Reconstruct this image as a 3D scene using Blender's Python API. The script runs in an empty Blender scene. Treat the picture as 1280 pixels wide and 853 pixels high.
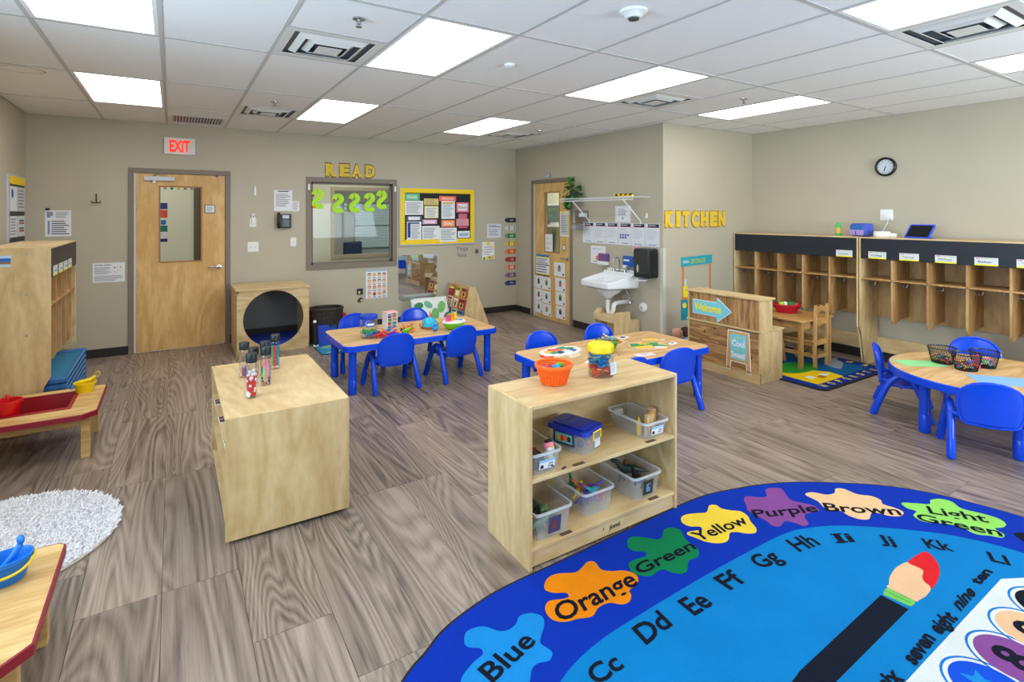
import bpy, bmesh, math, random
from mathutils import Vector, Matrix
from math import pi, sin, cos, radians as R

# ---------------------------------------------------------------- camera, world, lights, exposure
SC = bpy.context.scene
COL = SC.collection
cam_d = bpy.data.cameras.new('camera')
cam = bpy.data.objects.new('camera', cam_d)
COL.objects.link(cam)
cam_d.sensor_width = 36.0
cam_d.lens = 36.0 * 672.0 / 1280.0
cam_d.shift_y = (267.6 - 426.5) / 1280.0
cam_d.clip_start = 0.02
cam.location = (0, 0, 1.65)
cam.rotation_euler = (R(90), 0, R(-32.25))
SC.camera = cam
SC.view_settings.view_transform = 'Standard'
SC.view_settings.look = 'None'
SC.view_settings.gamma = 1.0
SC.view_settings.use_curve_mapping = False
SC.view_settings.exposure = 0.17

W = bpy.data.worlds.new('world'); SC.world = W
W.use_nodes = True
_b = W.node_tree.nodes['Background']
_b.inputs[0].default_value = (0.80, 0.90, 1.0, 1)
_b.inputs[1].default_value = 1.0

def area(name, loc, rot, sx, sy, power, color=(1, 1, 1)):
    l = bpy.data.lights.new(name, 'AREA'); l.shape = 'RECTANGLE'; l.size = sx; l.size_y = sy
    l.energy = power; l.color = color
    o = bpy.data.objects.new(name, l); COL.objects.link(o)
    o.location = loc; o.rotation_euler = rot
    return o
# daylight through the two windows in the left wall beside the camera and fill through an added window behind it (lights stand outside the panes)
area('window_and_fill_light', (-1.85, -.25, 1.5), (R(100), 0, R(-90)), 2.1, 1.4, 100, (0.56, 0.77, 1.0))
area('window_and_fill_light', (-1.85, 2.35, 1.5), (R(100), 0, R(-90)), 2.1, 1.4, 100, (0.56, 0.77, 1.0))
area('window_and_fill_light', (4.6, -2.2, 1.4), (R(122), 0, 0), 2.3, 1.4, 215, (0.80, 0.90, 1.0))  # unseen fill lamp added to lift the ceiling, back wall and kitchen wall
PANEL_STRENGTH = 7.2

# ---------------------------------------------------------------- materials
def lin(c):
    c = c / 255.0
    return c / 12.92 if c <= 0.04045 else ((c + 0.055) / 1.055) ** 2.4
def L3(c): return (lin(c[0]), lin(c[1]), lin(c[2]), 1)
_mats = {}
def newmat(name):
    m = bpy.data.materials.new(name); m.use_nodes = True
    return m, m.node_tree.nodes, m.node_tree.links, m.node_tree.nodes['Principled BSDF']

def C(r, g, b, rough=0.6, var=0.05, scale=30.0, metal=0.0, bump=0.0):
    """plain coloured surface with a faint procedural unevenness"""
    key = (r, g, b, rough, var, scale, metal, bump)
    if key in _mats: return _mats[key]
    m, N, K, p = newmat('surface_%d_%d_%d' % (r, g, b))
    p.inputs['Roughness'].default_value = rough
    p.inputs['Metallic'].default_value = metal
    base = L3((r, g, b))
    tc = N.new('ShaderNodeTexCoord'); nz = N.new('ShaderNodeTexNoise')
    nz.inputs['Scale'].default_value = scale; nz.inputs['Detail'].default_value = 2
    mx = N.new('ShaderNodeMixRGB')
    mx.inputs[1].default_value = tuple(x * (1 - var) for x in base[:3]) + (1,)
    mx.inputs[2].default_value = tuple(min(1, x * (1 + var)) for x in base[:3]) + (1,)
    K.new(tc.outputs['Object'], nz.inputs['Vector']); K.new(nz.outputs['Fac'], mx.inputs[0])
    K.new(mx.outputs[0], p.inputs['Base Color'])
    if bump:
        bp = N.new('ShaderNodeBump'); bp.inputs['Strength'].default_value = bump; bp.inputs['Distance'].default_value = 0.002
        K.new(nz.outputs['Fac'], bp.inputs['Height']); K.new(bp.outputs[0], p.inputs['Normal'])
    _mats[key] = m
    return m

def wood(c1, c2, axis='z', sc=6.0, stretch=9.0, rough=0.45, rings=1.0, dist=1.2, name='wood', rnd=0.0, contrast=(0.35, 0.68)):
    key = ('w', c1, c2, axis, sc, stretch, rough, rings, dist, rnd, contrast)
    if key in _mats: return _mats[key]
    m, N, K, p = newmat(name)
    p.inputs['Roughness'].default_value = rough
    tc = N.new('ShaderNodeTexCoord'); mp = N.new('ShaderNodeMapping')
    s = {'x': (1 / stretch, 1, 1), 'y': (1, 1 / stretch, 1), 'z': (1, 1, 1 / stretch)}[axis]
    mp.inputs['Scale'].default_value = tuple(sc * q for q in s)
    K.new(tc.outputs['Object'], mp.inputs['Vector'])
    vec = mp.outputs[0]
    if rnd:
        oi = N.new('ShaderNodeObjectInfo'); ad = N.new('ShaderNodeVectorMath'); ad.operation = 'ADD'
        ml = N.new('ShaderNodeMath'); ml.operation = 'MULTIPLY'; ml.inputs[1].default_value = 60
        K.new(oi.outputs['Random'], ml.inputs[0]); K.new(vec, ad.inputs[0]); K.new(ml.outputs[0], ad.inputs[1]); vec = ad.outputs[0]
    nz = N.new('ShaderNodeTexNoise'); nz.inputs['Scale'].default_value = 1.0
    nz.inputs['Detail'].default_value = 2.0; nz.inputs['Distortion'].default_value = dist
    K.new(vec, nz.inputs['Vector'])
    # growth rings: contour lines of the noise
    m1 = N.new('ShaderNodeMath'); m1.operation = 'MULTIPLY'; m1.inputs[1].default_value = 14.0 * rings
    fr = N.new('ShaderNodeMath'); fr.operation = 'PINGPONG'; fr.inputs[1].default_value = 1.0
    K.new(nz.outputs['Fac'], m1.inputs[0]); K.new(m1.outputs[0], fr.inputs[0])
    n2 = N.new('ShaderNodeTexNoise'); n2.inputs['Scale'].default_value = 14.0; n2.inputs['Detail'].default_value = 3
    K.new(vec, n2.inputs['Vector'])
    mix = N.new('ShaderNodeMath'); mix.operation = 'MULTIPLY_ADD'; mix.inputs[1].default_value = 0.35
    K.new(fr.outputs[0], mix.inputs[0])
    h = N.new('ShaderNodeMath'); h.operation = 'MULTIPLY'; h.inputs[1].default_value = 0.65
    K.new(n2.outputs['Fac'], h.inputs[0]); K.new(h.outputs[0], mix.inputs[2])
    cr = N.new('ShaderNodeValToRGB')
    cr.color_ramp.elements[0].position = contrast[0]; cr.color_ramp.elements[0].color = L3(c2)
    cr.color_ramp.elements[1].position = contrast[1]; cr.color_ramp.elements[1].color = L3(c1)
    K.new(mix.outputs[0], cr.inputs[0])
    out = cr.outputs[0]
    if rnd:
        hs = N.new('ShaderNodeHueSaturation')
        mr = N.new('ShaderNodeMapRange'); mr.inputs['To Min'].default_value = 1 - rnd; mr.inputs['To Max'].default_value = 1 + rnd
        oi2 = N.new('ShaderNodeObjectInfo')
        K.new(oi2.outputs['Random'], mr.inputs['Value']); K.new(mr.outputs[0], hs.inputs['Value']); K.new(out, hs.inputs['Color']); out = hs.outputs[0]
    K.new(out, p.inputs['Base Color'])
    _mats[key] = m
    return m

def emit(name, color, strength):
    m = bpy.data.materials.new(name); m.use_nodes = True
    N = m.node_tree.nodes; K = m.node_tree.links
    N.remove(N['Principled BSDF'])
    e = N.new('ShaderNodeEmission'); e.inputs[0].default_value = color; e.inputs[1].default_value = strength
    K.new(e.outputs[0], N['Material Output'].inputs[0])
    return m

def clear(name, tint=(1, 1, 1), alpha=0.12, rough=0.05, haze=None, refl=0.5):
    """thin clear or hazy sheet: mostly passes light straight on, with a soft sheen"""
    m = bpy.data.materials.new(name); m.use_nodes = True
    N = m.node_tree.nodes; K = m.node_tree.links
    N.remove(N['Principled BSDF'])
    tr = N.new('ShaderNodeBsdfTransparent'); tr.inputs[0].default_value = tint + (1,)
    if haze:
        g = N.new('ShaderNodeBsdfPrincipled'); g.inputs['Base Color'].default_value = haze + (1,); g.inputs['Roughness'].default_value = rough
        mx = N.new('ShaderNodeMixShader'); mx.inputs[0].default_value = alpha
    else:
        g = N.new('ShaderNodeBsdfGlossy'); g.inputs['Roughness'].default_value = rough
        mx = N.new('ShaderNodeMixShader')
        fr = N.new('ShaderNodeLayerWeight'); fr.inputs[0].default_value = 0.25
        ml = N.new('ShaderNodeMath'); ml.operation = 'MULTIPLY_ADD'; ml.inputs[1].default_value = refl; ml.inputs[2].default_value = alpha * refl * 0.6
        K.new(fr.outputs['Fresnel'], ml.inputs[0]); K.new(ml.outputs[0], mx.inputs[0])
    K.new(tr.outputs[0], mx.inputs[1]); K.new(g.outputs[0], mx.inputs[2])
    K.new(mx.outputs[0], N['Material Output'].inputs[0])
    return m

BIRCH = wood((222, 197, 148), (192, 157, 106), 'z', 2.4, 3.0, 0.42, 0.9, 0.9, 'birch_plywood', 0, (0.16, 0.78))
BIRCHX = wood((222, 197, 148), (192, 157, 106), 'x', 2.4, 4.0, 0.42, 0.9, 0.9, 'birch_plywood', 0, (0.16, 0.78))
BIRCHY = wood((222, 197, 148), (192, 157, 106), 'y', 2.4, 4.0, 0.42, 0.9, 0.9, 'birch_plywood', 0, (0.16, 0.78))
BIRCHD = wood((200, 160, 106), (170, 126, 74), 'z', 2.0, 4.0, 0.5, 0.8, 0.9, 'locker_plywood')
EDGE = C(190, 152, 98, 0.5, 0.08, 60)
MAPLE = wood((222, 184, 132), (198, 156, 102), 'x', 3, 6, 0.5, 0.7, 0.8, 'maple_laminate')
DOORW = wood((226, 186, 124), (206, 162, 98), 'z', 2.2, 4.0, 0.4, 0.7, 0.8, 'birch_door')
PINE = wood((190, 146, 92), (140, 98, 54), 'z', 7, 9, 0.6, 0.8, 1.0, 'pine_board')
PINEX = wood((190, 146, 92), (140, 98, 54), 'y', 6, 7, 0.6, 0.9, 1.2, 'pine_board')
CHAIRW = wood((204, 158, 98), (178, 130, 72), 'z', 6, 6, 0.5, 0.6, 0.6, 'chair_wood')
WHITE = C(238, 238, 236, 0.5)
PAPER = C(232, 233, 236, 0.7, 0.02)
BLACK = C(18, 20, 24, 0.5)
BLUE = C(0, 70, 216, 0.26, 0.03)
CHROME = C(190, 192, 195, 0.18, 0.03, 30, 1.0)
STEEL = C(170, 170, 168, 0.35, 0.05, 30, 1.0)
TAUPE = C(128, 116, 102, 0.5, 0.03)
GLASS = clear('window_glass', (0.96, 0.98, 0.97), 0.1, 0.02, None, 0.09)
CLEARP = clear('clear_plastic', (0.95, 0.96, 0.97), 0.22, 0.08)
BINP = clear('frosted_bin_plastic', (0.96, 0.97, 0.98), 0.27, 0.3, (0.72, 0.75, 0.78))
INK = C(70, 74, 84, 0.8); INKL = C(150, 154, 162, 0.8)

# ---------------------------------------------------------------- mesh builder
class MB:
    def __init__(s): s.v = []; s.f = []; s.m = []
    def add(s, vs, fs, m=0, T=None):
        o = len(s.v)
        if T: vs = [T(Vector(p)) for p in vs]
        s.v += [tuple(p) for p in vs]
        for f in fs: s.f.append(tuple(i + o for i in f)); s.m.append(m)
        return s
    def box(s, x0, y0, z0, x1, y1, z1, m=0, T=None):
        return s.add([(x0, y0, z0), (x1, y0, z0), (x1, y1, z0), (x0, y1, z0), (x0, y0, z1), (x1, y0, z1), (x1, y1, z1), (x0, y1, z1)],
                     [(3, 2, 1, 0), (4, 5, 6, 7), (0, 1, 5, 4), (1, 2, 6, 5), (2, 3, 7, 6), (3, 0, 4, 7)], m, T)
    def prism(s, pts, z0, z1, m=0, T=None, top=None):
        n = len(pts)
        vs = [(p[0], p[1], z0) for p in pts] + [(p[0], p[1], z1) for p in (top or pts)]
        fs = [tuple(range(n - 1, -1, -1)), tuple(range(n, 2 * n))] + [(i, (i + 1) % n, n + (i + 1) % n, n + i) for i in range(n)]
        return s.add(vs, fs, m, T)
    def poly(s, pts, m=0, T=None): return s.add(pts, [tuple(range(len(pts)))], m, T)
    def lathe(s, prof, n=24, c=(0, 0, 0), m=0, T=None, sx=1, sy=1, closed=False):
        vs = []; fs = []
        for r, z in prof:
            for i in range(n):
                a = 2 * pi * i / n
                vs.append((c[0] + r * sx * cos(a), c[1] + r * sy * sin(a), c[2] + z))
        k = len(prof)
        for j in range(k - 1):
            for i in range(n):
                a, b = j * n + i, j * n + (i + 1) % n
                fs.append((a, b, b + n, a + n))
        if closed:
            for i in range(n):
                a, b = (k - 1) * n + i, (k - 1) * n + (i + 1) % n
                fs.append((a, b, (i + 1) % n, i))
        else:
            if prof[0][0] > 1e-5: fs.append(tuple(range(n - 1, -1, -1)))
            if prof[-1][0] > 1e-5: fs.append(tuple(range((k - 1) * n, k * n)))
        return s.add(vs, fs, m, T)
    def cyl(s, c, r, h, n=20, m=0, T=None): return s.lathe([(r, 0), (r, h)], n, c, m, T)
    def ball(s, c, r, m=0, n=14, T=None, sx=1, sy=1, sz=1):
        k = max(5, n // 2)
        return s.lathe([(max(1e-4, r * sin(pi * i / k)), -r * sz * cos(pi * i / k)) for i in range(k + 1)], n, c, m, T, sx, sy)
    def tube(s, path, r, n=10, m=0, T=None, caps=True, round_ends=False):
        path = [Vector(p) for p in path]; rs = r if isinstance(r, (list, tuple)) else [r] * len(path)
        if round_ends:
            d0 = (path[0] - path[1]).normalized(); d1 = (path[-1] - path[-2]).normalized()
            path = [path[0] + d0 * rs[0] * .75] + path + [path[-1] + d1 * rs[-1] * .75]; rs = [rs[0] * .6] + list(rs) + [rs[-1] * .6]
        vs = []; fs = []; up = None
        for i, p in enumerate(path):
            t = (path[min(i + 1, len(path) - 1)] - path[max(i - 1, 0)]).normalized()
            if up is None:
                a = Vector((0, 0, 1)) if abs(t.z) < .9 else Vector((1, 0, 0))
                up = (a - t * a.dot(t)).normalized()
            else: up = (up - t * up.dot(t)).normalized()
            w = t.cross(up)
            for j in range(n):
                q = 2 * pi * j / n
                vs.append(p + (up * cos(q) + w * sin(q)) * rs[i])
        for i in range(len(path) - 1):
            for j in range(n):
                a, b = i * n + j, i * n + (j + 1) % n
                fs.append((a, b, b + n, a + n))
        if caps: fs += [tuple(range(n - 1, -1, -1)), tuple(range((len(path) - 1) * n, len(path) * n))]
        return s.add(vs, fs, m, T)
    def build(s, name, mats, parent=None, smooth=False, bevel=0.0, loc=None, solid=0.0, seg=2, recalc=True, sub=0):
        me = bpy.data.meshes.new(name); me.from_pydata(s.v, [], s.f)
        if not isinstance(mats, (list, tuple)): mats = [mats]
        for q in mats: me.materials.append(q)
        me.polygons.foreach_set('material_index', s.m)
        if recalc:
            b = bmesh.new(); b.from_mesh(me); bmesh.ops.recalc_face_normals(b, faces=b.faces); b.to_mesh(me); b.free()
        if smooth:
            me.polygons.foreach_set('use_smooth', [True] * len(me.polygons))
            me.set_sharp_from_angle(angle=R(40))
        o = bpy.data.objects.new(name, me); COL.objects.link(o)
        if parent: o.parent = parent
        if loc: o.location = loc
        if solid:
            q = o.modifiers.new('solidify', 'SOLIDIFY'); q.thickness = solid; q.offset = 0
        if bevel:
            q = o.modifiers.new('bevel', 'BEVEL'); q.width = bevel; q.segments = seg; q.limit_method = 'ANGLE'; q.angle_limit = R(50)
        if sub:
            q = o.modifiers.new('subsurf', 'SUBSURF'); q.levels = sub; q.render_levels = sub
        return o

def thing(name, label, cat, loc=(0, 0, 0), rz=0.0, group=None):
    o = bpy.data.objects.new(name, None); COL.objects.link(o); o.empty_display_size = .1
    o.location = loc; o.rotation_euler = (0, 0, rz)
    return tag(o, label, cat, group)
def tag(o, label, cat, group=None):
    o['label'] = label; o['category'] = cat
    if group: o['group'] = group
    return o
def struct(o, label=None, cat=None):
    o['kind'] = 'structure'
    if label: o['label'] = label
    o['category'] = cat or 'structure'
    return o
def kids(o): return [c for c in ALLKIDS.get(o.name, [])]
def dup(root, loc, rz, label, group=None):
    def rec(o, par):
        c = o.copy(); COL.objects.link(c); c.parent = par
        for ch in o.children: rec(ch, c)
        return c
    r = rec(root, None)
    r.location = loc; r.rotation_euler = (0, 0, rz); r['label'] = label
    if group: r['group'] = group
    return r
def rrect(x0, y0, x1, y1, r, n=5):
    pts = []
    for cx, cy, a0 in ((x1 - r, y1 - r, 0), (x0 + r, y1 - r, 90), (x0 + r, y0 + r, 180), (x1 - r, y0 + r, 270)):
        for i in range(n + 1):
            a = R(a0 + 90 * i / n); pts.append((cx + r * cos(a), cy + r * sin(a)))
    return pts
def catmull(P, k=4, closed=True):
    P = [Vector((p[0], p[1], p[2] if len(p) > 2 else 0)) for p in P]; n = len(P); out = []
    rng = range(n) if closed else range(n - 1)
    for i in rng:
        a, b, c, d = (P[(i - 1) % n], P[i], P[(i + 1) % n], P[(i + 2) % n]) if closed else (P[max(i - 1, 0)], P[i], P[i + 1], P[min(i + 2, n - 1)])
        for j in range(k):
            t = j / k
            out.append(0.5 * ((2 * b) + (-a + c) * t + (2 * a - 5 * b + 4 * c - d) * t * t + (-a + 3 * b - 3 * c + d) * t ** 3))
    if not closed: out.append(P[-1])
    return out

# frames for flat things on walls: origin, horizontal and vertical unit vectors, outward normal
class Fr:
    def __init__(s, O, U, V=(0, 0, 1)):
        s.O = Vector(O); s.U = Vector(U).normalized(); s.V = Vector(V).normalized(); s.N = s.U.cross(s.V)
    def T(s, p): return s.O + s.U * p[0] + s.V * p[1] + s.N * p[2]
    def at(s, x, y, n=0): return Fr(s.T((x, y, n)), s.U, s.V)

_txt = {}
def text_geo(t, bold):
    key = (t, bold)
    if key in _txt: return _txt[key]
    cu = bpy.data.curves.new('t', 'FONT'); cu.body = t; cu.size = 1.0; cu.offset = bold; cu.resolution_u = 3; cu.fill_mode = 'FRONT'; cu.dimensions = '2D'
    o = bpy.data.objects.new('t', cu); me = o.to_mesh()
    vs = [tuple(v.co) for v in me.vertices]; fs = [tuple(p.vertices) for p in me.polygons]
    o.to_mesh_clear(); bpy.data.objects.remove(o); bpy.data.curves.remove(cu)
    xs = [v[0] for v in vs]; x0, x1 = min(xs), max(xs)
    _txt[key] = (vs, fs, x0, x1 - x0)
    return _txt[key]
def text_mb(mb, t, T, w, h, bold=0.0, m=0, n=0.0, curve=None):
    """lettering filling width w, capital height h, on the plane of map T (local x, y, normal offset n)"""
    vs, fs, x0, tw = text_geo(t, bold)
    V = []
    for x, y, z in vs:
        a = (x - x0) / tw * w; b = y / 0.70 * h
        if curve: b += curve * (4 * (a / w) * (1 - a / w))
        V.append(T(Vector((a, b, n))))
    return mb.add(V, fs, m)
def text_obj(t, F, w, h, mat, parent, bold=0.0, n=0.001, name='lettering'):
    mb = MB(); text_mb(mb, t, F.T, w, h, bold, 0, n)
    return mb.build(name, mat, parent, recalc=False)

def sheet(name, label, cat, F, w, h, prints=(), th=.002, base=None, group=None, parent=None, rad=0):
    """a thin printed sheet fixed to a surface. prints: (x0,y0,x1,y1,mat) or ('l',x0,y0,x1,y1,rows,mat) or ('t',text,x,y,w,h,mat,bold)"""
    mats = [base or PAPER]; mb = MB()
    if rad: mb.prism(rrect(0, 0, w, h, rad), 0, th, 0, F.T)
    else: mb.box(0, 0, 0, w, h, th, 0, F.T)
    def mi(m):
        if m not in mats: mats.append(m)
        return mats.index(m)
    rr = random.Random(len(label))
    k = 0
    for q in prints:
        k += 1; z = th + .0012 + .00015 * k
        if q[0] == 'l':
            _, x0, y0, x1, y1, n, mt = q
            for i in range(n):
                yy = y1 - (y1 - y0) * (i + .5) / n; hh = (y1 - y0) / n * .22
                e = x1 - (x1 - x0) * rr.random() * .35
                mb.poly([(x0 * w, (yy - hh) * h, z), (e * w, (yy - hh) * h, z), (e * w, (yy + hh) * h, z), (x0 * w, (yy + hh) * h, z)], mi(mt), F.T)
        elif q[0] == 't':
            _, t, x, y, tw, thh, mt, bo = q
            text_mb(mb, t, F.at(x * w, y * h).T, tw * w, thh * h, bo, mi(mt), z)
        elif q[0] == 'c':
            _, cx, cy, r, mt = q
            mb.poly([(cx * w + r * w * cos(2 * pi * i / 12), cy * h + r * w * sin(2 * pi * i / 12), z) for i in range(12)], mi(mt), F.T)
        else:
            x0, y0, x1, y1, mt = q
            mb.poly([(x0 * w, y0 * h, z), (x1 * w, y0 * h, z), (x1 * w, y1 * h, z), (x0 * w, y1 * h, z)], mi(mt), F.T)
    o = mb.build(name, mats, parent)
    if not parent: tag(o, label, cat, group)
    return o
RUG_EDGE=[(0.671,1.797),(0.794,1.874),(0.929,1.951),(1.188,2.014),(1.549,2.029),(2.034,2.046),(2.553,2.057),(2.845,2.002),(3.06,1.933),(3.244,1.841),(3.44,1.705),(3.614,1.561),(3.741,1.403),(3.82,1.237),(3.89,0.981)]
RUG_INNER=[(1.145,1.498),(1.222,1.526),(1.363,1.553),(1.502,1.565),(1.609,1.573),(1.746,1.584),(1.991,1.587),(2.206,1.589),(2.434,1.605),(2.642,1.585),(2.818,1.538),(3.005,1.444),(3.072,1.402),(2.928,1.497),(3.095,1.378),(3.256,1.227),(3.387,1.072),(3.456,0.953),(3.486,0.879)]
RUG_BLOBS={'blue':[(0.85,1.684),(0.918,1.73),(0.973,1.747),(0.979,1.777),(0.949,1.8),(0.94,1.829),(0.97,1.874),(1.017,1.875),(1.051,1.856),(1.081,1.812),(1.117,1.796),(1.159,1.807),(1.193,1.833),(1.241,1.823),(1.269,1.784),(1.251,1.742),(1.208,1.703),(1.185,1.674),(1.195,1.64),(1.196,1.613),(1.166,1.593),(1.126,1.605),(1.092,1.596),(1.054,1.556),(1.011,1.529),(0.939,1.541),(0.855,1.594)],
'orange':[(1.433,1.815),(1.435,1.84),(1.393,1.866),(1.372,1.898),(1.384,1.927),(1.426,1.957),(1.482,1.957),(1.553,1.921),(1.607,1.933),(1.649,1.948),(1.678,1.93),(1.667,1.874),(1.702,1.838),(1.748,1.814),(1.774,1.777),(1.769,1.741),(1.734,1.715),(1.679,1.704),(1.664,1.678),(1.631,1.655),(1.592,1.659),(1.555,1.694),(1.497,1.698),(1.443,1.675),(1.384,1.696),(1.331,1.71),(1.296,1.744),(1.296,1.792),(1.319,1.827),(1.351,1.837),(1.402,1.817)],
'green':[(1.929,1.97),(1.975,1.977),(2.018,1.941),(2.062,1.895),(2.106,1.904),(2.154,1.935),(2.197,1.93),(2.222,1.889),(2.192,1.84),(2.175,1.796),(2.175,1.751),(2.151,1.715),(2.114,1.696),(2.066,1.701),(2.026,1.679),(1.991,1.655),(1.952,1.659),(1.924,1.689),(1.91,1.721),(1.878,1.726),(1.834,1.719),(1.796,1.74),(1.774,1.776),(1.794,1.826),(1.829,1.843),(1.874,1.839),(1.911,1.832),(1.934,1.86),(1.898,1.888),(1.889,1.923)],
'yellow':[(2.315,1.962),(2.361,1.969),(2.425,1.946),(2.476,1.925),(2.545,1.96),(2.581,1.944),(2.578,1.905),(2.605,1.865),(2.641,1.832),(2.634,1.782),(2.599,1.741),(2.569,1.689),(2.527,1.667),(2.482,1.69),(2.453,1.723),(2.418,1.736),(2.372,1.709),(2.329,1.699),(2.283,1.719),(2.248,1.759),(2.234,1.805),(2.221,1.841),(2.245,1.855),(2.315,1.834),(2.333,1.854),(2.29,1.885),(2.284,1.929)],
'purple':[(2.772,1.899),(2.818,1.906),(2.854,1.871),(2.91,1.848),(2.974,1.895),(3.028,1.887),(3.065,1.851),(3.032,1.808),(2.99,1.749),(3.014,1.698),(3.039,1.648),(3.019,1.605),(2.972,1.612),(2.919,1.624),(2.878,1.606),(2.843,1.567),(2.8,1.567),(2.788,1.601),(2.768,1.64),(2.738,1.643),(2.685,1.632),(2.663,1.66),(2.675,1.699),(2.677,1.765),(2.684,1.815),(2.714,1.842)],
'brown':[(3.118,1.738),(3.178,1.732),(3.221,1.673),(3.281,1.657),(3.338,1.679),(3.377,1.652),(3.379,1.58),(3.426,1.525),(3.424,1.475),(3.387,1.447),(3.399,1.393),(3.392,1.35),(3.336,1.339),(3.287,1.37),(3.257,1.427),(3.225,1.436),(3.157,1.417),(3.114,1.444),(3.101,1.492),(3.112,1.541),(3.065,1.593),(3.106,1.66)],
'lightgreen':[(3.489,1.398),(3.546,1.359),(3.608,1.308),(3.665,1.323),(3.726,1.299),(3.746,1.25),(3.706,1.194),(3.735,1.12),(3.752,1.054),(3.721,1.009),(3.665,1.006),(3.615,1.025),(3.589,0.98),(3.544,0.977),(3.514,1.015),(3.471,1.06),(3.479,1.111),(3.458,1.175),(3.402,1.218),(3.375,1.261),(3.399,1.305),(3.461,1.315),(3.455,1.358)],
'black':[(3.635,0.956),(3.682,0.941),(3.715,0.913),(3.784,0.893),(3.756,0.851),(3.678,0.808),(3.587,0.822),(3.564,0.858),(3.59,0.905)],
'brush':[(2.571,1.107),(2.576,1.006),(1.958,0.985),(1.815,0.982),(1.707,1.049),(1.899,1.078)],
'ferrule':[(2.632,1.115),(2.646,1.11),(2.653,1.014),(2.64,1.007),(2.605,1.007),(2.599,1.015),(2.583,1.102),(2.599,1.109)],
'bristle':[(2.676,1.12),(2.731,1.14),(2.815,1.154),(2.881,1.152),(2.919,1.142),(2.917,1.099),(2.907,1.077),(2.855,1.062),(2.827,1.043),(2.817,1.021),(2.797,1.008),(2.726,1.001),(2.672,1.007),(2.653,1.014),(2.646,1.11)],
'redtip':[(2.919,1.142),(2.989,1.145),(3.084,1.133),(3.054,1.084),(2.989,1.044),(2.896,1.017),(2.799,1.006),(2.817,1.021),(2.827,1.043),(2.855,1.062),(2.907,1.077),(2.917,1.099)]}
RUG_TEXT=[('Blue',[(0.942,1.62),(1.176,1.687),(0.923,1.7)]),
('Orange',[(1.311,1.716),(1.742,1.71),(1.334,1.809)]),
('Green',[(1.79,1.751),(2.168,1.742),(1.808,1.816)]),
('Yellow',[(2.222,1.772),(2.584,1.737),(2.238,1.843)]),
('Purple',[(2.647,1.746),(3.003,1.599),(2.698,1.807)]),
('Brown',[(3.043,1.581),(3.348,1.337),(3.108,1.638)]),
('Light',[(3.497,1.265),(3.657,1.057),(3.567,1.311)]),
('Green',[(3.366,1.271),(3.559,0.975),(3.434,1.31)]),
('Cc',[(1.244,1.418),(1.38,1.426),(1.246,1.492)]),
('Dd',[(1.519,1.454),(1.684,1.469),(1.529,1.543)]),
('Ee',[(1.796,1.455),(1.917,1.455),(1.799,1.548)]),
('Ff',[(2.049,1.471),(2.167,1.468),(2.049,1.561)]),
('Gg',[(2.295,1.481),(2.441,1.466),(2.308,1.566)]),
('Hh',[(2.565,1.459),(2.713,1.435),(2.592,1.548)]),
('Ii',[(2.803,1.391),(2.883,1.353),(2.849,1.449)]),
('Jj',[(2.975,1.283),(3.025,1.232),(3.03,1.333)]),
('Kk',[(3.126,1.139),(3.205,1.058),(3.188,1.193)]),
('Ll',[(3.261,0.938),(3.297,0.875),(3.332,0.978)]),
('six',[(2.07,0.863),(2.176,0.862),(2.085,0.921)]),
('seven',[(2.271,0.867),(2.482,0.879),(2.278,0.918)]),
('eight',[(2.519,0.879),(2.684,0.876),(2.536,0.93)]),
('nine',[(2.74,0.887),(2.926,0.892),(2.782,0.932)]),
('ten',[(3.003,0.904),(3.169,0.905),(3.002,0.942)])]
# ---------------------------------------------------------------- the room
XL, XS, XR = -1.35, 4.965, 6.72      # left wall, sink wall, locker wall
YB, YK, YF = 7.75, 4.48, -1.75       # back wall, kitchen wall, front wall behind the camera
H = 2.74
def wallmat(name, c):
    m, N, K, p = newmat(name)
    p.inputs['Roughness'].default_value = 0.55
    tc = N.new('ShaderNodeTexCoord'); nz = N.new('ShaderNodeTexNoise'); nz.inputs['Scale'].default_value = 2.2; nz.inputs['Detail'].default_value = 5
    n2 = N.new('ShaderNodeTexNoise'); n2.inputs['Scale'].default_value = 220; n2.inputs['Detail'].default_value = 2
    mx = N.new('ShaderNodeMixRGB'); b = L3(c)
    mx.inputs[1].default_value = tuple(x * .93 for x in b[:3]) + (1,); mx.inputs[2].default_value = tuple(x * 1.05 for x in b[:3]) + (1,)
    bp = N.new('ShaderNodeBump'); bp.inputs['Strength'].default_value = .12; bp.inputs['Distance'].default_value = .001
    K.new(tc.outputs['Object'], nz.inputs['Vector']); K.new(tc.outputs['Object'], n2.inputs['Vector'])
    K.new(nz.outputs['Fac'], mx.inputs[0]); K.new(mx.outputs[0], p.inputs['Base Color'])
    K.new(n2.outputs['Fac'], bp.inputs['Height']); K.new(bp.outputs[0], p.inputs['Normal'])
    return m
WALL = wallmat('wall_paint', (186, 177, 156))
WALLC = wallmat('wall_cream', (236, 234, 210))
BASE = C(38, 33, 32, 0.5, 0.08)

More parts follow.
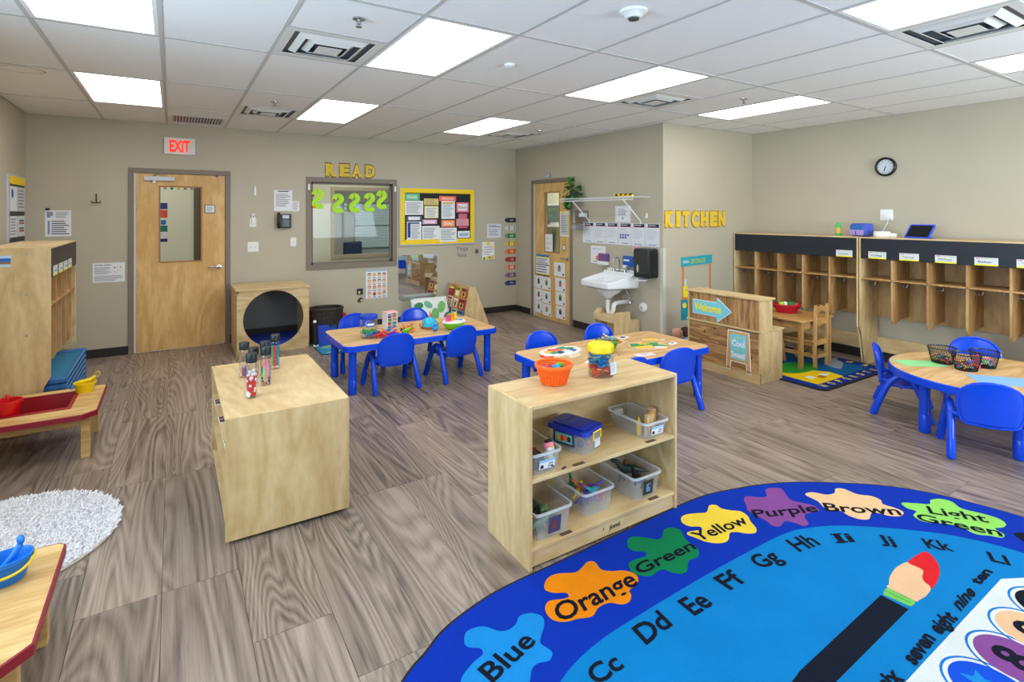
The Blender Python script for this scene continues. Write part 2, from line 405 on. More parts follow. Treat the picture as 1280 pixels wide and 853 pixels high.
def wall_with_holes(name, F, w, h, t, holes, mat, label):
    """wall in frame F (x along, y up, thickness away from the viewer), holes = [(x0,y0,x1,y1)]"""
    xs = sorted({0, w, *[q for a in holes for q in (a[0], a[2])]}); ys = sorted({0, h, *[q for a in holes for q in (a[1], a[3])]})
    mb = MB()
    for i in range(len(xs) - 1):
        for j in range(len(ys) - 1):
            cx, cy = (xs[i] + xs[i + 1]) / 2, (ys[j] + ys[j + 1]) / 2
            if any(a[0] < cx < a[2] and a[1] < cy < a[3] for a in holes): continue
            mb.box(xs[i], ys[j], -t, xs[i + 1], ys[j + 1], 0, 0, F.T)
    b = mb.build(name, mat)
    bm = bmesh.new(); bm.from_mesh(b.data); bmesh.ops.remove_doubles(bm, verts=bm.verts, dist=1e-5)
    # drop inner faces between touching blocks
    seen = {}
    for f in bm.faces: seen.setdefault(tuple(sorted(v.index for v in f.verts)), []).append(f)
    bmesh.ops.delete(bm, geom=[f for fs in seen.values() if len(fs) > 1 for f in fs], context='FACES_ONLY')
    bmesh.ops.recalc_face_normals(bm, faces=bm.faces); bm.to_mesh(b.data); bm.free()
    return struct(b, label)
FB = Fr((XL - .12, YB, 0), (1, 0, 0))           # back wall, seen from the room
FS = Fr((XS, YB, 0), (0, -1, 0))                # sink wall
FK = Fr((XS, YK, 0), (1, 0, 0))                 # kitchen wall
FR_ = Fr((XR, YK, 0), (0, -1, 0))               # locker wall
FL = Fr((XL, YF, 0), (0, 1, 0))                 # left wall
FF = Fr((XR, YF, 0), (-1, 0, 0))                # front wall behind the camera, with the added window
bx = XL - .12
D1 = (-.40, 0.58); WN = (1.60, .93, 2.79, 2.11)
wall_with_holes('wall_back', FB, XS - bx, H + .07, .12, [(D1[0] - bx, 0, D1[1] - bx, 2.15), (WN[0] - bx, WN[1], WN[2] - bx, WN[3])], WALL, 'taupe painted back wall with door and interior window')
wall_with_holes('wall_sink', FS, YB - YK, H + .07, .12, [(YB - 7.22, 0, YB - 6.24, 2.15)], WALL, 'taupe painted wall with sink and second door')
wall_with_holes('wall_kitchen', FK.at(.12, 0), XR - XS, H + .07, .12, [], WALL, 'taupe painted wall beside the lockers')
wall_with_holes('wall_right', FR_, YK - YF, H + .07, .12, [], WALL, 'taupe painted wall behind the locker row')
wall_with_holes('wall_left', FL, YB - YF, H + .07, .12, [(-1.3 - YF, .85, .8 - YF, 2.3), (1.3 - YF, .85, 3.4 - YF, 2.3)], WALL, 'taupe painted left wall')
fw = XR - XL
wall_with_holes('wall_front', FF, fw, H + .07, .12, [(XR - 5.8, .85, XR - 3.4, 2.3)], WALL, 'taupe wall facing the room from behind the viewer')
for k, (x0, x1) in enumerate(((-1.3, .8), (1.3, 3.4))):
    mb = MB()
    for a, b, c, d in ((x0, .85, x1, .9), (x0, 2.25, x1, 2.3), (x0, .9, x0 + .05, 2.25), (x1 - .05, .9, x1, 2.25), ((x0 + x1) / 2 - .02, .9, (x0 + x1) / 2 + .02, 2.25)):
        mb.box(XL - .1, a, b, XL - .03, c, d)
    wo = struct(mb.build('window_%d' % (k + 3), TAUPE), 'unseen aluminium framed window added behind the viewer for fill light')
    MB().box(XL - .07, x0 + .04, .89, XL - .064, x1 - .04, 2.26).build('pane', GLASS, wo)
mb = MB()
for a, b, c, d in ((3.4, .85, 5.8, .9), (3.4, 2.25, 5.8, 2.3), (3.4, .9, 3.45, 2.25), (5.75, .9, 5.8, 2.25), (4.58, .9, 4.62, 2.25)): mb.box(a, YF - .1, b, c, YF - .03, d)
wo = struct(mb.build('window_8', TAUPE), 'unseen aluminium framed window added behind the viewer for fill light'); MB().box(3.44, YF - .07, .89, 5.76, YF - .064, 2.26).build('pane', GLASS, wo)  # unseen window, added so the fill lamp can shine in
# baseboards
def baseboard(nm, F, x0, x1):
    struct(MB().box(x0, .0, 0, x1, .1, .012, 0, F.T).build(nm, BASE, bevel=.003), 'dark rubber cove base')
baseboard('baseboard_back', FB, XL - bx, -.44 - bx); baseboard('baseboard_back', FB, .62 - bx, XS - bx)
baseboard('baseboard_sink', FS, 0, YB - 7.3); baseboard('baseboard_sink', FS, YB - 6.18, YB - YK)
baseboard('baseboard_kitchen', FK, 0, XR - XS); baseboard('baseboard_right', FR_, 0, YK - YF); baseboard('baseboard_left', FL, 0, YB - YF)

# floor of vinyl planks laid along the depth of the room
def floormat():
    m, N, K, p = newmat('vinyl_plank')
    tc = N.new('ShaderNodeTexCoord'); oi = N.new('ShaderNodeObjectInfo')
    mp = N.new('ShaderNodeMapping'); mp.inputs['Scale'].default_value = (3.0, .38, 1)
    ml = N.new('ShaderNodeMath'); ml.operation = 'MULTIPLY'; ml.inputs[1].default_value = 90
    ad = N.new('ShaderNodeVectorMath'); ad.operation = 'ADD'
    K.new(tc.outputs['Object'], mp.inputs[0]); K.new(oi.outputs['Random'], ml.inputs[0]); K.new(mp.outputs[0], ad.inputs[0]); K.new(ml.outputs[0], ad.inputs[1])
    nz = N.new('ShaderNodeTexNoise'); nz.inputs['Scale'].default_value = 1.0; nz.inputs['Detail'].default_value = 1.5; nz.inputs['Distortion'].default_value = .6
    K.new(ad.outputs[0], nz.inputs['Vector'])
    m1 = N.new('ShaderNodeMath'); m1.operation = 'MULTIPLY'; m1.inputs[1].default_value = 54
    pp = N.new('ShaderNodeMath'); pp.operation = 'PINGPONG'; pp.inputs[1].default_value = 1
    K.new(nz.outputs['Fac'], m1.inputs[0]); K.new(m1.outputs[0], pp.inputs[0])
    n2 = N.new('ShaderNodeTexNoise'); n2.inputs['Scale'].default_value = 1; n2.inputs['Detail'].default_value = 6; n2.inputs['Roughness'].default_value = .75
    mp2 = N.new('ShaderNodeMapping'); mp2.inputs['Scale'].default_value = (13, 2.6, 1)
    K.new(ad.outputs[0], mp2.inputs[0]); K.new(mp2.outputs[0], n2.inputs['Vector'])
    n3 = N.new('ShaderNodeTexNoise'); n3.inputs['Scale'].default_value = .8; n3.inputs['Detail'].default_value = 3; K.new(ad.outputs[0], n3.inputs['Vector'])
    a1 = N.new('ShaderNodeMath'); a1.operation = 'MULTIPLY'; a1.inputs[1].default_value = .21; K.new(pp.outputs[0], a1.inputs[0])
    a2 = N.new('ShaderNodeMath'); a2.operation = 'MULTIPLY_ADD'; a2.inputs[1].default_value = .8; K.new(n2.outputs['Fac'], a2.inputs[0]); K.new(a1.outputs[0], a2.inputs[2])
    a3 = N.new('ShaderNodeMath'); a3.operation = 'MULTIPLY_ADD'; a3.inputs[1].default_value = .38; K.new(n3.outputs['Fac'], a3.inputs[0]); K.new(a2.outputs[0], a3.inputs[2])
    cr = N.new('ShaderNodeValToRGB'); e = cr.color_ramp.elements
    e[0].position = .46; e[0].color = L3((74, 63, 56)); e[1].position = .90; e[1].color = L3((168, 150, 135))
    q = e.new(.64); q.color = L3((128, 112, 100))
    K.new(a3.outputs[0], cr.inputs[0])
    hs = N.new('ShaderNodeHueSaturation'); mr = N.new('ShaderNodeMapRange'); mr.inputs['To Min'].default_value = .86; mr.inputs['To Max'].default_value = 1.14
    K.new(oi.outputs['Random'], mr.inputs['Value']); K.new(mr.outputs[0], hs.inputs['Value']); K.new(cr.outputs[0], hs.inputs['Color']); K.new(hs.outputs[0], p.inputs['Base Color'])
    p.inputs['Roughness'].default_value = .38
    bp = N.new('ShaderNodeBump'); bp.inputs['Strength'].default_value = .15; bp.inputs['Distance'].default_value = .001
    K.new(n2.outputs['Fac'], bp.inputs['Height']); K.new(bp.outputs[0], p.inputs['Normal'])
    return m
FLOORM = floormat()
fl = struct(MB().box(XL - .12, YF - .12, -.12, XR + .12, YB + .12, -.004).build('floor', C(60, 54, 50, .8)), 'grey brown vinyl plank floor')
random.seed(4)
PW, PL, g = .30, 1.22, .0007
plank_mesh = {}
def plank(x0, x1, y0, y1):
    w, l = round(x1 - x0, 3), round(y1 - y0, 3)
    if w < .01 or l < .01: return
    if (w, l) not in plank_mesh:
        b = .0008
        mb = MB().prism([(0, 0), (w - g, 0), (w - g, l - g), (0, l - g)], -.004, 0, 0, None, [(b, b), (w - g - b, b), (w - g - b, l - g - b), (b, l - g - b)])
        o = mb.build('floor_plank', FLOORM, fl); plank_mesh[(w, l)] = o.data; o.location = (x0, y0, 0)
    else:
        o = bpy.data.objects.new('floor_plank', plank_mesh[(w, l)]); COL.objects.link(o); o.parent = fl; o.location = (x0, y0, 0)
i = 0; x = XL - .19
while x < XR:
    off = random.choice((0, .3, .5, .72, .9)) * PL if i else 0
    xa, xb = max(x, XL), min(x + PW, XR)
    y = YF - PL + off
    while y < YB:
        a, b = max(y, YF), min(y + PL, YB)
        if xa >= XS - .02: b = min(b, YK)
        elif xb > XS and b > YK: b = min(b, YB)
        if b > a: plank(xa, min(xb, XS + .0) if (a > YK - .01 and xb > XS) else xb, a, b)
        y += PL
    x += PW; i += 1

# ceiling: deck, tee grid, lay-in tiles, troffers, diffusers
TILE = C(240, 239, 238, .9, .03, 240, 0, .25)
TEE = C(196, 194, 192, .6, .02)
cl = struct(MB().box(XL - .12, YF - .12, H + .06, XR + .12, YB + .12, H + .16).build('ceiling', C(190, 190, 188, .9)), 'white lay-in tile ceiling')
XSg = [XL] + [-1.29 + .615 * k for k in range(0, 14) if XL + .03 < -1.29 + .615 * k < XR - .03] + [XR]
XSg = [q for q in XSg if q == XL or q > XL + .1]
YSg = [YF, -.92, .31, 1.53, 2.75, 3.95, 5.25, 6.58, YB]
LIGHTS = {}; VENTS = []
def cell(xs, ys):  # indices of a cell from its low corner
    return (min(range(len(XSg)), key=lambda i: abs(XSg[i] - xs)), min(range(len(YSg)), key=lambda j: abs(YSg[j] - ys)))
LP = [(-.675, 5.25), (1.17, 5.25), (3.015, 5.25), (-.675, 2.75), (1.17, 2.75), (3.015, 2.75), (4.86, 2.75), (3.015, .31), (4.86, .31), (-.675, .31), (1.17, .31)]
LC = {cell(*p) for p in LP}
VP = [(.555, 2.75, 3.33, 3.95), (.555, 5.25, 5.98, 6.58), (3.63, 2.75, 3.35, 3.95), (3.63, 5.25, 5.97, 6.58), (3.63, .31, .95, 1.53), (-.06, 6.58, 6.95, 7.56)]
VC = {cell(v[0], v[1]): v for v in VP}
def in_room(x0, y0, x1, y1): return not (x0 > XS + .05 and y0 > YK - .05)
for i in range(len(XSg) - 1):
    for j in range(len(YSg) - 1):
        x0, x1, y0, y1 = XSg[i], XSg[i + 1], YSg[j], YSg[j + 1]
        pcs = [(x0, y0, x1, y1)]
        if y1 > YK and x1 > XS:
            if x0 >= XS: pcs = [(x0, y0, x1, YK)] if y0 < YK else []
            else: pcs = [(x0, max(y0, YK), XS, y1)] + ([(x0, y0, x1, YK)] if y0 < YK else [])
        if (i, j) in LC: continue
        if (i, j) in VC:
            v = VC[(i, j)]; pcs = [q for q in ((x0, y0, x1, v[2]), (x0, v[3], x1, y1)) if q[3] - q[1] > .05]
        for a, b, c, d in pcs:
            if c - a < .03 or d - b < .03: continue
            MB().box(a + .009, b + .009, H + .004, c - .009, d - .009, H + .02).build('ceiling_tile', TILE, cl)
for q in XSg[1:-1]:
    ye = YK if q > XS else YB
    MB().box(q - .012, YF, H, q + .012, ye, H + .006).box(q - .002, YF, H + .006, q + .002, ye, H + .035).build('ceiling_tee', TEE, cl)
for q in YSg[1:-1]:
    xe = XS if q > YK else XR
    MB().box(XL, q - .012, H - .0006, xe, q + .012, H + .0055).box(XL, q - .002, H + .006, xe, q + .002, H + .034).build('ceiling_tee', TEE, cl)
for v in VP:
    for q in (v[2], v[3]):
        if abs(q - v[1]) < .05 or min(abs(q - y) for y in YSg) < .05: continue
        MB().box(v[0], q - .012, H - .0004, v[0] + .615, q + .012, H + .0052).build('ceiling_tee', TEE, cl)
PANEL = emit('lamp_diffuser', (1.0, .985, .96, 1), PANEL_STRENGTH)
lab = {(-.675, 5.25): 'lit ceiling light panel nearest the exit door, far left', (1.17, 5.25): 'lit ceiling light panel in front of the interior window, beside a round-tiered vent',
       (3.015, 5.25): 'smallest-looking lit ceiling light panel, by the back right corner', (-.675, 2.75): 'lit ceiling light panel cut by the top left edge of the photo',
       (1.17, 2.75): 'largest fully visible lit ceiling light panel, centre left next to a vent', (3.015, 2.75): 'lit ceiling light panel over the craft table, right of centre',
       (4.86, 2.75): 'lit ceiling light panel near the kitchen wall corner', (3.015, .31): 'lit ceiling light panel cut by the top edge at right, beside a vent',
       (4.86, .31): 'lit ceiling light panel cut by the right edge of the photo', (-.675, .31): 'lit ceiling light panel behind the viewer on the left', (1.17, .31): 'lit ceiling light panel behind the viewer near the rug'}
for p in LP:
    i, j = cell(*p); x0, x1, y0, y1 = XSg[i] + .012, XSg[i + 1] - .012, YSg[j] + .012, YSg[j + 1] - .012
    t = thing('ceiling_light', lab[p], 'light', (x0, y0, H), 0, 'ceiling light panels')
    w, l = x1 - x0, y1 - y0
    MB().box(0, 0, 0, w, .022, .02).box(0, l - .022, 0, w, l, .02).box(0, .022, 0, .022, l - .022, .02).box(w - .022, .022, 0, w, l - .022, .02).box(0, 0, .03, w, l, .05).build('light_frame', WHITE, t)
    MB().box(.022, .022, .006, w - .022, l - .022, .012).build('diffuser_panel', PANEL, t)
VW = C(224, 222, 218, .4, .03); VD = C(64, 72, 82, .4, .1)
vl = ['square tiered ceiling vent left of the largest light panel', 'square tiered ceiling vent toward the exit door, second row', 'square tiered ceiling vent beside the light over the craft table',
      'small-looking square ceiling vent near the back right corner', 'square tiered ceiling vent at the top right edge of the photo']
for k, v in enumerate(VP[:5]):
    s = .595; t = thing('ceiling_vent', vl[k], 'vent', (v[0] + .3075, (v[2] + v[3]) / 2, H), 0, 'tiered ceiling air vents')
    h = s / 2
    MB().box(-h, -h, .012, h, h, .1).build('vent_box', VD, t)
    for a, b, z0, z1 in ((h, .245, .0, .002), (.21, .172, -.012, .012), (.14, .105, -.014, .010), (.075, .0, -.02, .0)):
        mb = MB()
        def ring(ro, zo, ri, zi):
            vs = [(-ro, -ro, zo), (ro, -ro, zo), (ro, ro, zo), (-ro, ro, zo), (-ri, -ri, zi), (ri, -ri, zi), (ri, ri, zi), (-ri, ri, zi)]
            mb.add(vs, [(0, 1, 5, 4), (1, 2, 6, 5), (2, 3, 7, 6), (3, 0, 4, 7)])
        if b: ring(a, z0 if a > .25 else z1, b, z1 if a > .25 else z0)
        else: mb.box(-a, -a, -.02, a, a, -.017)
        mb.build('vent_louvre', VW, t, solid=.003 if b else 0, recalc=False)
v = VP[5]
t = thing('return_grille', 'rectangular slotted return air grille above the exit sign', 'vent', (v[0] + .3075, (v[2] + v[3]) / 2, H))
MB().box(-.29, -.29, .012, .29, .29, .05).build('vent_box', VD, t)
MB().box(-.295, -.295, -.003, .295, -.25, .01).box(-.295, .25, -.003, .295, .295, .01).box(-.295, -.25, -.003, -.25, .25, .01).box(.25, -.25, -.003, .295, .25, .01).build('grille_frame', VW, t)
gm = MB().box(-.004, -.25, -.002, .004, .25, .014).build('grille_bar', VW, t); gm.location = (-.24, 0, 0)
for k in range(1, 17):
    c = gm.copy(); COL.objects.link(c); c.location = (-.24 + .03 * k, 0, 0)
spl = ['sprinkler head between vent and light at upper left', 'sprinkler head near the vent before the exit door', 'sprinkler head in front of the kitchen wall light', 'sprinkler head near the far right corner light']
for k, (x, y) in enumerate(((.88, 3.0), (.84, 5.67), (4.58, 3.14), (4.08, 5.79))):
    t = thing('sprinkler', spl[k], 'sprinkler', (x, y, H), 0, 'ceiling sprinklers')
    MB().lathe([(.035, .004), (.034, -.004), (.02, -.008), (.001, -.008)], 18).build('escutcheon', CHROME, t, True)
    MB().lathe([(.009, -.006), (.009, -.03), (.006, -.032), (.006, -.04), (.018, -.042), (.018, -.045), (.001, -.046)], 14).box(-.014, -.002, -.04, -.011, .002, -.012).box(.011, -.002, -.04, .014, .002, -.012).build('deflector', CHROME, t, True)
t = thing('smoke_detector', 'white round smoke detector on the ceiling, top centre', 'detector', (2.1, 2.1, H), 0)
MB().lathe([(.075, .004), (.073, -.008), (.055, -.015), (.04, -.035), (.001, -.036)], 28).build('housing', WHITE, t, True)
MB().lathe([(.03, -.03), (.028, -.044), (.001, -.045)], 18).build('sensor_cap', C(70, 70, 72), t, True)
t = thing('motion_sensor', 'small white disc sensor on the ceiling beside the largest light panel', 'sensor', (2.08, 3.33, H), 0)
MB().lathe([(.04, .004), (.038, -.012), (.02, -.022), (.001, -.022)], 20).build('housing', WHITE, t, True)
# brown water ring on one tile: a stain of the ceiling itself
MB().lathe([(.155, 0), (.145, -.0006), (.143, 0)], 40, (-.98, 5.42, H + .0035), 0, None, 1, .72, True).build('ceiling_stain', C(178, 150, 112, .9), cl)
# ---------------------------------------------------------------- doors, window, what lies behind them
# hallway behind the back wall and the room beyond it
HY = 9.9
struct(MB().box(-2, YB + .12, -.1, 5.6, HY, -.002).build('floor_hallway', C(120, 112, 104, .6)))
struct(MB().box(-2, YB + .12, H, 5.6, HY, H + .1).build('ceiling_hallway', TILE))
hw = wall_with_holes('wall_hallway', Fr((-2, HY, 0), (1, 0, 0)), 7.6, H, .12, [(2 + 2.46, .9, 2 + 3.9, 2.08)], WALLC, 'cream wall across the hallway')
struct(MB().box(-2.1, YB + .12, 0, -2, HY, H).build('wall_hallway_left', WALLC)); struct(MB().box(5.6, YB + .12, 0, 5.7, HY, H).build('wall_hallway_right', WALLC))
mb = MB(); a, b, c, d = 2.40, .84, 3.96, 2.14
mb.box(a, HY - .02, b, c, HY + .05, b + .07).box(a, HY - .02, d - .07, c, HY + .05, d).box(a, HY - .02, b + .07, a + .07, HY + .05, d - .07).box(c - .07, HY - .02, b + .07, c, HY + .05, d - .07)
w2 = struct(mb.build('window_2', C(200, 188, 162), bevel=.004), 'beige framed window on the far side of the hallway')
MB().box(a + .06, HY + .03, b + .06, c - .06, HY + .036, d - .06).build('pane', GLASS, w2)
struct(MB().box(.28, HY - .03, 0, .36, HY, 2.2).box(.28, HY - .03, 2.13, 1.32, HY, 2.2).box(1.24, HY - .03, 0, 1.32, HY, 2.2).box(.36, HY - .015, .01, 1.24, HY, 2.13).build('door_3', C(104, 92, 74), bevel=.004), 'brown hallway door beyond the exit door glass')
FH = Fr((-.26, HY, 1.22), (1, 0, 0))
sheet('hallway_poster', 'tall colourful poster strip in the hallway, seen at the left of the door glass', 'poster', FH, .19, .60, [(0, .84, 1, 1, C(30, 50, 130)), (0, .62, .5, .82, C(236, 210, 60)), (.5, .62, 1, .82, C(230, 80, 60)), (0, .42, 1, .62, C(230, 236, 230)), (.1, .5, .5, .74, C(20, 40, 60)), (0, .26, 1, .42, C(20, 130, 110)), (.55, .44, .9, .56, C(50, 110, 190)), (0, .0, 1, .08, C(30, 50, 120))])
for k, c in enumerate(((150, 150, 130), (40, 130, 60), (240, 200, 40), (150, 140, 100), (160, 170, 160), (30, 110, 60))):
    tag(MB().cyl((0, 0, 0), .022, .004, 14, 0, lambda p: Vector((-.10 + k * .088 + p.x, HY - .001 - p.z, 2.05 + p.y))).build('wall_dot', C(*c)), ['dull grey', 'green', 'yellow', 'khaki', 'pale grey', 'dark green'][k] + ' paper dot of the row seen through the exit door glass', 'decoration', 'paper dots in the hallway')
# room beyond
BY = 13.4
struct(MB().box(.5, HY + .12, -.1, 8.2, BY, -.002).build('floor_far', C(130, 120, 110, .6)))
struct(MB().box(.5, HY + .12, H, 8.2, BY, H + .1).build('ceiling_far', TILE))
struct(MB().box(.4, HY + .12, 0, .5, BY, H).build('wall_far_left', C(196, 200, 200))); struct(MB().box(8.2, HY + .12, 0, 8.3, BY, H).build('wall_far_right', C(196, 200, 200)))
wall_with_holes('wall_far', Fr((.5, BY, 0), (1, 0, 0)), 7.7, H, .12, [(3.3, .75, 4.7, 1.95), (4.8, .75, 6.2, 1.95)], C(196, 200, 200), 'grey far wall with daylight windows')
for k, x0 in enumerate((3.8, 5.3)):
    mb = MB()
    for q in ((x0, .75, x0 + 1.4, .8), (x0, 1.9, x0 + 1.4, 1.95), (x0, .8, x0 + .04, 1.9), (x0 + 1.36, .8, x0 + 1.4, 1.9), (x0, 1.33, x0 + 1.4, 1.37)): mb.box(q[0], BY + .02, q[1], q[2], BY + .07, q[3])
    wf = struct(mb.build('window_%d' % (k + 5), C(150, 160, 165)), 'far daylight window with blinds')
    MB().box(x0, BY + .08, .78, x0 + 1.4, BY + .085, 1.92).build('pane', GLASS, wf)
    mb = MB()
    for i in range(28): mb.box(x0 + .03, BY - .02, .80 + i * .04, x0 + 1.37, BY - .001, .806 + i * .04 + .026)
    o = mb.build('blind_slats', C(150, 172, 172, .5), wf); o['kind'] = 'stuff'
for nm, x, y in (('hallway', -.4, 8.8), ('hallway', 2.6, 8.8), ('far', 3.2, 11.2), ('far', 5.0, 11.4)):  # unseen panels added to brighten the hallway and the far room
    t = thing('ceiling_light', {-.4: 'unseen light panel added to brighten the hallway beyond the exit door', 2.6: 'unseen light panel added to brighten the hallway beyond the interior window', 3.2: 'left unseen light panel added to brighten the far room', 5.0: 'right unseen light panel added to brighten the far room'}[x], 'light', (x, y, H), 0, nm + ' light panels')
    MB().box(-.6, -.3, -.005, .6, -.28, .01).box(-.6, .28, -.005, .6, .3, .01).box(-.6, -.28, -.005, -.58, .28, .01).box(.58, -.28, -.005, .6, .28, .01).build('light_frame', WHITE, t)
    MB().box(-.58, -.28, -.003, .58, .28, .004).build('diffuser_panel', PANEL, t)
t = thing('office_chair', 'dark blue padded chair seen through the interior window', 'chair', (3.42, 12.0, 0), R(20))
MB().box(-.24, .02, .55, .24, .1, 1.03).build('backrest', C(38, 58, 92, .7), t, bevel=.04, seg=3)
MB().box(-.25, -.45, .42, .25, .04, .52).build('seat', C(38, 58, 92, .7), t, bevel=.03)
MB().cyl((0, -.2, .06), .03, .37, 12).build('post', BLACK, t)
for k in range(5): MB().tube([(0, -.2, .08), (.28 * cos(k * 1.257), -.2 + .28 * sin(k * 1.257), .035)], .02, 8).build('leg', BLACK, t)

# reusable wooden door
def build_door(F, w, h, jamb, glass, name, label, hinge_left=True, half_open=0):
    """F origin at the lower left corner of the opening on the room side"""
    mb = MB(); f = jamb
    mb.box(-f, 0, -.125, 0.012, h + .0, .018, 0, F.T).box(w - .012, 0, -.125, w + f, h, .018, 0, F.T).box(-f, h - .012, -.125, w + f, h + .045, .018, 0, F.T)
    fr = struct(mb.build(name, TAUPE, bevel=.003), label)
    gx0, gy0, gx1, gy1 = glass
    g0 = .03 if hinge_left else .012
    lf = MB()
    for q in ((g0, .008, w - .014, gy0), (g0, gy1, w - .014, h - .014), (g0, gy0, gx0, gy1), (gx1, gy0, w - .014, gy1)): lf.box(q[0], q[1], -.05, q[2], q[3], -.006, 0, F.T)
    dl = lf.build('door_leaf', DOORW, fr)
    MB().box(gx0, gy0, -.031, gx1, gy1, -.025, 0, F.T).build('pane', GLASS, dl)
    mb = MB(); e = .014
    for q in ((gx0 - e, gy0 - e, gx1 + e, gy0 + .004), (gx0 - e, gy1 - .004, gx1 + e, gy1 + e), (gx0 - e, gy0, gx0 + .004, gy1), (gx1 - .004, gy0, gx1 + e, gy1)): mb.box(q[0], q[1], -.008, q[2], q[3], -.002, 0, F.T)
    mb.build('glazing_bead', C(168, 118, 66, .5), dl)
    MB().box(.0125, .005, -.05, g0 - .002, h - .014, .002, 0, F.T).build('hinge_guard', C(214, 218, 224, .4), fr)
    mb = MB().lathe([(.03, 0), (.03, .008), (.012, .012), (.012, .045), (.001, .046)], 18, (0, 0, 0), 0, lambda p: F.T((w - .085 + p.x, .98 + p.y, -.006 + p.z)))
    mb.tube([F.T((w - .085, .98, .036)), F.T((w - .13, .985, .04)), F.T((w - .20, .982, .034))], [.011, .010, .008], 10, 0, None, True, True)
    mb.build('door_handle', CHROME, dl, True)
    MB().box(.03, .0, -.03, w - .02, .006, -.004, 0, F.T).build('threshold_strip', C(216, 200, 170), fr)
    return fr, dl
F1 = Fr((D1[0], YB, 0), (1, 0, 0))
fr1, dl1 = build_door(F1, D1[1] - D1[0], 2.15, .042, (.27, 1.07, .70, 1.98), 'door_1', 'birch exit door with a tall glass light and taupe frame')
mb = MB().box(.11, 2.05, -.005, .42, 2.10, .045, 0, F1.T); mb.build('door_closer', C(206, 210, 216, .35), fr1, bevel=.004)
MB().tube([F1.T((.20, 2.10, .02)), F1.T((.27, 2.155, .05)), F1.T((.33, 2.13, .03)), F1.T((.24, 2.15, .03))], .007, 8).cyl((0, 0, 0), .016, .02, 12, 0, lambda p: F1.T((.21 + p.x, 2.035 + p.y, .01 + p.z))).build('closer_arm', CHROME, fr1)
MB().box(.86, 2.115, -.004, .885, 2.14, .003, 0, F1.T).build('blue_sticker', C(30, 90, 200), fr1)
sheet('door_notice', 'small grey framed notice on the exit door beside its glass', 'notice', F1.at(.735, 1.66, -.004), .12, .105, [(.09, .1, .91, .9, PAPER), ('l', .15, .2, .85, .8, 4, INKL)], .006, C(120, 118, 120))
F2 = Fr((XS, 7.22, 0), (0, -1, 0))
fr2, dl2 = build_door(F2, .98, 2.15, .04, (.32, 1.06, .69, 1.98), 'door_2', 'birch side door with a glass light, paper charts taped on it')
# room behind the side door
struct(MB().box(XS + .12, YK + .12, -.1, 7.1, 11.2, -.002).build('floor_side_room', C(130, 120, 110, .6)))
struct(MB().box(XS + .12, YK + .12, H, 7.1, 11.2, H + .1).build('ceiling_side_room', TILE))
wall_with_holes('wall_side_room', Fr((6.9, 11.2, 0), (0, -1, 0)), 6.6, H, .1, [(.6, 1.46, 2.8, 1.84)], WALLC, 'cream wall of the side room with a bright window')
struct(MB().box(XS + .12, 11.2, 0, 6.9, 11.3, H).build('wall_side_room_end', WALLC)); struct(MB().box(XS + .0, YB + .12, 0, XS + .12, 11.2, H).build('wall_side_room_left', WALLC))
t = struct(MB().box(6.88, 8.4, 1.43, 6.92, 10.6, 1.47).box(6.88, 8.4, 1.83, 6.92, 10.6, 1.87).box(6.88, 8.9, 1.47, 6.92, 8.93, 1.83).build('window_7', WHITE), 'bright window of the side room')
MB().box(6.94, 8.4, 1.45, 6.946, 10.6, 1.85).build('pane', GLASS, t)
struct(MB().box(6.6, 8.3, 1.385, 6.9, 10.8, 1.425).build('trim_1', WHITE), 'white sill board in the side room')
t = thing('refrigerator', 'white refrigerator top seen through the side door glass', 'fridge', (6.5, 9.25, 0), 0)
MB().box(-.3, -.05, 0, .35, .55, 1.27).build('body', WHITE, t, bevel=.02); MB().box(-.32, -.05, .05, -.305, .55, 1.25).build('door', C(228, 230, 232, .3), t)
t = thing('potted_plant', 'small leafy plant on the side room sill, seen through the side door glass', 'plant', (6.75, 9.28, 1.425), 0)
MB().lathe([(.05, 0), (.07, .08), (.06, .08), (.05, .02)], 14).build('pot', C(120, 84, 70), t)
mb = MB(); rr = random.Random(2)
for k in range(26):
    a = rr.random() * 6.28; r = .05 + rr.random() * .12; z = .12 + rr.random() * .25; c = Vector((r * cos(a), r * sin(a), z)); u = Vector((cos(a), sin(a), .3)) * .045; w = Vector((-sin(a), cos(a), .2)) * .022
    mb.add([c - u, c + w, c + u, c - w], [(0, 1, 2, 3)])
mb.build('leaves', C(110, 178, 70), t, recalc=False, solid=.002)
tl = thing('ceiling_light', 'ceiling light panel of the side room', 'light', (6.0, 8.6, H), 0, 'side room light panels')
MB().box(-.32, -.62, -.004, .32, .62, -.0).build('light_frame', WHITE, tl); MB().box(-.3, -.6, -.012, .3, .6, -.005).build('diffuser_panel', PANEL, tl)

# interior window 1
FW = Fr((WN[0], YB, WN[1]), (1, 0, 0)); ww, wh = WN[2] - WN[0], WN[3] - WN[1]
mb = MB(); j = .05
mb.box(-j, -j, -.14, ww + j, .014, .02, 0, FW.T).box(-j, wh - .014, -.14, ww + j, wh + j, .02, 0, FW.T).box(-j, .014, -.14, .014, wh - .014, .02, 0, FW.T).box(ww - .014, .014, -.14, ww + j, wh - .014, .02, 0, FW.T)
w1 = struct(mb.build('window_1', TAUPE, bevel=.003), 'taupe framed interior window under the word READ')
MB().box(.01, .01, -.07, ww - .01, wh - .01, -.064, 0, FW.T).build('pane', GLASS, w1)
mb = MB(); e = .03
for q in ((.014, .014, ww - .014, .014 + e), (.014, wh - .014 - e, ww - .014, wh - .014), (.014, .014, .014 + e, wh - .014), (ww - .014 - e, .014, ww - .014, wh - .014)): mb.box(q[0], q[1], -.062, q[2], q[3], -.035, 0, FW.T)
mb.build('window_stop', C(118, 106, 92, .5), w1)
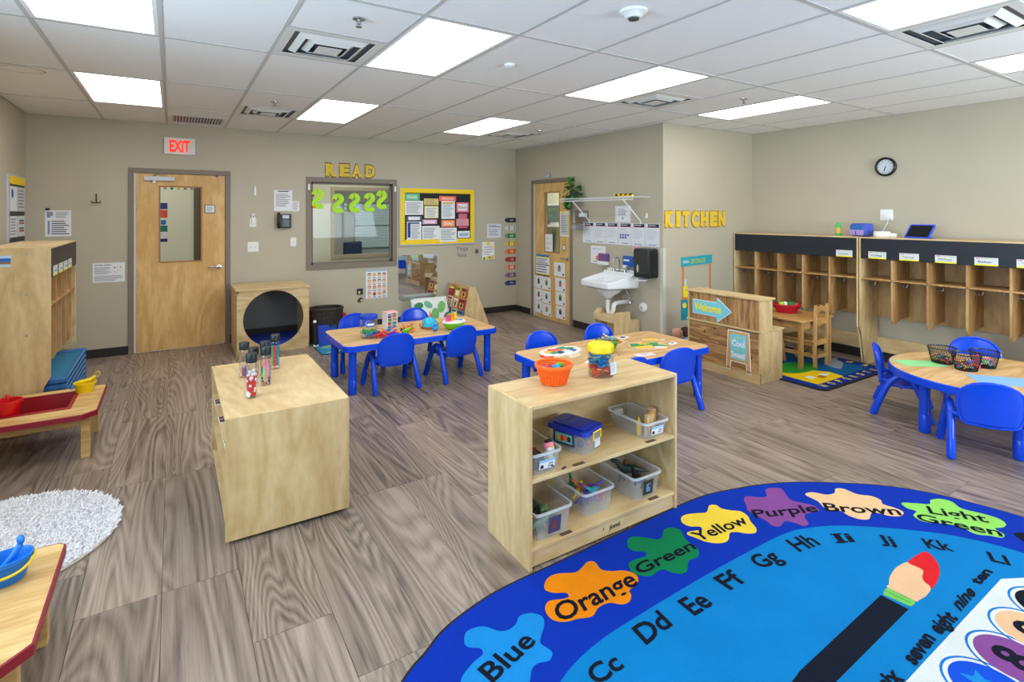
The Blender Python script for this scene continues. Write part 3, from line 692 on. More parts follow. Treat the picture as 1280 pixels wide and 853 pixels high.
for k in (0, 1):
    tag(MB().box(-.032 + k * (ww + .04), wh - .13, .021, -.006 + k * (ww + .04), wh - .05, .03, 0, FW.T).build('adhesive_hook', WHITE, bevel=.003),
        ['white adhesive hook on the left post of the interior window', 'white adhesive hook on the right post of the interior window'][k], 'hook', 'adhesive hooks on the window frame')
# lime green paper snakes hung in the window
LIME = C(176, 236, 20, .6)
for k, (x, y, nm) in enumerate(((.10, .93, 'leftmost, with an orange foot and a dark stick'), (.38, .87, 'second from left'), (.61, .88, 'middle of the five'), (.83, .89, 'fourth from left'), (1.01, .93, 'rightmost and highest'))):
    t = thing('paper_snake', 'lime green paper S shape hung in the interior window, ' + nm.replace(', with an orange foot and a dark stick', ' with orange foot'), 'decoration', FW.T((x, y, .0)), 0, 'lime paper shapes in the window')
    LF = Fr((0, 0, 0), (1, 0, 0))
    pts = catmull([(-.055, .05), (-.03, .10), (.03, .10), (.05, .05), (.0, .0), (-.045, -.05), (-.03, -.10), (.03, -.105), (.065, -.085)], 4, False)
    mb = MB(); wv = []
    for i, p in enumerate(pts):
        d = (pts[min(i + 1, len(pts) - 1)] - pts[max(i - 1, 0)]).normalized(); nrm = Vector((-d.y, d.x, 0)) * .032
        wv += [LF.T(p + nrm), LF.T(p - nrm)]
    n = len(pts)
    mb.add(wv + [q + Vector((0, -.002, 0)) for q in wv], [(2 * i, 2 * i + 1, 2 * i + 3, 2 * i + 2) for i in range(n - 1)] + [(2 * n + 2 * i, 2 * n + 2 * i + 2, 2 * n + 2 * i + 3, 2 * n + 2 * i + 1) for i in range(n - 1)])
    mb.build('snake_cutout', LIME, t)
    MB().box(-.006, -.012, .08, .006, -.004, .15).build('clothes_peg', C(214, 170, 120), t)
    MB().box(-.065, -.006, .03, -.045, -.003, .06).build('red_eye', C(170, 40, 40), t)
    if k == 0: MB().box(-.07, -.006, -.13, -.03, -.003, -.10).build('orange_foot', C(240, 120, 40), t)

# ---------------------------------------------------------------- things on the back wall
def BW(x, z, n=0): return Fr((x, YB - n, z), (1, 0, 0))
def SW(y, z, n=0): return Fr((XS - n, y, z), (0, -1, 0))
def KW(x, z, n=0): return Fr((x, YK - n, z), (1, 0, 0))
def RW(y, z, n=0): return Fr((XR - n, y, z), (0, -1, 0))
t = thing('exit_sign', 'white exit sign with red letters above the birch door', 'sign', (-.09, YB, 2.375))
F = Fr((0, 0, 0), (1, 0, 0))
MB().box(0, 0, .0, .325, .205, .045, 0, F.T).build('housing', C(226, 226, 224, .4), t, bevel=.006)
RED = emit('exit_red', (1.0, .03, .015, 1), 1.6)
text_obj('EXIT', F.at(.055, .035), .215, .135, RED, t, .035, .047)
MB().box(.16, -.006, .01, .172, .0, .022, 0, F.T).build('indicator_lamp', RED, t)
def letters(word, xs, F, w, h, mat, ed, name, labelf, group, ob_=.11):
    for k, ch in enumerate(word):
        cw = w * (.55 if ch == 'I' else 1)
        mb = MB()
        text_mb(mb, ch, F.at(xs[k] - w * .01, -h * .03).T, cw * 1.02, h * 1.06, ob_, 1, .004); text_mb(mb, ch, F.at(xs[k] + w * .05, 0).T, cw * .90, h, .065, 0, .0115)
        # slab serifs
        sh = h * .13
        def bar(x0, x1, y): mb.box(x0, y, .0, x1, y + sh, .0085, 0, F.at(xs[k], 0).T)
        st = {'R': [(0, .42, 0), (.62, 1, 0), (0, .3, 1)], 'E': [(0, .3, 0), (0, .3, 1)], 'A': [(0, .34, 0), (.66, 1, 0)], 'D': [(0, .3, 0), (0, .3, 1)], 'K': [(0, .4, 0), (.62, 1, 0), (0, .4, 1), (.62, 1, 1)],
              'I': [(0, 1, 0), (0, 1, 1)], 'T': [(.28, .72, 0)], 'C': [], 'H': [(0, .38, 0), (.62, 1, 0), (0, .38, 1), (.62, 1, 1)], 'N': [(0, .36, 0), (0, .3, 1), (.64, 1, 1)]}[ch]
        for a, b, tp in st: bar(a * cw, b * cw, (h - sh) if tp else 0)
        ob = mb.build(name, [mat, ed], solid=.003, recalc=False)
        tag(ob, labelf(k, ch), 'letter', group)
YL = C(226, 190, 48, .55, .35, 55); YE = C(120, 86, 30)
letters('READ', [0, .19, .365, .56], BW(1.80, 2.195), .155, .155, YL, YE, 'wall_letter', lambda k, ch: 'yellow patterned letter %s of the word READ above the window' % ch, 'READ letters')
letters('KITCHEN', [0, .195, .305, .475, .65, .83, .995], KW(4.985, 1.505), .15, .168, C(232, 190, 50, .5, .15, 40), C(176, 136, 50), 'wall_letter', lambda k, ch: 'yellow letter %s of the word KITCHEN on the kitchen wall' % ch, 'KITCHEN letters', .085)

# bulletin board
t = thing('bulletin_board', 'bulletin board with scalloped yellow border, black ground and pinned papers', 'board', (2.89, YB, 1.18))
BWd, BHt = 1.27, .87; F = Fr((0, 0, 0), (1, 0, 0))
MB().box(0, 0, 0, BWd, BHt, .012, 0, F.T).build('backing', C(30, 32, 40, .8), t)
mb = MB()
for q in ((-.012, -.012, BWd + .012, .006), (-.012, BHt - .006, BWd + .012, BHt + .012), (-.012, .006, .006, BHt - .006), (BWd - .006, .006, BWd + .012, BHt - .006)): mb.box(q[0], q[1], 0, q[2], q[3], .022, 0, F.T)
mb.build('metal_frame', C(176, 178, 182, .35), t)
bw = .062; mb = MB(); YEL = C(250, 212, 8, .6)
for x0, y0, x1, y1, hor in ((.006, .006, BWd - .006, .006 + bw, 1), (.006, BHt - .006 - bw, BWd - .006, BHt - .006, 1), (.006, bw, .006 + bw, BHt - bw, 0), (BWd - .006 - bw, bw, BWd - .006, BHt - bw, 0)):
    mb.box(x0, y0, .012, x1, y1, .0145, 0, F.T)
    L = (x1 - x0) if hor else (y1 - y0); n = int(L / .036)
    for i in range(n):
        s_ = (i + .5) * L / n
        if hor: c = (x0 + s_, y1 if y0 < .4 else y0)
        else: c = (x1 if x0 < .6 else x0, y0 + s_)
        mb.prism([(c[0] + .014 * cos(k * pi / 4), c[1] + .014 * sin(k * pi / 4)) for k in range(8)], .012, .0146, 0, F.T)
mb.build('scalloped_border', YEL, t)
# papers in fractions of the board (x0,y0,x1,y1 from lower left)
def bp(x0, y0, x1, y1): return (x0, 1 - y1, x1, 1 - y0)
Pp = [((.055, .10, .25, .225), (96, 170, 122), 'green header card at the upper left of the board', 't:Weekly'), ((.06, .228, .295, .475), None, 'white schedule sheet under the green header', 'l'),
      ((.305, .185, .495, .30), (232, 206, 96), 'yellow header card near the top of the board', 'l'), ((.31, .318, .495, .535), (238, 226, 150), 'cream sheet with yellow edge', 'in'),
      ((.505, .135, .735, .225), (238, 108, 88), 'coral header strip at top of the board', 't:Curriculum'), ((.535, .225, .72, .55), None, 'white calendar sheet with an orange band', 'or'),
      ((.74, .245, .915, .43), (240, 110, 140), 'pink framed lettering card at upper right', 't:Parent'), ((.77, .455, .895, .55), (226, 84, 112), 'small red pink card at right', 'l'),
      ((.74, .55, .915, .68), (240, 150, 160), 'pink ruled card at right', 'l'), ((.775, .69, .895, .72), (226, 84, 112), 'narrow pink slip at right', ''),
      ((.08, .495, .275, .58), (84, 86, 128), 'slate blue header strip at left', 't:Menu'), ((.085, .595, .27, .925), None, 'white sheet with a blue side column at lower left', 'bl'),
      ((.285, .56, .475, .64), (214, 170, 200), 'mauve header strip in the middle', 't:Lesson'), ((.28, .675, .51, .92), None, 'white typed sheet at bottom centre', 'l'),
      ((.535, .57, .72, .695), (244, 140, 96), 'orange header card in the middle', 't:Daily'), ((.51, .71, .745, .965), None, 'white sheet overlapping the lower border', 'l'),
      ((.76, .775, .93, .90), None, 'white card with a light blue block at lower right', 'lb')]
for r_, colr, lb, kind in Pp:
    x0, y0, x1, y1 = bp(*r_); w_, h_ = (x1 - x0) * BWd, (y1 - y0) * BHt; pr = []
    if kind == 'l': pr = [('l', .08, .1, .92, .9, 7, INKL)]
    if kind.startswith('t:'): pr = [(.12, .15, .88, .85, PAPER if 'framed' in lb or 'slate' in lb else C(*[min(255, c + 36) for c in colr])), ('t', kind[2:], .18, .35, .64, .32, INK if 'framed' in lb else C(250, 248, 246), .0)]
    if kind == 'in': pr = [(.08, .07, .92, .93, C(240, 238, 226)), ('l', .14, .12, .86, .86, 8, INKL)]
    if kind == 'or': pr = [(.1, .84, .9, .93, C(240, 176, 60)), ('l', .1, .08, .9, .8, 9, C(150, 180, 190))]
    if kind == 'bl': pr = [(.05, .16, .25, .96, C(30, 66, 140)), (.05, .88, .85, .96, C(20, 90, 130)), ('l', .32, .08, .9, .84, 10, INKL)]
    if kind == 'lb': pr = [(.12, .25, .88, .7, C(150, 186, 222))]
    ov = .0026 if 'overlapping' in lb else .0006
    s_ = sheet('pinned_paper', lb, 'paper', F.at(x0 * BWd, y0 * BHt, .0122 + ov), w_, h_, pr, .0012, C(*colr) if colr else None, None, t)
    s_['label'] = lb
# assorted papers and plates
sheet('wall_notice', 'white notice sheet with a dark heading above the telephone', 'notice', BW(1.14, 1.69), .23, .28, [(.2, .92, .8, .97, INK), ('l', .1, .2, .9, .84, 10, INKL), (.7, .66, .92, .68, INK)])
sheet('wall_notice', 'narrow white slip beside the notice above the telephone', 'notice', BW(1.374, 1.685), .085, .14, [('l', .1, .1, .9, .9, 6, INKL)])
t = thing('wall_telephone', 'black corded wall telephone right of the birch exit door', 'phone', (1.155, YB, 1.46)); F = Fr((0, 0, 0), (1, 0, 0))
MB().box(.03, 0, 0, .195, .19, .05, 0, F.T).build('base', C(30, 32, 36, .35), t, bevel=.01)
MB().tube([F.T((.035, .02, .07)), F.T((.03, .06, .085)), F.T((.03, .15, .085)), F.T((.035, .19, .07))], [.024, .018, .018, .024], 12, 0, None, True, True).build('handset', C(22, 24, 28, .3), t, True)
MB().box(.085, .13, .05, .165, .175, .054, 0, F.T).build('display', C(190, 198, 210, .3), t)
mb = MB()
for i in range(4):
    for k in range(3): mb.box(.09 + k * .026, .025 + i * .024, .05, .11 + k * .026, .041 + i * .024, .055, 0, F.T)
mb.build('keypad', C(130, 134, 140, .4), t)
t = thing('wall_sensor', 'narrow white contact sensor high right of the exit door', 'sensor', (.895, YB, 1.89)); MB().box(0, 0, 0, .028, .12, .02, 0, F.T).build('housing', WHITE, t, bevel=.006)
t = thing('thermostat', 'white plug-in device with dark dot above the double light switch', 'device', (.845, YB, 1.48)); MB().box(0, 0, 0, .08, .12, .006, 0, F.T).build('plate', WHITE, t, bevel=.003); MB().box(.02, .045, .006, .062, .175, .04, 0, F.T).build('plug_unit', WHITE, t, bevel=.008); MB().cyl((0, 0, 0), .008, .004, 12, 0, lambda p: F.T((.041 + p.x, .14 + p.y, .04 + p.z))).build('lens', BLACK, t)
t = thing('light_switch', 'white double switch plate below the plug-in device', 'switch', (.822, YB, 1.155)); MB().box(0, 0, 0, .13, .13, .006, 0, F.T).build('plate', WHITE, t, bevel=.003)
for k in (0, 1): MB().box(.035 + k * .045, .05, .006, .047 + k * .045, .08, .016, 0, F.T).build('toggle', C(220, 220, 216), t)
t = thing('light_switch', 'white single switch plate left of the interior window', 'switch', (1.345, YB, 1.21)); MB().box(0, 0, 0, .075, .12, .006, 0, F.T).build('plate', WHITE, t, bevel=.003); MB().box(.03, .045, .006, .045, .075, .016, 0, F.T).build('toggle', C(220, 220, 216), t)
sheet('care_poster', 'white information sheet with a small drawing, left of the birch door at eye height', 'poster', BW(-1.19, 1.40), .225, .29, [(.06, .78, .3, .95, C(150, 150, 160)), (.08, .72, .2, .8, C(90, 150, 190)), ('l', .4, .7, .95, .95, 5, INKL), (.1, .08, .18, .6, C(120, 150, 180)), ('l', .25, .06, .95, .62, 7, INK)])
tag(MB().box(-1.185, YB - .012, 1.69, -1.15, YB - .001, 1.715).build('binder_clip', C(30, 34, 60)), 'dark clip holding the information sheet left of the birch door', 'clip')
sheet('wall_notice', 'wide white typed sheet with coloured dots at door handle height', 'notice', BW(-.775, .86), .30, .225, [('t', 'Red Zone Cubbies', .06, .86, .5, .07, INK, .02), ('l', .06, .42, .6, .8, 6, INKL), ('l', .06, .06, .95, .36, 5, INKL), ('c', .68, .74, .025, C(40, 80, 150)), ('c', .77, .8, .02, C(220, 180, 60)), ('c', .86, .76, .025, C(190, 60, 60)), ('c', .78, .62, .02, C(80, 150, 80)), ('c', .68, .52, .02, C(60, 170, 170)), ('c', .75, .5, .015, C(220, 80, 80)), ('c', .86, .53, .015, C(80, 100, 200))])
t = thing('coat_hook', 'small dark metal double hook on the wall left of the door frame', 'hook', (-.74, YB, 1.78))
MB().box(-.006, -.012, .0, .006, 0, .1).tube([(-.045, -.05, .02), (-.035, -.045, .0), (0, -.015, .0), (.035, -.045, .0), (.045, -.05, .02)], .006, 8).build('hook_body', C(92, 76, 48, .4, .1, 30, .8), t)
# feelings poster
pr = [(0, .93, 1, 1, C(170, 186, 208))]
rr = random.Random(5); sk = [C(238, 196, 160), C(246, 214, 180), C(120, 76, 50), C(240, 180, 150)]; hr = [C(60, 30, 24), C(200, 80, 40), C(30, 26, 28), C(230, 150, 60)]; lb = [C(60, 180, 160), C(240, 120, 60), C(90, 150, 220), C(230, 90, 90)]
for i in range(4):
    for k in range(4):
        cx, cy = .16 + k * .23, .81 - i * .22
        pr += [('c', cx, cy + .012, .082, rr.choice(hr)), ('c', cx, cy - .008, .066, sk[(i * 3 + k) % 4 if rr.random() < .5 else 0]), (cx - .03, cy - .03, cx + .03, cy - .018, C(180, 50, 50)), (cx - .07, cy - .115, cx + .07, cy - .085, rr.choice(lb))]
sheet('feelings_poster', 'white poster of sixteen small cartoon faces under the interior window', 'poster', BW(2.375, .415), .32, .42, pr)
# mirror
t = thing('wall_mirror', 'frameless acrylic wall mirror with rounded corners under the bulletin board', 'mirror', (2.865, YB, .335))
MIR = C(225, 228, 230, .02, 0, 5, 1.0)
MB().prism(rrect(0, 0, .635, .69, .07), 0, .008, 0, F.T).build('mirror_sheet', MIR, t)
MB().box(0, .62, .0082, .14, .68, .0095, 0, F.T).build('mirror_sticker', C(120, 150, 160), t)
t = tag(MB().box(0, 0, 0, .085, .085, .012, 0, BW(2.245, .485).T).box(.02, .015, .012, .045, .05, .014, 1, BW(2.245, .485).T).build('wall_magnet', [C(24, 30, 60), C(240, 210, 40)], bevel=.004), 'small dark square tile with a yellow spot left of the faces poster', 'sticker')
t = tag(MB().prism([(0, .02), (.03, 0), (.075, .01), (.08, .06), (.05, .075), (.02, .06)], 0, .01, 0, BW(2.25, .37).T).prism([(.04, .02), (.07, .02), (.065, .05)], .01, .012, 1, BW(2.25, .37).T).build('wall_magnet', [C(90, 50, 40), PAPER]), 'small brown and white figure sticker below the dark square tile', 'sticker')
sheet('wall_notice', 'plain framed white sheet right of the bulletin board', 'notice', BW(4.40, 1.25), .27, .235, [('l', .1, .75, .95, .92, 2, INK), ('l', .1, .15, .9, .65, 4, INKL)], .004, C(216, 218, 226))
sheet('lemon_poster', 'white quote poster with yellow lemons along its edges', 'poster', BW(4.31, .90), .23, .285, [('c', .5, .9, .15, C(246, 210, 30)), ('t', 'Learning', .15, .68, .7, .07, INK, .02), ('t', 'is a lemon', .15, .54, .7, .07, INK, .02), ('t', 'made of', .15, .4, .6, .07, INK, .02), ('t', 'love', .15, .27, .4, .06, INK, .02), ('c', .15, .06, .1, C(90, 160, 90)), ('c', .4, .08, .12, C(246, 210, 30)), ('c', .8, .1, .15, C(250, 190, 20)), ('c', .95, .7, .1, C(246, 210, 30)), ('c', .6, .1, .1, C(100, 170, 110)), ('c', .05, .5, .06, C(246, 210, 30))])
t = thing('wall_letters', 'thin dark stick-on script lettering under the bulletin board', 'lettering', (3.83, YB, 1.06)); F = Fr((0, 0, 0), (1, 0, 0))
text_obj('Yoga', F, .22, .07, C(70, 74, 88), t, -.008, .001); text_obj('Nook', F.at(.025, -.10), .17, .07, C(70, 74, 88), t, -.008, .001)
t = tag(MB().prism([(.0, .03), (.02, 0), (.055, .005), (.065, .04), (.04, .075), (.01, .06)], 0, .02, 0, BW(4.17, 1.005).T).build('dark_grey_knob', C(96, 90, 80), bevel=.004), 'small dark grey knob between the script lettering and the lemon poster', 'knob')  # a small knob fixed to the wall
# crayon cards
cc = [((30, 30, 32), 'black'), ((206, 214, 204), 'white'), ((84, 148, 100), 'green'), ((228, 196, 60), 'yellow'), ((236, 116, 48), 'orange'), ((170, 52, 44), 'red'), ((236, 150, 130), 'pink'), ((146, 110, 128), 'purple'), ((56, 62, 130), 'blue')]
for k, (c, nm) in enumerate(cc):
    z = 1.50 - k * .1335; F = BW(4.735, z - .0); cm = C(*c); dk = C(*[int(q * .35) for q in c])
    mb = MB().prism([(0, .045), (.05, .085), (.235, .085), (.235, .005), (.05, .005)], 0, .002, 0, F.T)
    mb.box(.085, .005, .0022, .10, .085, .003, 1, F.T).box(.195, .005, .0022, .21, .085, .003, 1, F.T)
    text_mb(mb, nm, F.at(.113, .035).T, .07, .028, 0, 2, .0032)
    tag(mb.build('crayon_card', [cm, dk, C(235, 235, 238)]), 'flat paper crayon card in %s, one of the column beside the back corner' % nm, 'card', 'column of crayon cards')

# ---------------------------------------------------------------- left wall and its board
FLB = Fr((XL, 6.95, 1.37), (0, 1, 0)); pr = [(.04, .86, .96, .98, YEL), (.06, .83, .94, .86, BLACK), (.08, .46, .48, .82, PAPER), (.52, .48, .96, .82, C(214, 214, 216)), (.06, .39, .94, .455, BLACK), (.08, .08, .48, .38, PAPER), (.52, .08, .94, .38, C(220, 222, 226)), ('c', .2, .72, .07, C(60, 90, 170)), (.6, .3, .9, .33, C(50, 90, 160)), (.6, .26, .9, .29, C(200, 70, 60)), (.6, .18, .9, .21, C(50, 90, 160)), (.6, .14, .9, .17, C(200, 70, 60)), (.06, .0, .94, .07, BLACK), ('l', .54, .5, .94, .8, 6, INKL), ('l', .1, .1, .46, .36, 6, INKL)]
sheet('safety_board', 'tall narrow board with yellow and black bands on the left wall behind the lockers', 'board', FLB, .69, .67, pr, .015, C(190, 196, 206))
sheet('wall_notice', 'white sheet on the left wall at the left edge of the photo', 'notice', Fr((XL, 6.4, 1.5), (0, 1, 0)), .25, .32, [('l', .1, .1, .9, .9, 8, INKL)])

# ---------------------------------------------------------------- sink wall
sheet('room_sign', 'small framed label plate above the side door frame', 'sign', SW(6.88, 2.21), .13, .07, [(.08, .12, .92, .88, PAPER), ('l', .15, .2, .85, .8, 2, INK)], .008, C(120, 110, 108))
FD = Fr((XS + .006, 7.22, 0), (0, -1, 0))  # face of the side door leaf
pics = [C(150, 60, 50), C(70, 100, 70), C(190, 120, 70), C(60, 50, 50), C(150, 140, 90), C(120, 60, 60)]
def act_card(x, y, w, h, k, lb):
    rr = random.Random(k)
    px_ = [( .35, .35, .62, .72, rr.choice(pics)), (.42, .62, .56, .82, rr.choice(pics)), (.78, .08, .92, .22, INK)]
    sheet('sign_card', lb, 'card', FD.at(x, y), w, h, px_, .0015, PAPER, 'picture cards taped on the side door')
sheet('routine_chart', 'blue and yellow banded chart in white plastic, top of the papers on the side door', 'chart', FD.at(.085, .67), .35, .335, [(.0, .9, 1, 1, C(40, 120, 190)), (0, .84, 1, .9, C(236, 220, 50)), (0, .5, 1, .54, C(30, 50, 80)), (0, 0, 1, .05, C(30, 40, 60)), (0, .05, 1, .09, C(236, 220, 50)), ('l', .05, .12, .95, .48, 3, C(120, 130, 150)), ('l', .05, .56, .95, .82, 3, C(120, 130, 150))])
gy = [(.045, .46, .21, .20, 'white picture card, left of the top pair under the banded chart'), (.26, .46, .21, .195, 'white picture card, right of the top pair under the banded chart'),
      (.045, .255, .21, .19, 'white picture card with red picture, left of the middle pair on the side door'), (.26, .245, .21, .19, 'white picture card with grey picture, right of the middle pair on the side door'),
      (.045, .07, .215, .175, 'white picture card with dark picture, left of the lowest pair on the side door'), (.265, .05, .215, .18, 'white picture card with red figure, right of the lowest pair on the side door'),
      (.56, .70, .27, .21, 'white picture card directly under the handle of the side door'), (.60, .475, .24, .20, 'second picture card down the right column of the side door'),
      (.60, .265, .24, .20, 'third picture card down the right column of the side door'), (.61, .06, .225, .19, 'lowest picture card in the right column of the side door')]
for k, (x, y, w, h, lb) in enumerate(gy): act_card(x, y, w, h, k, lb)
sheet('lemon_notice', 'grey sheet with lemon border taped beside the glass of the side door', 'notice', FD.at(.705, 1.31), .24, .38, [(.1, .08, .85, .9, C(196, 196, 204)), ('c', .35, .95, .12, C(246, 210, 30)), (.82, .05, .98, .85, C(226, 206, 60)), ('l', .15, .15, .75, .85, 8, INKL)], .0015, C(220, 220, 206))
sheet('door_notice', 'small framed square label below the lemon bordered sheet', 'notice', FD.at(.78, 1.10), .075, .09, [(.15, .15, .85, .85, PAPER)], .005, C(120, 120, 124))
sheet('door_notice', 'white sheet in the lower part of the side door glass', 'notice', FD.at(.33, 1.045, .002), .19, .29, [('l', .1, .1, .9, .9, 3, C(214, 216, 220))], .0015, PAPER)
pol = ['first', 'second', 'third', 'fourth', 'fifth', 'sixth']
for k in range(6):
    y = 5.965 - k * .24; pr = [(.2, .84, .98, .98, C(36, 44, 72)), (.02, .825, .98, .84, C(200, 60, 70)), ('l', .1, .3, .9, .76, 6, C(200, 204, 216)), ('c', .35, .08, .04, INK), (.45, .06, .8, .1, INKL), (.25, .9, .75, .93, C(220, 222, 230))]
    if k == 3: pr += [(.15 + .2 * q, .42, .27 + .2 * q, .5, C(60, 80, 150)) for q in range(4)] + [(.15 + .2 * q, .3, .27 + .2 * q, .38, C(60, 80, 150)) for q in range(3)]
    sheet('policy_card', 'white policy card with navy header, %s from the left over the sink' % pol[k], 'card', SW(y, 1.245), .232, .285, pr, .003, C(222, 224, 232), 'row of policy cards')
sheet('certificate', 'white bordered certificate hung above the policy cards', 'certificate', SW(5.30, 1.54), .285, .215, [(.04, .05, .96, .95, C(196, 200, 210)), (.07, .08, .93, .92, PAPER), ('l', .2, .4, .8, .85, 4, INKL), ('c', .5, .25, .06, INKL)])
sheet('wall_notice', 'white hand washing sheet with orange drawing above the left side of the sink', 'notice', SW(5.79, .965), .30, .245, [('t', 'Stop & wash', .12, .8, .6, .08, C(90, 150, 190), .01), ('c', .45, .32, .12, C(240, 140, 90)), ('l', .2, .08, .6, .15, 1, INK)])
t = thing('soap_dispenser', 'small purple and white soap dispenser on the wall above the sink', 'dispenser', (XS, 5.58, .96)); F = Fr((0, 0, 0), (0, -1, 0))
MB().box(0, 0, 0, .17, .05, .07, 0, F.T).build('tray', WHITE, t, bevel=.01); MB().box(.0, .05, 0, .17, .155, .06, 0, F.T).build('cover', C(120, 84, 140, .4), t, bevel=.01)
t = thing('glove_box', 'blue glove box on the wall beside the paper towel dispenser', 'box', (XS, 5.10, .955)); MB().box(0, .02, 0, .2, .155, .06, 0, F.T).build('carton', C(28, 84, 170, .5), t, bevel=.004); MB().box(.0, 0, 0, .06, .04, .062, 0, F.T).build('white_flap', PAPER, t); MB().box(.02, .09, .061, .12, .115, .062, 0, F.T).build('print', C(220, 228, 240), t)
sheet('wall_notice', 'tiny pink printed slip above the glove box', 'notice', SW(4.98, 1.17), .08, .065, [('l', .1, .1, .9, .9, 3, C(200, 60, 80))], .002, C(240, 190, 196))
# paper towel dispenser
t = thing('paper_towel_dispenser', 'dark smoky paper towel dispenser with a sheet of towel hanging out', 'dispenser', (XS, 4.82, .87))
MB().prism(rrect(0, 0, .27, .36, .035), .0, .15, 0, F.T).build('back_shell', C(24, 26, 28, .3), t, bevel=.012, seg=3)
MB().prism(rrect(.012, .05, .258, .35, .03), .15, .162, 0, F.T).build('smoky_cover', C(52, 58, 56, .15), t, bevel=.006)
MB().prism([(.085 + .017 * cos(q * pi / 6), .115 + .05 * sin(q * pi / 6)) for q in range(12)], .162, .166, 0, F.T).build('white_emblem', C(170, 174, 170), t)
MB().add([F.T(p) for p in ((.03, .0, .04), (.21, .0, .04), (.20, -.03, .15), (.05, -.045, .16), (.05, -.02, .15), (.19, -.012, .14))], [(0, 1, 2, 3), (0, 3, 4)]).build('paper_towel', PAPER, t, solid=.002, recalc=False)
# wire shelf with bracket arms
t = thing('wire_shelf', 'white wire wall shelf with slanting support arms', 'shelf', (XS, 6.0, 1.86)); WIRE = C(226, 228, 228, .4)
mb = MB()
for y in (0, .3): mb.tube([(-y, .12, 0), (-y, -1.32, 0)], .006, 6)
mb.tube([(-.3, .12, -.035), (-.3, -1.32, -.035)], .006, 6)
mb.build('shelf_rail', WIRE, t)
mb = MB()
for k in range(58): mb.tube([(0, .11 - k * .025, .004), (-.3, .11 - k * .025, .004), (-.302, .11 - k * .025, -.035)], .0018, 4)
o = mb.build('shelf_wires', WIRE, t); o['kind'] = 'stuff'
for y in (-.15, -1.14): MB().tube([(-.29, y, -.03), (-.004, y - .02, -.30), (-.002, y - .02, -.34)], .008, 8).build('support_arm', WIRE, t, True)
tag(MB().tube([(XS - .02, 5.1, 1.90), (XS - .02, 4.78, 1.89)], .016, 10).build('caution_tape_roll', [C(244, 210, 20)]), 'yellow and black striped roll lying on the wire shelf', 'roll')
tp = bpy.data.objects['caution_tape_roll']; tp.location = (-.18, 0, -.012)
for k in range(4):
    o = MB().tube([(XS - .2, 5.07 - k * .08, 1.888), (XS - .2, 5.035 - k * .08, 1.887)], .0168, 10).build('black_stripe', BLACK); o.parent = tp; o.location = (.18, 0, .012)
t = thing('wall_hook', 'tiny white adhesive hook under the right end of the wire shelf', 'hook', (XS, 4.75, 1.60)); MB().box(0, 0, 0, .025, .06, .01, 0, F.T).box(.007, .0, .01, .018, .012, .03, 0, F.T).build('hook_body', WHITE, t, bevel=.003)
t = thing('wall_file_tray', 'clear wall tray with a white label under the left end of the wire shelf', 'tray', (XS, 6.14, 1.42)); MB().box(0, 0, 0, .3, .004, .09, 0, F.T).box(0, 0, .086, .3, .10, .09, 0, F.T).box(0, 0, 0, .3, .28, .003, 0, F.T).build('clear_pocket', CLEARP, t)
MB().box(.09, .19, .004, .27, .24, .006, 0, F.T).build('label_strip', PAPER, t)
# hanging plant on the wire shelf
t = thing('trailing_plant', 'trailing green leafy plant hanging by the corner of the side door frame', 'plant', (XS - .12, 6.02, 1.875))
MB().lathe([(.05, 0), (.062, .09), (.054, .09), (.045, .01)], 16).build('pot', C(60, 62, 64), t, True)
rr = random.Random(8); G1 = [C(26, 84, 24, .4), C(52, 128, 36, .4)]
stems = MB(); lm = [None, None]
for k in range(125):
    a = rr.random() * 6.28; q = rr.random() ** .5; zz = rr.uniform(-1, 1); w_ = (1 - zz * zz) ** .5
    b = Vector((min(.09, -.01 + .10 * q * w_ * cos(a)), .03 + .14 * q * w_ * sin(a), .105 + .17 * zz))
    if k > 74: b = Vector((rr.uniform(-.05, .05), .09 + rr.random() * .07, rr.uniform(-.14, .05)))
    e = Vector((rr.uniform(-1, .2), rr.uniform(-.8, .8), rr.uniform(-.9, .5))).normalized() * rr.uniform(.05, .075); w = e.cross(Vector((rr.uniform(-1, 0), .2, 1))).normalized() * .032
    b = Vector((min(b.x, .06), b.y, b.z)); v = [b, b + e * .3 + w, b + e * .75 + w * .6, b + e, b + e * .75 - w * .6, b + e * .3 - w]
    MB().add(v, [(0, 1, 2, 3), (0, 3, 4, 5)]).build('leaf', G1[k % 2], t, solid=.0015, recalc=False)
    if k % 3 == 0: stems.tube([(0, 0, .07), (b.x * .4, b.y * .5, .10), (b.x, b.y, b.z)], .0022, 4)
stems.build('stems', C(70, 110, 50), t)
# corner guard, waste outlet
struct(MB().box(XS - .004, YK - .004, .1, XS + .045, YK, 1.24).box(XS - .004, YK, .1, XS, YK + .045, 1.24).build('trim_2', C(206, 204, 190, .4)), 'pale plastic corner guard beside the sink')
t = thing('drain_cover', 'round white wall outlet cap low beside the step stool', 'cap', (XS, 4.79, .485)); MB().lathe([(.06, 0), (.06, .02), (.045, .035), (.001, .04)], 26, (0, 0, 0), 0, F.T).build('cap', WHITE, t, True); MB().cyl((-.0, 0, .038), .01, .006, 12, 0, F.T).build('screw', INK, t)

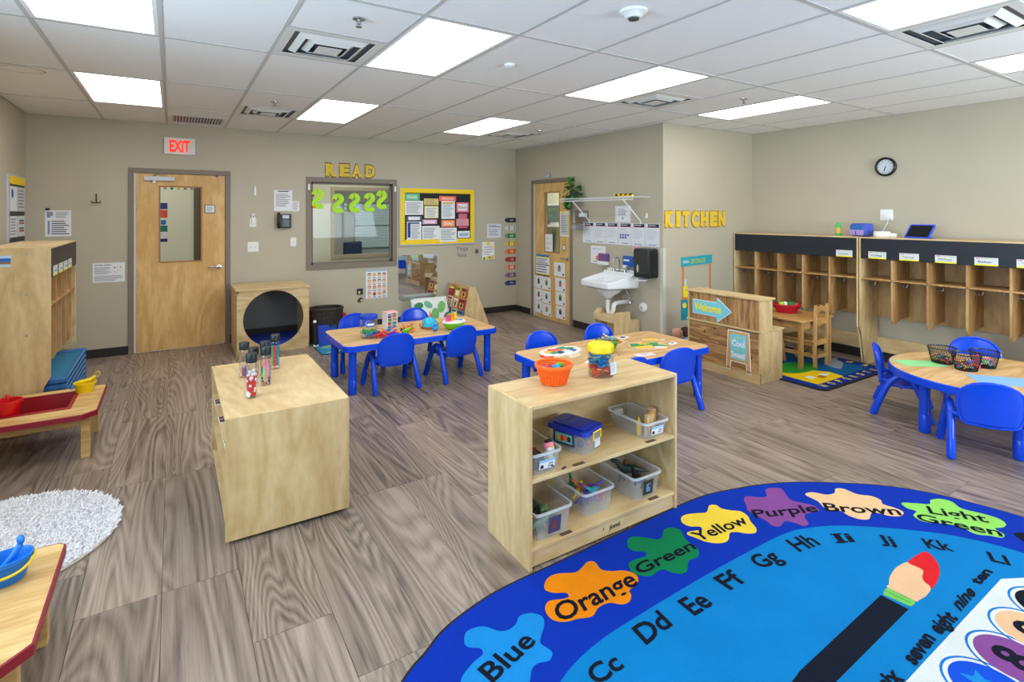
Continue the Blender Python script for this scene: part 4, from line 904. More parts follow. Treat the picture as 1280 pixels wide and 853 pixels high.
# ---------------------------------------------------------------- kitchen wall: lemonade stand cut-out, locker wall: clock and plate
t = thing('lemonade_stand_cutout', 'flat teal and wood lemonade stand cut-out on the kitchen wall', 'decoration', (5.28, YK, .34)); F = Fr((0, 0, 0), (1, 0, 0))
TEAL = C(46, 160, 176, .6); OR = C(206, 130, 60)
MB().box(.02, .25, 0, .055, .68, .004, 0, F.T).build('post', OR, t); MB().box(.53, .25, 0, .565, .68, .004, 0, F.T).build('post', OR, t)
MB().prism([(0, .66), (.58, .68), (.585, .79), (0, .775)], .004, .008, 0, F.T).build('banner', TEAL, t)
text_obj('FRESH', F.at(.03, .70), .11, .035, C(220, 236, 236), t, .01, .0095); text_obj('LEMONADE', F.at(.17, .695), .28, .055, C(176, 200, 60), t, .02, .0095)
MB().box(0, .25, .004, .585, .275, .008, 0, F.T).build('counter_strip', OR, t)
for k in range(6): MB().box(.0 + k * .098, 0, .0, .094 + k * .098, .25, .004, 0, F.T).build('panel_slat', C(30, 140, 158, .6), t)
for k, (x, y, c) in enumerate(((.06, .18, (246, 214, 40)), (.16, .15, (190, 214, 60)))): MB().cyl((0, 0, 0), .035, .003, 18, 0, lambda p: F.T((x + p.x, y + p.y, .0045 + p.z))).build('lemon_slice', C(*c), t)
MB().box(.04, .28, .004, .115, .42, .007, 0, F.T).build('lemonade_bottle', C(236, 220, 40), t); MB().box(.055, .42, .004, .10, .50, .007, 0, F.T).build('bottle_neck', C(190, 220, 226), t)
MB().box(.47, .28, .004, .52, .37, .007, 0, F.T).build('glass_cutout', C(206, 222, 150), t)
t = thing('wall_clock', 'round black rimmed wall clock above the lockers', 'clock', (XR, 2.84, 2.175)); F = Fr((0, 0, 0), (0, -1, 0))
MB().lathe([(.105, 0), (.105, .03), (.098, .038), (.083, .03), (.083, .012), (.001, .012)], 40, (0, 0, 0), 0, F.T).build('rim', C(16, 17, 20, .35), t, True)
MB().cyl((0, 0, .013), .082, .002, 36, 0, F.T).build('dial', C(206, 212, 222), t)
mb = MB()
for k in range(12):
    a = k * pi / 6; mb.box(-.0025, .062, .0155, .0025, .075, .0165, 0, lambda p: F.T((p.x * cos(a) + p.y * sin(a), -p.x * sin(a) + p.y * cos(a), p.z)))
mb.build('hour_marks', INK, t)
for a, l, w in ((R(200), .04, .004), (R(196), .062, .0028)): MB().box(-w, -.008, .017, w, l, .0185, 0, lambda p: F.T((p.x * cos(a) + p.y * sin(a), -p.x * sin(a) + p.y * cos(a), p.z))).build('clock_hand', BLACK, t)
t = thing('wall_outlet', 'white double outlet plate above the lockers with a plug in it', 'outlet', (XR, 2.90, 1.58)); MB().box(0, 0, 0, .13, .12, .006, 0, F.T).build('plate', WHITE, t, bevel=.003); MB().box(.075, .02, .006, .115, .06, .04, 0, F.T).build('plug', WHITE, t, bevel=.004); MB().tube([F.T((.095, .02, .03)), F.T((.09, -.03, .04)), F.T((.075, -.12, .12))], .003, 6).build('cord', WHITE, t)
# ---------------------------------------------------------------- lockers
def locker(name, label, loc, rz, w, n, group, depth=.40, hgt=1.40, toe=True):
    t = thing(name, label, 'lockers', loc, rz, group); T_ = .018
    prof = [(0, hgt), (0, .42), (.04, .34), (.11, .03), (.13, 0), (depth, 0), (depth, hgt)]
    for x in (0, w - T_):
        MB().prism([(p[0], p[1]) for p in prof], x, x + T_, 0, lambda p: Vector((p.z, p.x, p.y))).build('side_panel', BIRCH, t, bevel=.003)
    MB().box(T_, 0, hgt - T_, w - T_, depth, hgt).build('top_panel', BIRCHX, t, bevel=.002)
    MB().box(T_, -.004, 1.17, w - T_, .010, hgt - .012).build('sign_board', C(22, 28, 38, .45), t, bevel=.002)
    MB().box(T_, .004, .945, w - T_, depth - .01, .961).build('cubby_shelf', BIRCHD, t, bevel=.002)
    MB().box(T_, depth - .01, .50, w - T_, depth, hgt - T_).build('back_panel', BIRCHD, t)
    if toe: MB().box(T_, depth - .04, .12, w - T_, depth - .022, .28).build('toe_board', BIRCHX, t, bevel=.002)
    for k in range(1, n):
        x = w * k / n - T_ / 2
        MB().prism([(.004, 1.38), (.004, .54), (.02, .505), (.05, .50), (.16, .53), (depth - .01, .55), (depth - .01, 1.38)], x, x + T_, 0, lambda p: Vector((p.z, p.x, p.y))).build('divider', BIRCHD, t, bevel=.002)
    def hook(x, y, s):
        mb = MB().box(x - .012, y - .004, .88, x + .012, y, .91)
        mb.tube([(x, y - .004, .89), (x, y - .035, .885), (x, y - .045, .905)], .004, 6); mb.tube([(x, y - .004, .90), (x, y - .05, .915), (x, y - .06, .935)], .004, 6)
        mb.build('coat_hook', STEEL, t)
    for k in range(n):
        hook(w * (k + .5) / n, depth - .012, 1)
        x = w * k / n + (T_ / 2 if k else T_)
        mb = MB(); z = .885
        mb.box(x, depth * .5 - .03, z - .01, x + .004, depth * .5 + .03, z + .02)
        for q in (-.022, .022): mb.tube([(x + .004, depth * .5 + q, z), (x + .04, depth * .5 + q * 1.3, z - .01), (x + .045, depth * .5 + q * 1.4, z + .018)], .005, 6)
        mb.build('coat_hook', STEEL, t)
    return t
LKR = locker('coat_lockers', 'five-bay birch coat lockers with black sign board, next to the kitchen wall corner', (6.30, 4.465, 0), R(-90), 1.53, 5, 'coat lockers')
LK2 = locker('coat_lockers', 'five-bay birch coat lockers with black sign board, behind the round table', (6.30, 2.925, 0), R(-90), 1.56, 5, 'coat lockers')
LK3 = locker('coat_lockers', 'birch coat lockers seen end on at the left wall, above the blue cots', (-.78, 5.30, 0), R(90), 1.25, 5, 'coat lockers', toe=False)
for z in (1.35, 1.05, .745): MB().cyl((.0, 0, 0), .008, .003, 12, 0, lambda p: Vector((p.z - .003, .14 + p.x, z + p.y))).build('bolt', STEEL, LK3)
tag(MB().box(-1.10, 5.2965, 1.262, -1.005, 5.2995, 1.345).box(-1.10, 5.2955, 1.30, -1.005, 5.2964, 1.325, 1).box(-1.10, 5.2955, 1.282, -1.005, 5.2964, 1.30, 2).build('photo_sticker', [C(190, 220, 245), C(30, 110, 200), C(150, 110, 80)]), 'small beach photo strip stuck on the end panel of the left lockers', 'sticker')
PN = ['Carter', 'Kailey', 'Trey Leaf', 'Michael', 'Baker', 'T']
tg = [((3.16), 'name tag just left of the joint between the locker units'), ((2.83), 'name tag first from the left on the second locker unit'), ((2.54), 'name tag second from the left on the second locker unit'),
      ((2.235), 'name tag third from the left on the second locker unit'), ((1.93), 'name tag fourth from the left on the second locker unit'), ((1.635), 'name tag cut by the right edge of the photo')]
def name_tag(F, txt, lb):
    sheet('name_tag', 'white and yellow ' + lb, 'tag', F, .17, .075, [(0, 0, 1, .18, C(240, 226, 40)), (.05, .82, .25, .93, C(220, 110, 120)), (.3, .85, .9, .95, C(200, 206, 170)), ('t', txt, .16, .36, .62, .26, INK, .0)], .003, C(214, 220, 222), 'name tags on the lockers')
for k, (y, lb) in enumerate(tg): name_tag(Fr((6.2955, y, 1.175), (0, -1, 0)), PN[k], lb)
for k, y in enumerate((5.44, 5.68, 5.91, 6.14)): name_tag(Fr((-.7755, y - .08, 1.175), (0, 1, 0)), 'A' + 'bcd'[k % 3], 'name tag on the left lockers, %s from the near end' % ['first', 'second', 'third', 'fourth'][k])
# things on the right lockers
t = thing('juice_bottle', 'green plastic bottle with green cap on top of the lockers', 'bottle', (6.5, 3.24, 1.40)); MB().lathe([(.028, 0), (.032, .02), (.032, .09), (.02, .125), (.014, .13)], 20).build('bottle', C(60, 190, 80, .2), t, True); MB().cyl((0, 0, .13), .017, .024, 16).build('cap', C(40, 200, 90, .4), t, True); MB().lathe([(.0325, .03), (.0335, .04), (.0335, .08), (.0325, .09)], 20).build('label_band', C(210, 170, 80), t)
t = thing('lunch_bag', 'blue and lilac zipped lunch bag on top of the lockers', 'bag', (6.5, 3.01, 1.40), R(-18)); MB().box(-.05, -.11, 0, .09, .10, .145).build('bag_body', C(70, 90, 190, .7, .4, 40), t, bevel=.035, seg=4)
MB().box(-.058, -.09, .012, -.045, .08, .075).build('front_pocket', C(170, 150, 220, .7), t, bevel=.006); MB().box(-.057, -.085, .08, -.046, .075, .125).build('mesh_panel', C(30, 110, 190, .6, .4, 60), t, bevel=.006); MB().box(-.062, -.006, .02, -.056, .002, .06).build('logo_strip', C(60, 50, 110), t)
t = thing('smart_speaker', 'low round white speaker puck on top of the lockers', 'speaker', (6.46, 2.77, 1.40)); MB().lathe([(.07, 0), (.078, .01), (.078, .05), (.068, .062), (.001, .062)], 32).build('body', WHITE, t, True); MB().lathe([(.0, 0), (.035, .0), (.04, .015), (.04, .04), (.001, .05)], 24, (.03, -.09, .0)).build('charging_plug', C(224, 224, 220, .4), t, True)
t = thing('tablet', 'tablet in a blue bumper case propped up on top of the lockers', 'tablet', (6.46, 2.43, 1.402), 0)
F = Fr((0, .14, 0), (0, -1, 0), (.3, -.32, 1)); MB().prism(rrect(0, 0, .225, .155, .018), -.014, 0, 0, F.T).build('bumper_case', C(20, 70, 220, .5), t, bevel=.004); MB().box(.016, .014, 0, .209, .141, .002, 0, F.T).build('screen', C(14, 14, 18, .1), t)
MB().box(0, -.1, 0, .10, .1, .006).build('case_stand', C(20, 70, 220, .5), t)

# ---------------------------------------------------------------- low birch cabinet with the bottles
t = thing('low_cabinet', 'low double-sided birch storage cabinet with flat top, left of centre', 'cabinet', (.22, 3.01, 0), 0)
w, l, h = .61, 1.10, .63
MB().box(0, 0, .018, w, .018, h - .0).build('end_panel', BIRCH, t, bevel=.002); MB().box(0, l - .018, .018, w, l, h).build('end_panel', BIRCH, t, bevel=.002)
MB().box(0, 0.018, h - .018, w, l - .018, h).build('top_panel', BIRCHY, t, bevel=.002); MB().box(w - .018, .018, .03, w - .002, l - .018, h - .018).build('back_panel', BIRCHY, t)
for z in (.06, .25, .43): MB().box(.006, .018, z, w - .02, l - .018, z + .016).build('shelf_board', BIRCHY, t, bevel=.001)
MB().box(.03, .018, .018, w - .02, l - .018, .06).build('toe_board', BIRCHY, t)
MB().box(.02, l - .035, h, w - .02, l - .02, h + .006).build('rear_lip', BIRCHX, t)
for x in (.06, w - .06):
    for y in (.08, l - .08): MB().cyl((x, y, .0), .014, .02, 12).build('glide', C(160, 160, 160), t)
ql = 0
for z, ys in ((.44, (.1, .5, .85)), (.258, (.1, .48, .9)), (.068, (.12, .55, .9))):
    for y in ys:
        ql += 1; mb = MB().box(.007, y, z + .006, .06, y + .12, z + .0068, 0).box(.010, y + .01, z + .0068, .058, y + .058, z + .0074, 1).box(.010, y + .064, z + .0068, .058, y + .112, z + .0074, 2)
        o = mb.build('picture_label', [PAPER, C(50, 60, 60, .5, .5, 90), C(120, 70, 60, .5, .5, 90)], t)

# ---------------------------------------------------------------- open toy shelf
t = thing('toy_shelf', 'open birch two-tier toy shelf holding clear bins beside the alphabet rug', 'shelf', (1.385, 2.045, 0), 0)
w, d, h = .995, .385, .76
MB().box(0, 0, .0, .018, d, h - .0).build('side_panel', BIRCH, t, bevel=.003); MB().box(w - .018, 0, 0, w, d, h).build('side_panel', BIRCH, t, bevel=.003)
MB().box(.018, 0, h - .018, w - .018, d, h).build('top_panel', BIRCHX, t, bevel=.003)
MB().box(.018, d - .012, .06, w - .018, d - .002, h - .018).build('back_panel', BIRCHX, t)
MB().box(.018, .004, .40, w - .018, d - .012, .418).build('shelf_board', BIRCHX, t, bevel=.002); MB().box(.018, .004, .085, w - .018, d - .012, .103).build('shelf_board', BIRCHX, t, bevel=.002)
MB().box(.018, .012, .012, w - .018, .028, .085).build('toe_board', BIRCHX, t)
mb = MB(); text_mb(mb, 'jonti', Fr((.50, .012, .038), (1, 0, 0)).T, .075, .022, .03, 0, .001); mb.build('maker_mark', BLACK, t, recalc=False)
MB().box(.46, .0105, .042, .464, .0115, .058).build('tiny_mark', INK, t)
for z, x in ((.403, .30), (.403, .80), (.088, .82), (.088, .22)): MB().box(x - .03, .006, z + .0155, x + .04, .03, z + .0162).build('shelf_label', C(96, 72, 62, .5, .4, 50), t)

# ---------------------------------------------------------------- blue activity tables
def act_table(name, label, loc, L, Wd, h, group, oval=None):
    t = thing(name, label, 'table', loc, 0, group)
    if oval: out = [(oval * cos(2 * pi * k / 56), oval * sin(2 * pi * k / 56)) for k in range(56)]; inn = [((oval - .006) * cos(2 * pi * k / 56), (oval - .006) * sin(2 * pi * k / 56)) for k in range(56)]
    else: out = rrect(-L / 2, -Wd / 2, L / 2, Wd / 2, .09, 6); inn = rrect(-L / 2 + .006, -Wd / 2 + .006, L / 2 - .006, Wd / 2 - .006, .085, 6)
    MB().prism(inn, h - .022, h).build('tabletop', MAPLE, t)
    n = len(out); s = .96
    inner = [(x * .93, y * (.93 if oval else .87)) for x, y in out]
    vs = [(x, y, h - .002) for x, y in out] + [(x, y, h - .055) for x, y in out] + [(x, y, h - .055) for x, y in inner] + [(x, y, h - .024) for x, y in inner] + [(x * .997, y * .997, h + .0008) for x, y in inn]
    fs = []
    for i in range(n):
        k = (i + 1) % n; fs += [(i, k, n + k, n + i), (n + i, n + k, 2 * n + k, 2 * n + i), (2 * n + i, 2 * n + k, 3 * n + k, 3 * n + i), (4 * n + i, 4 * n + k, k, i)]
    MB().add(vs, fs).build('edge_band', BLUE, t, True, bevel=.004)
    if oval: P = [(-.36, .27), (-.36, -.27), (.36, -.27), (.36, .27)]
    else: P = [(sx * (L / 2 - .095), sy * (Wd / 2 - .095)) for sx in (-1, 1) for sy in (-1, 1)]
    for x, y in P:
        lg = MB().lathe([(.036, .13), (.036, h - .03), (.02, h - .024)], 20, (x, y, 0)).build('leg', BLUE, t, True)
        MB().lathe([(.02, 0), (.033, .004), (.038, .016), (.038, .135), (.035, .14)], 20, (x, y, 0)).build('leg_sleeve', BLUE, lg, True)
    return t
TA = act_table('activity_table', 'long blue-edged activity table in the middle back, holding a clear jar and green bowl', (2.09, 5.24, 0), 1.60, .83, .46, 'rectangular activity tables')
TB = act_table('activity_table', 'long blue-edged activity table behind the toy shelf, covered with wooden puzzles', (3.285, 3.52, 0), 1.65, .80, .46, 'rectangular activity tables')
TC = act_table('round_table', 'round blue-edged table at the right edge with wire baskets and coloured paper', (5.16, 1.50, 0), 0, 0, .46, None, .615)

# ---------------------------------------------------------------- moulded blue chairs
def make_chair(label, loc, rz, group='blue child chairs'):
    t = thing('child_chair', label, 'chair', loc, rz, group)
    for s in (-1, 1):
        P = catmull([(.212 * s, -.185, .012), (.205 * s, -.135, .15), (.196 * s, -.085, .265), (.19 * s, -.03, .325), (.188 * s, .02, .335), (.19 * s, .075, .30), (.198 * s, .125, .20), (.208 * s, .165, .10), (.212 * s, .185, .012)], 5, False)
        MB().tube(P, .0235, 12).build('leg_loop', BLUE, t, True)
        for y0, y1 in ((-.19, -.152), (.19, .155)):
            MB().tube([(.2125 * s, y0, .004), (.2125 * s, y0, .014), (.206 * s, y1, .12)], [.021, .026, .026], 12).build('foot_sleeve', BLUE, t, True)
    # seat
    mb = MB(); pts = rrect(-.165, -.12, .165, .17, .06, 5)
    mb.prism([(x * .96, y * .96) for x, y in pts], .235, .262, 0, None, pts); mb.build('seat', BLUE, t, True, bevel=.008, seg=3)
    MB().tube([(-.19, .0, .25), (.19, .0, .25)], .016, 10).tube([(-.19, .11, .245), (.19, .11, .245)], .014, 10).build('seat_bar', BLUE, t, True)
    # back shell: outline half width as a function of height
    prof = [(.245, .125), (.262, .150), (.30, .162), (.35, .170), (.40, .173), (.44, .168), (.475, .150), (.50, .125), (.52, .09), (.532, .045), (.536, .001)]
    def yb(z): return -.125 - (z - .245) * .16
    vs = []; nu = 12
    for z, hw_ in prof:
        for i in range(nu + 1):
            u = -1 + 2 * i / nu; vs.append((u * hw_, yb(z) - .028 * (1 - (u * hw_ / .17) ** 2), z))
    fs = [(r * (nu + 1) + i, r * (nu + 1) + i + 1, (r + 1) * (nu + 1) + i + 1, (r + 1) * (nu + 1) + i) for r in range(len(prof) - 1) for i in range(nu)]
    MB().add(vs, fs).build('backrest', BLUE, t, True, solid=.014, recalc=False)
    rim = [(-hw_, z) for z, hw_ in prof[:-1]] + [(0, .536)] + [(hw_, z) for z, hw_ in reversed(prof[:-1])]
    rim += [(.07, .242), (0, .24), (-.07, .242)]
    P = [(x, yb(z) - .028 * (1 - (x / .17) ** 2) + .002, z) for x, z in rim]; P.append(P[0])
    MB().tube(P, .0115, 8, 0, None, False).build('back_rim', BLUE, t, True)
    for s in (-1, 1): MB().tube([(.15 * s, -.135, .285), (.197 * s, -.075, .288)], [.013, .017], 10).build('pivot_knob', BLUE, t, True)
    return t
ch0 = make_chair('blue child chair with its back to us, left one before the jar table', (1.765, 4.975, 0), 0)
CH = [('blue child chair with its back to us, right one before the jar table', (2.42, 4.955, 0), R(8)),
      ('blue child chair behind the jar table, seen past the clear jar on the left', (1.70, 5.80, 0), R(178)), ('blue child chair behind the jar table, under the wall mirror and pillow', (2.40, 5.78, 0), R(183)),
      ('blue child chair behind the puzzle table, the left one in the far row', (2.93, 3.97, 0), R(180)), ('blue child chair behind the puzzle table, in front of the step stool', (3.62, 3.96, 0), R(178)),
      ('blue child chair seen from behind at the right end of the toy shelf', (3.59, 3.20, 0), R(-10)), ('blue child chair mostly hidden behind the toy shelf, just its top edge showing', (3.02, 3.19, 0), 0),
      ('blue child chair seen from the side at the left of the round table', (5.15, 2.06, 0), R(201)), ('blue child chair nearest the viewer at the round table, back to us', (4.70, 1.385, 0), R(-62)),
      ('blue child chair on the far side of the round table, under the lockers', (5.92, 1.80, 0), R(112)), ]
for lb, lo, rz in CH: dup(ch0, lo, rz, lb)

# ---------------------------------------------------------------- play counter
t = thing('play_counter', 'wooden play shop counter with raised back, plank front and welcome arrow', 'counter', (4.78, 3.10, 0), 0)
D_, L_ = .37, .86
MB().prism([(0, 0), (D_, 0), (D_, .50), (0, .50)], 0, .018, 0, lambda p: Vector((p.x, p.z, p.y))).build('side_panel', BIRCH, t, bevel=.002); MB().box(0, L_ - .018, 0, D_, L_, .50).build('side_panel', BIRCH, t, bevel=.002)
MB().box(-.012, -.012, .50, D_ + .015, L_ + .012, .518).build('counter_top', BIRCHY, t, bevel=.003)
MB().box(0, 0, .518, .20, .018, .81).build('hutch_side', BIRCH, t, bevel=.002); MB().box(0, L_ - .018, .518, .20, L_, .81).build('hutch_side', BIRCH, t, bevel=.002)
MB().box(-.018, -.018, .81, .225, L_ + .018, .828).build('hutch_top', BIRCHY, t, bevel=.003)
for k in range(7):
    a = .02 + k * (L_ - .04) / 7; MB().box(.004, a, .52, .016, a + (L_ - .04) / 7 - .003, .808).build('plank', PINE, t, bevel=.002)
for k in range(4):
    z = .10 + k * .0995; MB().box(.004, .02, z, .016, L_ - .02, z + .0965).build('plank', PINEX, t, bevel=.002)
MB().box(-.004, .0, .0, .014, L_, .095).build('toe_board', BIRCHY, t, bevel=.002); MB().box(-.008, .0, .093, .02, L_, .103).build('toe_strip', EDGE, t)
for y, z in ((.06, .77), (.22, .40), (.32, .22), (.34, .46), (.10, .24)): MB().cyl((0, 0, 0), .014, .0012, 12, 0, lambda p: Vector((.0035 - p.z, L_ - y + p.x * .8 if z > .3 else y + p.x, z + p.y))).build('wood_knot', C(92, 56, 30, .7), t)
MB().box(.03, .02, .05, D_ - .01, L_ - .02, .065).build('inner_shelf', BIRCHY, t)
AQ = C(122, 206, 222, .6)
aw = thing('welcome_arrow', 'light blue arrow sign reading Welcome on the play counter', 'sign', (4.78, 3.90, .5), 0)
F = Fr((-.002, 0, 0), (0, -1, 0))
ar = [(.015, .085), (.315, .085), (.315, .03), (.485, .155), (.315, .275), (.315, .225), (.015, .225)]
MB().prism([(x + (.006 if x > .1 else -.006) * (1 if x < .48 else 1.6), y + (.007 if y > .155 else -.007) * (y != .155)) for x, y in ar], .0, .004, 0, F.T).build('white_edge', PAPER, aw); MB().prism(ar, .004, .006, 0, F.T).build('arrow_face', AQ, aw)
text_obj('Welcome', F.at(.035, .12), .335, .082, C(244, 232, 20), aw, .035, .0075)
sg = thing('easel_sign', 'light blue easel shaped sign reading Cool & Sweet on the play counter', 'sign', (4.78, 3.475, .075), 0)
MB().prism([(.0, .0), (.05, .0), (.06, .09), (.225, .09), (.235, 0), (.285, 0), (.262, .405), (.022, .405)], 0, .004, 0, F.T).build('white_edge', PAPER, sg)
MB().prism([(.012, .008), (.042, .008), (.052, .1), (.233, .1), (.243, .008), (.273, .008), (.253, .396), (.031, .396)], .004, .006, 0, F.T).build('easel_frame', C(214, 158, 92), sg)
MB().box(.055, .12, .006, .232, .37, .0075, 0, F.T).build('sign_face', AQ, sg)
text_obj('ALWAYS', F.at(.10, .325), .085, .02, C(220, 226, 40), sg, .03, .009); text_obj('Cool', F.at(.07, .252), .145, .06, PAPER, sg, .04, .009); text_obj('&', F.at(.13, .205), .03, .035, C(206, 216, 40), sg, .01, .009); text_obj('Sweet', F.at(.065, .138), .155, .06, PAPER, sg, .04, .009)

t = thing('register_insert', 'small round white and blue pan set in the play counter top', 'basin', (4.78 + .29, 3.36, .518)); MB().lathe([(.05, .0), (.055, .006), (.045, .008), (.04, .002)], 20).build('pan', C(200, 210, 230, .3), t, True)

# ---------------------------------------------------------------- small wooden table and chair behind the counter
t = thing('wooden_table', 'small pine table with a red basket, between play counter and lockers', 'table', (5.60, 3.16, .0122), 0)
L_, Wd = .62, .62
MB().prism(rrect(-.03, -.03, L_, Wd, .03), .492, .512).build('tabletop', wood((206, 160, 100), (176, 128, 70), 'y', 3, 5, .45, .7, .8, 'table_pine'), t, bevel=.004)
for x, y in ((.0, .0), (L_ - .07, 0), (0, Wd - .07), (L_ - .07, Wd - .07)): MB().box(x, y, 0, x + .042, y + .042, .492).build('leg', CHAIRW, t, bevel=.003)
for q in ((.042, .008, L_ - .07, .026), (.042, Wd - .05, L_ - .07, Wd - .032), (.008, .042, .026, Wd - .07), (L_ - .06, .042, L_ - .042, Wd - .07)): MB().box(q[0], q[1], .41, q[2], q[3], .492).build('apron', CHAIRW, t, bevel=.002)
t = thing('wooden_chair', 'child size wooden ladder-back chair at the small pine table', 'chair', (5.90, 3.30, .0122), R(0))
for s in (-1, 1):
    P = [(-.0, 0), (.035, 0), (.045, .25), (.03, .50), (.03, .66), (.0, .67), (-.0, .50), (.008, .25)]
    MB().prism(P, 0, .028, 0, lambda p: Vector((s * .115 + (p.z - .014), -.20 + .0 + p.x, p.y))).build('back_post', CHAIRW, t, bevel=.003)
    MB().prism([(0, 0), (.03, 0), (.0, .27), (-.03, .27)], 0, .026, 0, lambda p: Vector((s * .125 + (p.z - .013), .17 + p.x * -1 + .0, p.y))).build('front_leg', CHAIRW, t, bevel=.003)
    MB().box(s * .12 - .009, -.17, .10, s * .12 + .009, .155, .14).build('side_rail', CHAIRW, t, bevel=.002); MB().box(s * .12 - .009, -.17, .22, s * .12 + .009, .18, .265).build('seat_rail', CHAIRW, t, bevel=.002)
MB().box(-.15, -.175, .268, .15, .20, .286).build('seat', CHAIRW, t, bevel=.005)
MB().prism([(-.105, .60), (-.05, .615), (0, .635), (.05, .615), (.105, .60), (.105, .655), (.05, .668), (0, .69), (-.05, .668), (-.105, .655)][::-1], 0, .016, 0, lambda p: Vector((p.x, -.19 + p.z, p.y - .03))).build('top_rail', CHAIRW, t, bevel=.002)
MB().box(-.105, -.188, .45, .105, -.172, .50).build('back_slat', CHAIRW, t, bevel=.002); MB().box(-.105, -.182, .23, .105, -.165, .27).build('back_rail', CHAIRW, t); MB().box(-.105, -.18, .09, .105, -.164, .13).build('back_stretcher', CHAIRW, t); MB().box(-.11, .165, .20, .11, .18, .25).build('front_rail', CHAIRW, t)

# ---------------------------------------------------------------- mirror cube with a round opening
t = thing('peek_in_cube', 'birch cube shelf with a large round opening and grey inside, beside the exit door', 'cube', (.625, 6.96, 0), 0)
w, d, h = .80, .70, .745
cx, cz, r = .40, .40, .335; n = 48
outer = []
for i in range(n):
    a = 2 * pi * i / n; ca, sa = cos(a), sin(a); k = min((w / 2) / max(abs(ca), 1e-6), (h / 2 - .0) / max(abs(sa), 1e-6)); outer.append((w / 2 + ca * k, h / 2 + sa * k))
inner = [(cx + r * cos(2 * pi * i / n), cz + r * sin(2 * pi * i / n)) for i in range(n)]
def ringpanel(y0, y1, nm, par, mat):
    vs = [(x, y0, z) for x, z in outer] + [(x, y0, z) for x, z in inner] + [(x, y1, z) for x, z in outer] + [(x, y1, z) for x, z in inner]; fs = []
    for i in range(n):
        k = (i + 1) % n; fs += [(i, k, n + k, n + i), (2 * n + k, 2 * n + i, 3 * n + i, 3 * n + k), (n + i, n + k, 3 * n + k, 3 * n + i), (i, 2 * n + i, 2 * n + k, k)]
    return MB().add(vs, fs).build(nm, mat, par)
ringpanel(0, .018, 'front_panel', t, BIRCHX)
MB().box(0, .018, 0, .018, d, h - .02).build('side_panel', BIRCH, t); MB().box(w - .018, .018, 0, w, d, h - .02).build('side_panel', BIRCH, t)
MB().box(-.012, -.012, h - .0, w + .012, d + .005, h + .018).build('top_panel', BIRCHX, t, bevel=.002); MB().box(.018, .018, .03, w - .018, d, .048).build('floor_panel', BIRCHX, t)
MB().box(.018, d - .015, .048, w - .018, d, h).build('back_panel', wallmat('grey_mirror_back', (110, 112, 114)), t)
MB().box(.03, .05, .048, w - .03, d - .05, .10).build('cushion', C(10, 44, 150, .7), t, bevel=.02, seg=3)
MB().box(.019, d - .06, .10, w - .019, d - .02, .17).build('dark_base', BASE, t)

# ---------------------------------------------------------------- dark basket, laptop sleeve, rug, pillow, book rack
WICK = C(46, 34, 30, .6, .35, 120)
t = thing('wicker_basket', 'dark brown woven wicker hamper beside the round opening cube', 'basket', (1.66, 7.12, .0115), 0)
mb = MB()
for k in range(16):
    z = .02 + k * .0255; r = .185 + k * .0018
    mb.lathe([(r, z), (r + .008, z + .012), (r, z + .0245), (r - .01, z + .012)], 26, (0, 0, 0), 0, None, 1, .8, True)
o = mb.build('woven_body', WICK, t); MB().lathe([(.18, .0), (.18, .012)], 26, (0, 0, 0), 0, None, 1, .8).build('basket_base', WICK, t)
mb = MB()
for k in range(30):
    a = 2 * pi * k / 30; mb.tube([(.186 * cos(a), .149 * sin(a), .01), (.216 * cos(a), .173 * sin(a), .42)], .005, 5)
o = mb.build('basket_stakes', WICK, t); o['kind'] = 'stuff'
MB().lathe([(.20, .41), (.225, .415), (.228, .435), (.21, .445), (.198, .435)], 30, (0, 0, 0), 0, None, 1, .8, True).build('rolled_rim', WICK, t)
t = thing('blue_folder', 'blue cardboard folder box leaning in front of the dark hamper', 'box', (1.53, 6.90, .012), R(10)); MB().box(0, 0, 0, .235, .03, .245, 0, lambda p: Vector((p.x, p.y + p.z * .15, p.z))).build('cover', C(24, 70, 190, .6), t, bevel=.003)
t = thing('red_ball', 'small red plush ball on the floor between hamper and blue chair', 'ball', (1.93, 7.43, .0115), 0); MB().ball((0, 0, .13), .13, 0, 20).build('ball', C(210, 24, 24, .8), t, True); bpy.data.objects['red_ball']; MB().ball((.03, -.05, .265), .04, 0, 12).build('tuft', C(200, 30, 30, .8), t, True)
t = thing('white_toy_figure', 'tiny white and black figure on the floor before the dark hamper', 'toy', (1.485, 6.86, .012), 0); MB().ball((0, 0, .02), .022, 0, 12, None, 1.6, 1, .8).build('shoe', WHITE, t, True); MB().tube([(0, 0, .02), (-.01, .02, .3)], .022, 8).build('leg', BLACK, t); MB().ball((-.01, .02, .31), .022, 0, 10).build('head', WHITE, t, True)
t = thing('striped_rug', 'small teal, yellow and blue zigzag rug behind the left end of the jar table', 'rug', (1.48, 6.47, 0), R(0))
MB().prism(rrect(0, 0, 2.0, .95, .08), 0, .010).build('rug_pile', C(22, 132, 180, .95, .15, 200), t)
MB().prism(rrect(-.01, -.01, 2.01, .96, .085), 0, .008).build('binding', C(20, 60, 80, .9), t)
for k in range(10):
    y = .06 + k * .09; x0 = .04 + (k % 3) * .03; c = [C(214, 206, 30, .95), C(60, 160, 90, .95), C(190, 214, 40, .95)][k % 3]
    MB().poly([(x0, y, .0108), (x0 + .5, y + .03, .0108), (x0 + 1.0, y, .0108), (x0 + 1.5, y + .03, .0108), (1.94, y, .0108), (1.94, y + .03, .0108), (x0 + 1.5, y + .085, .0112), (x0 + 1.0, y + .045, .0112), (x0 + .5, y + .085, .0112), (x0 + .08, y + .045, .0112)]).build('zigzag_band', c, t, recalc=False)
t = thing('leaf_pillow', 'white pillow with green leaf print leaning under the wall mirror', 'pillow', (3.26, 7.44, -.03), 0)
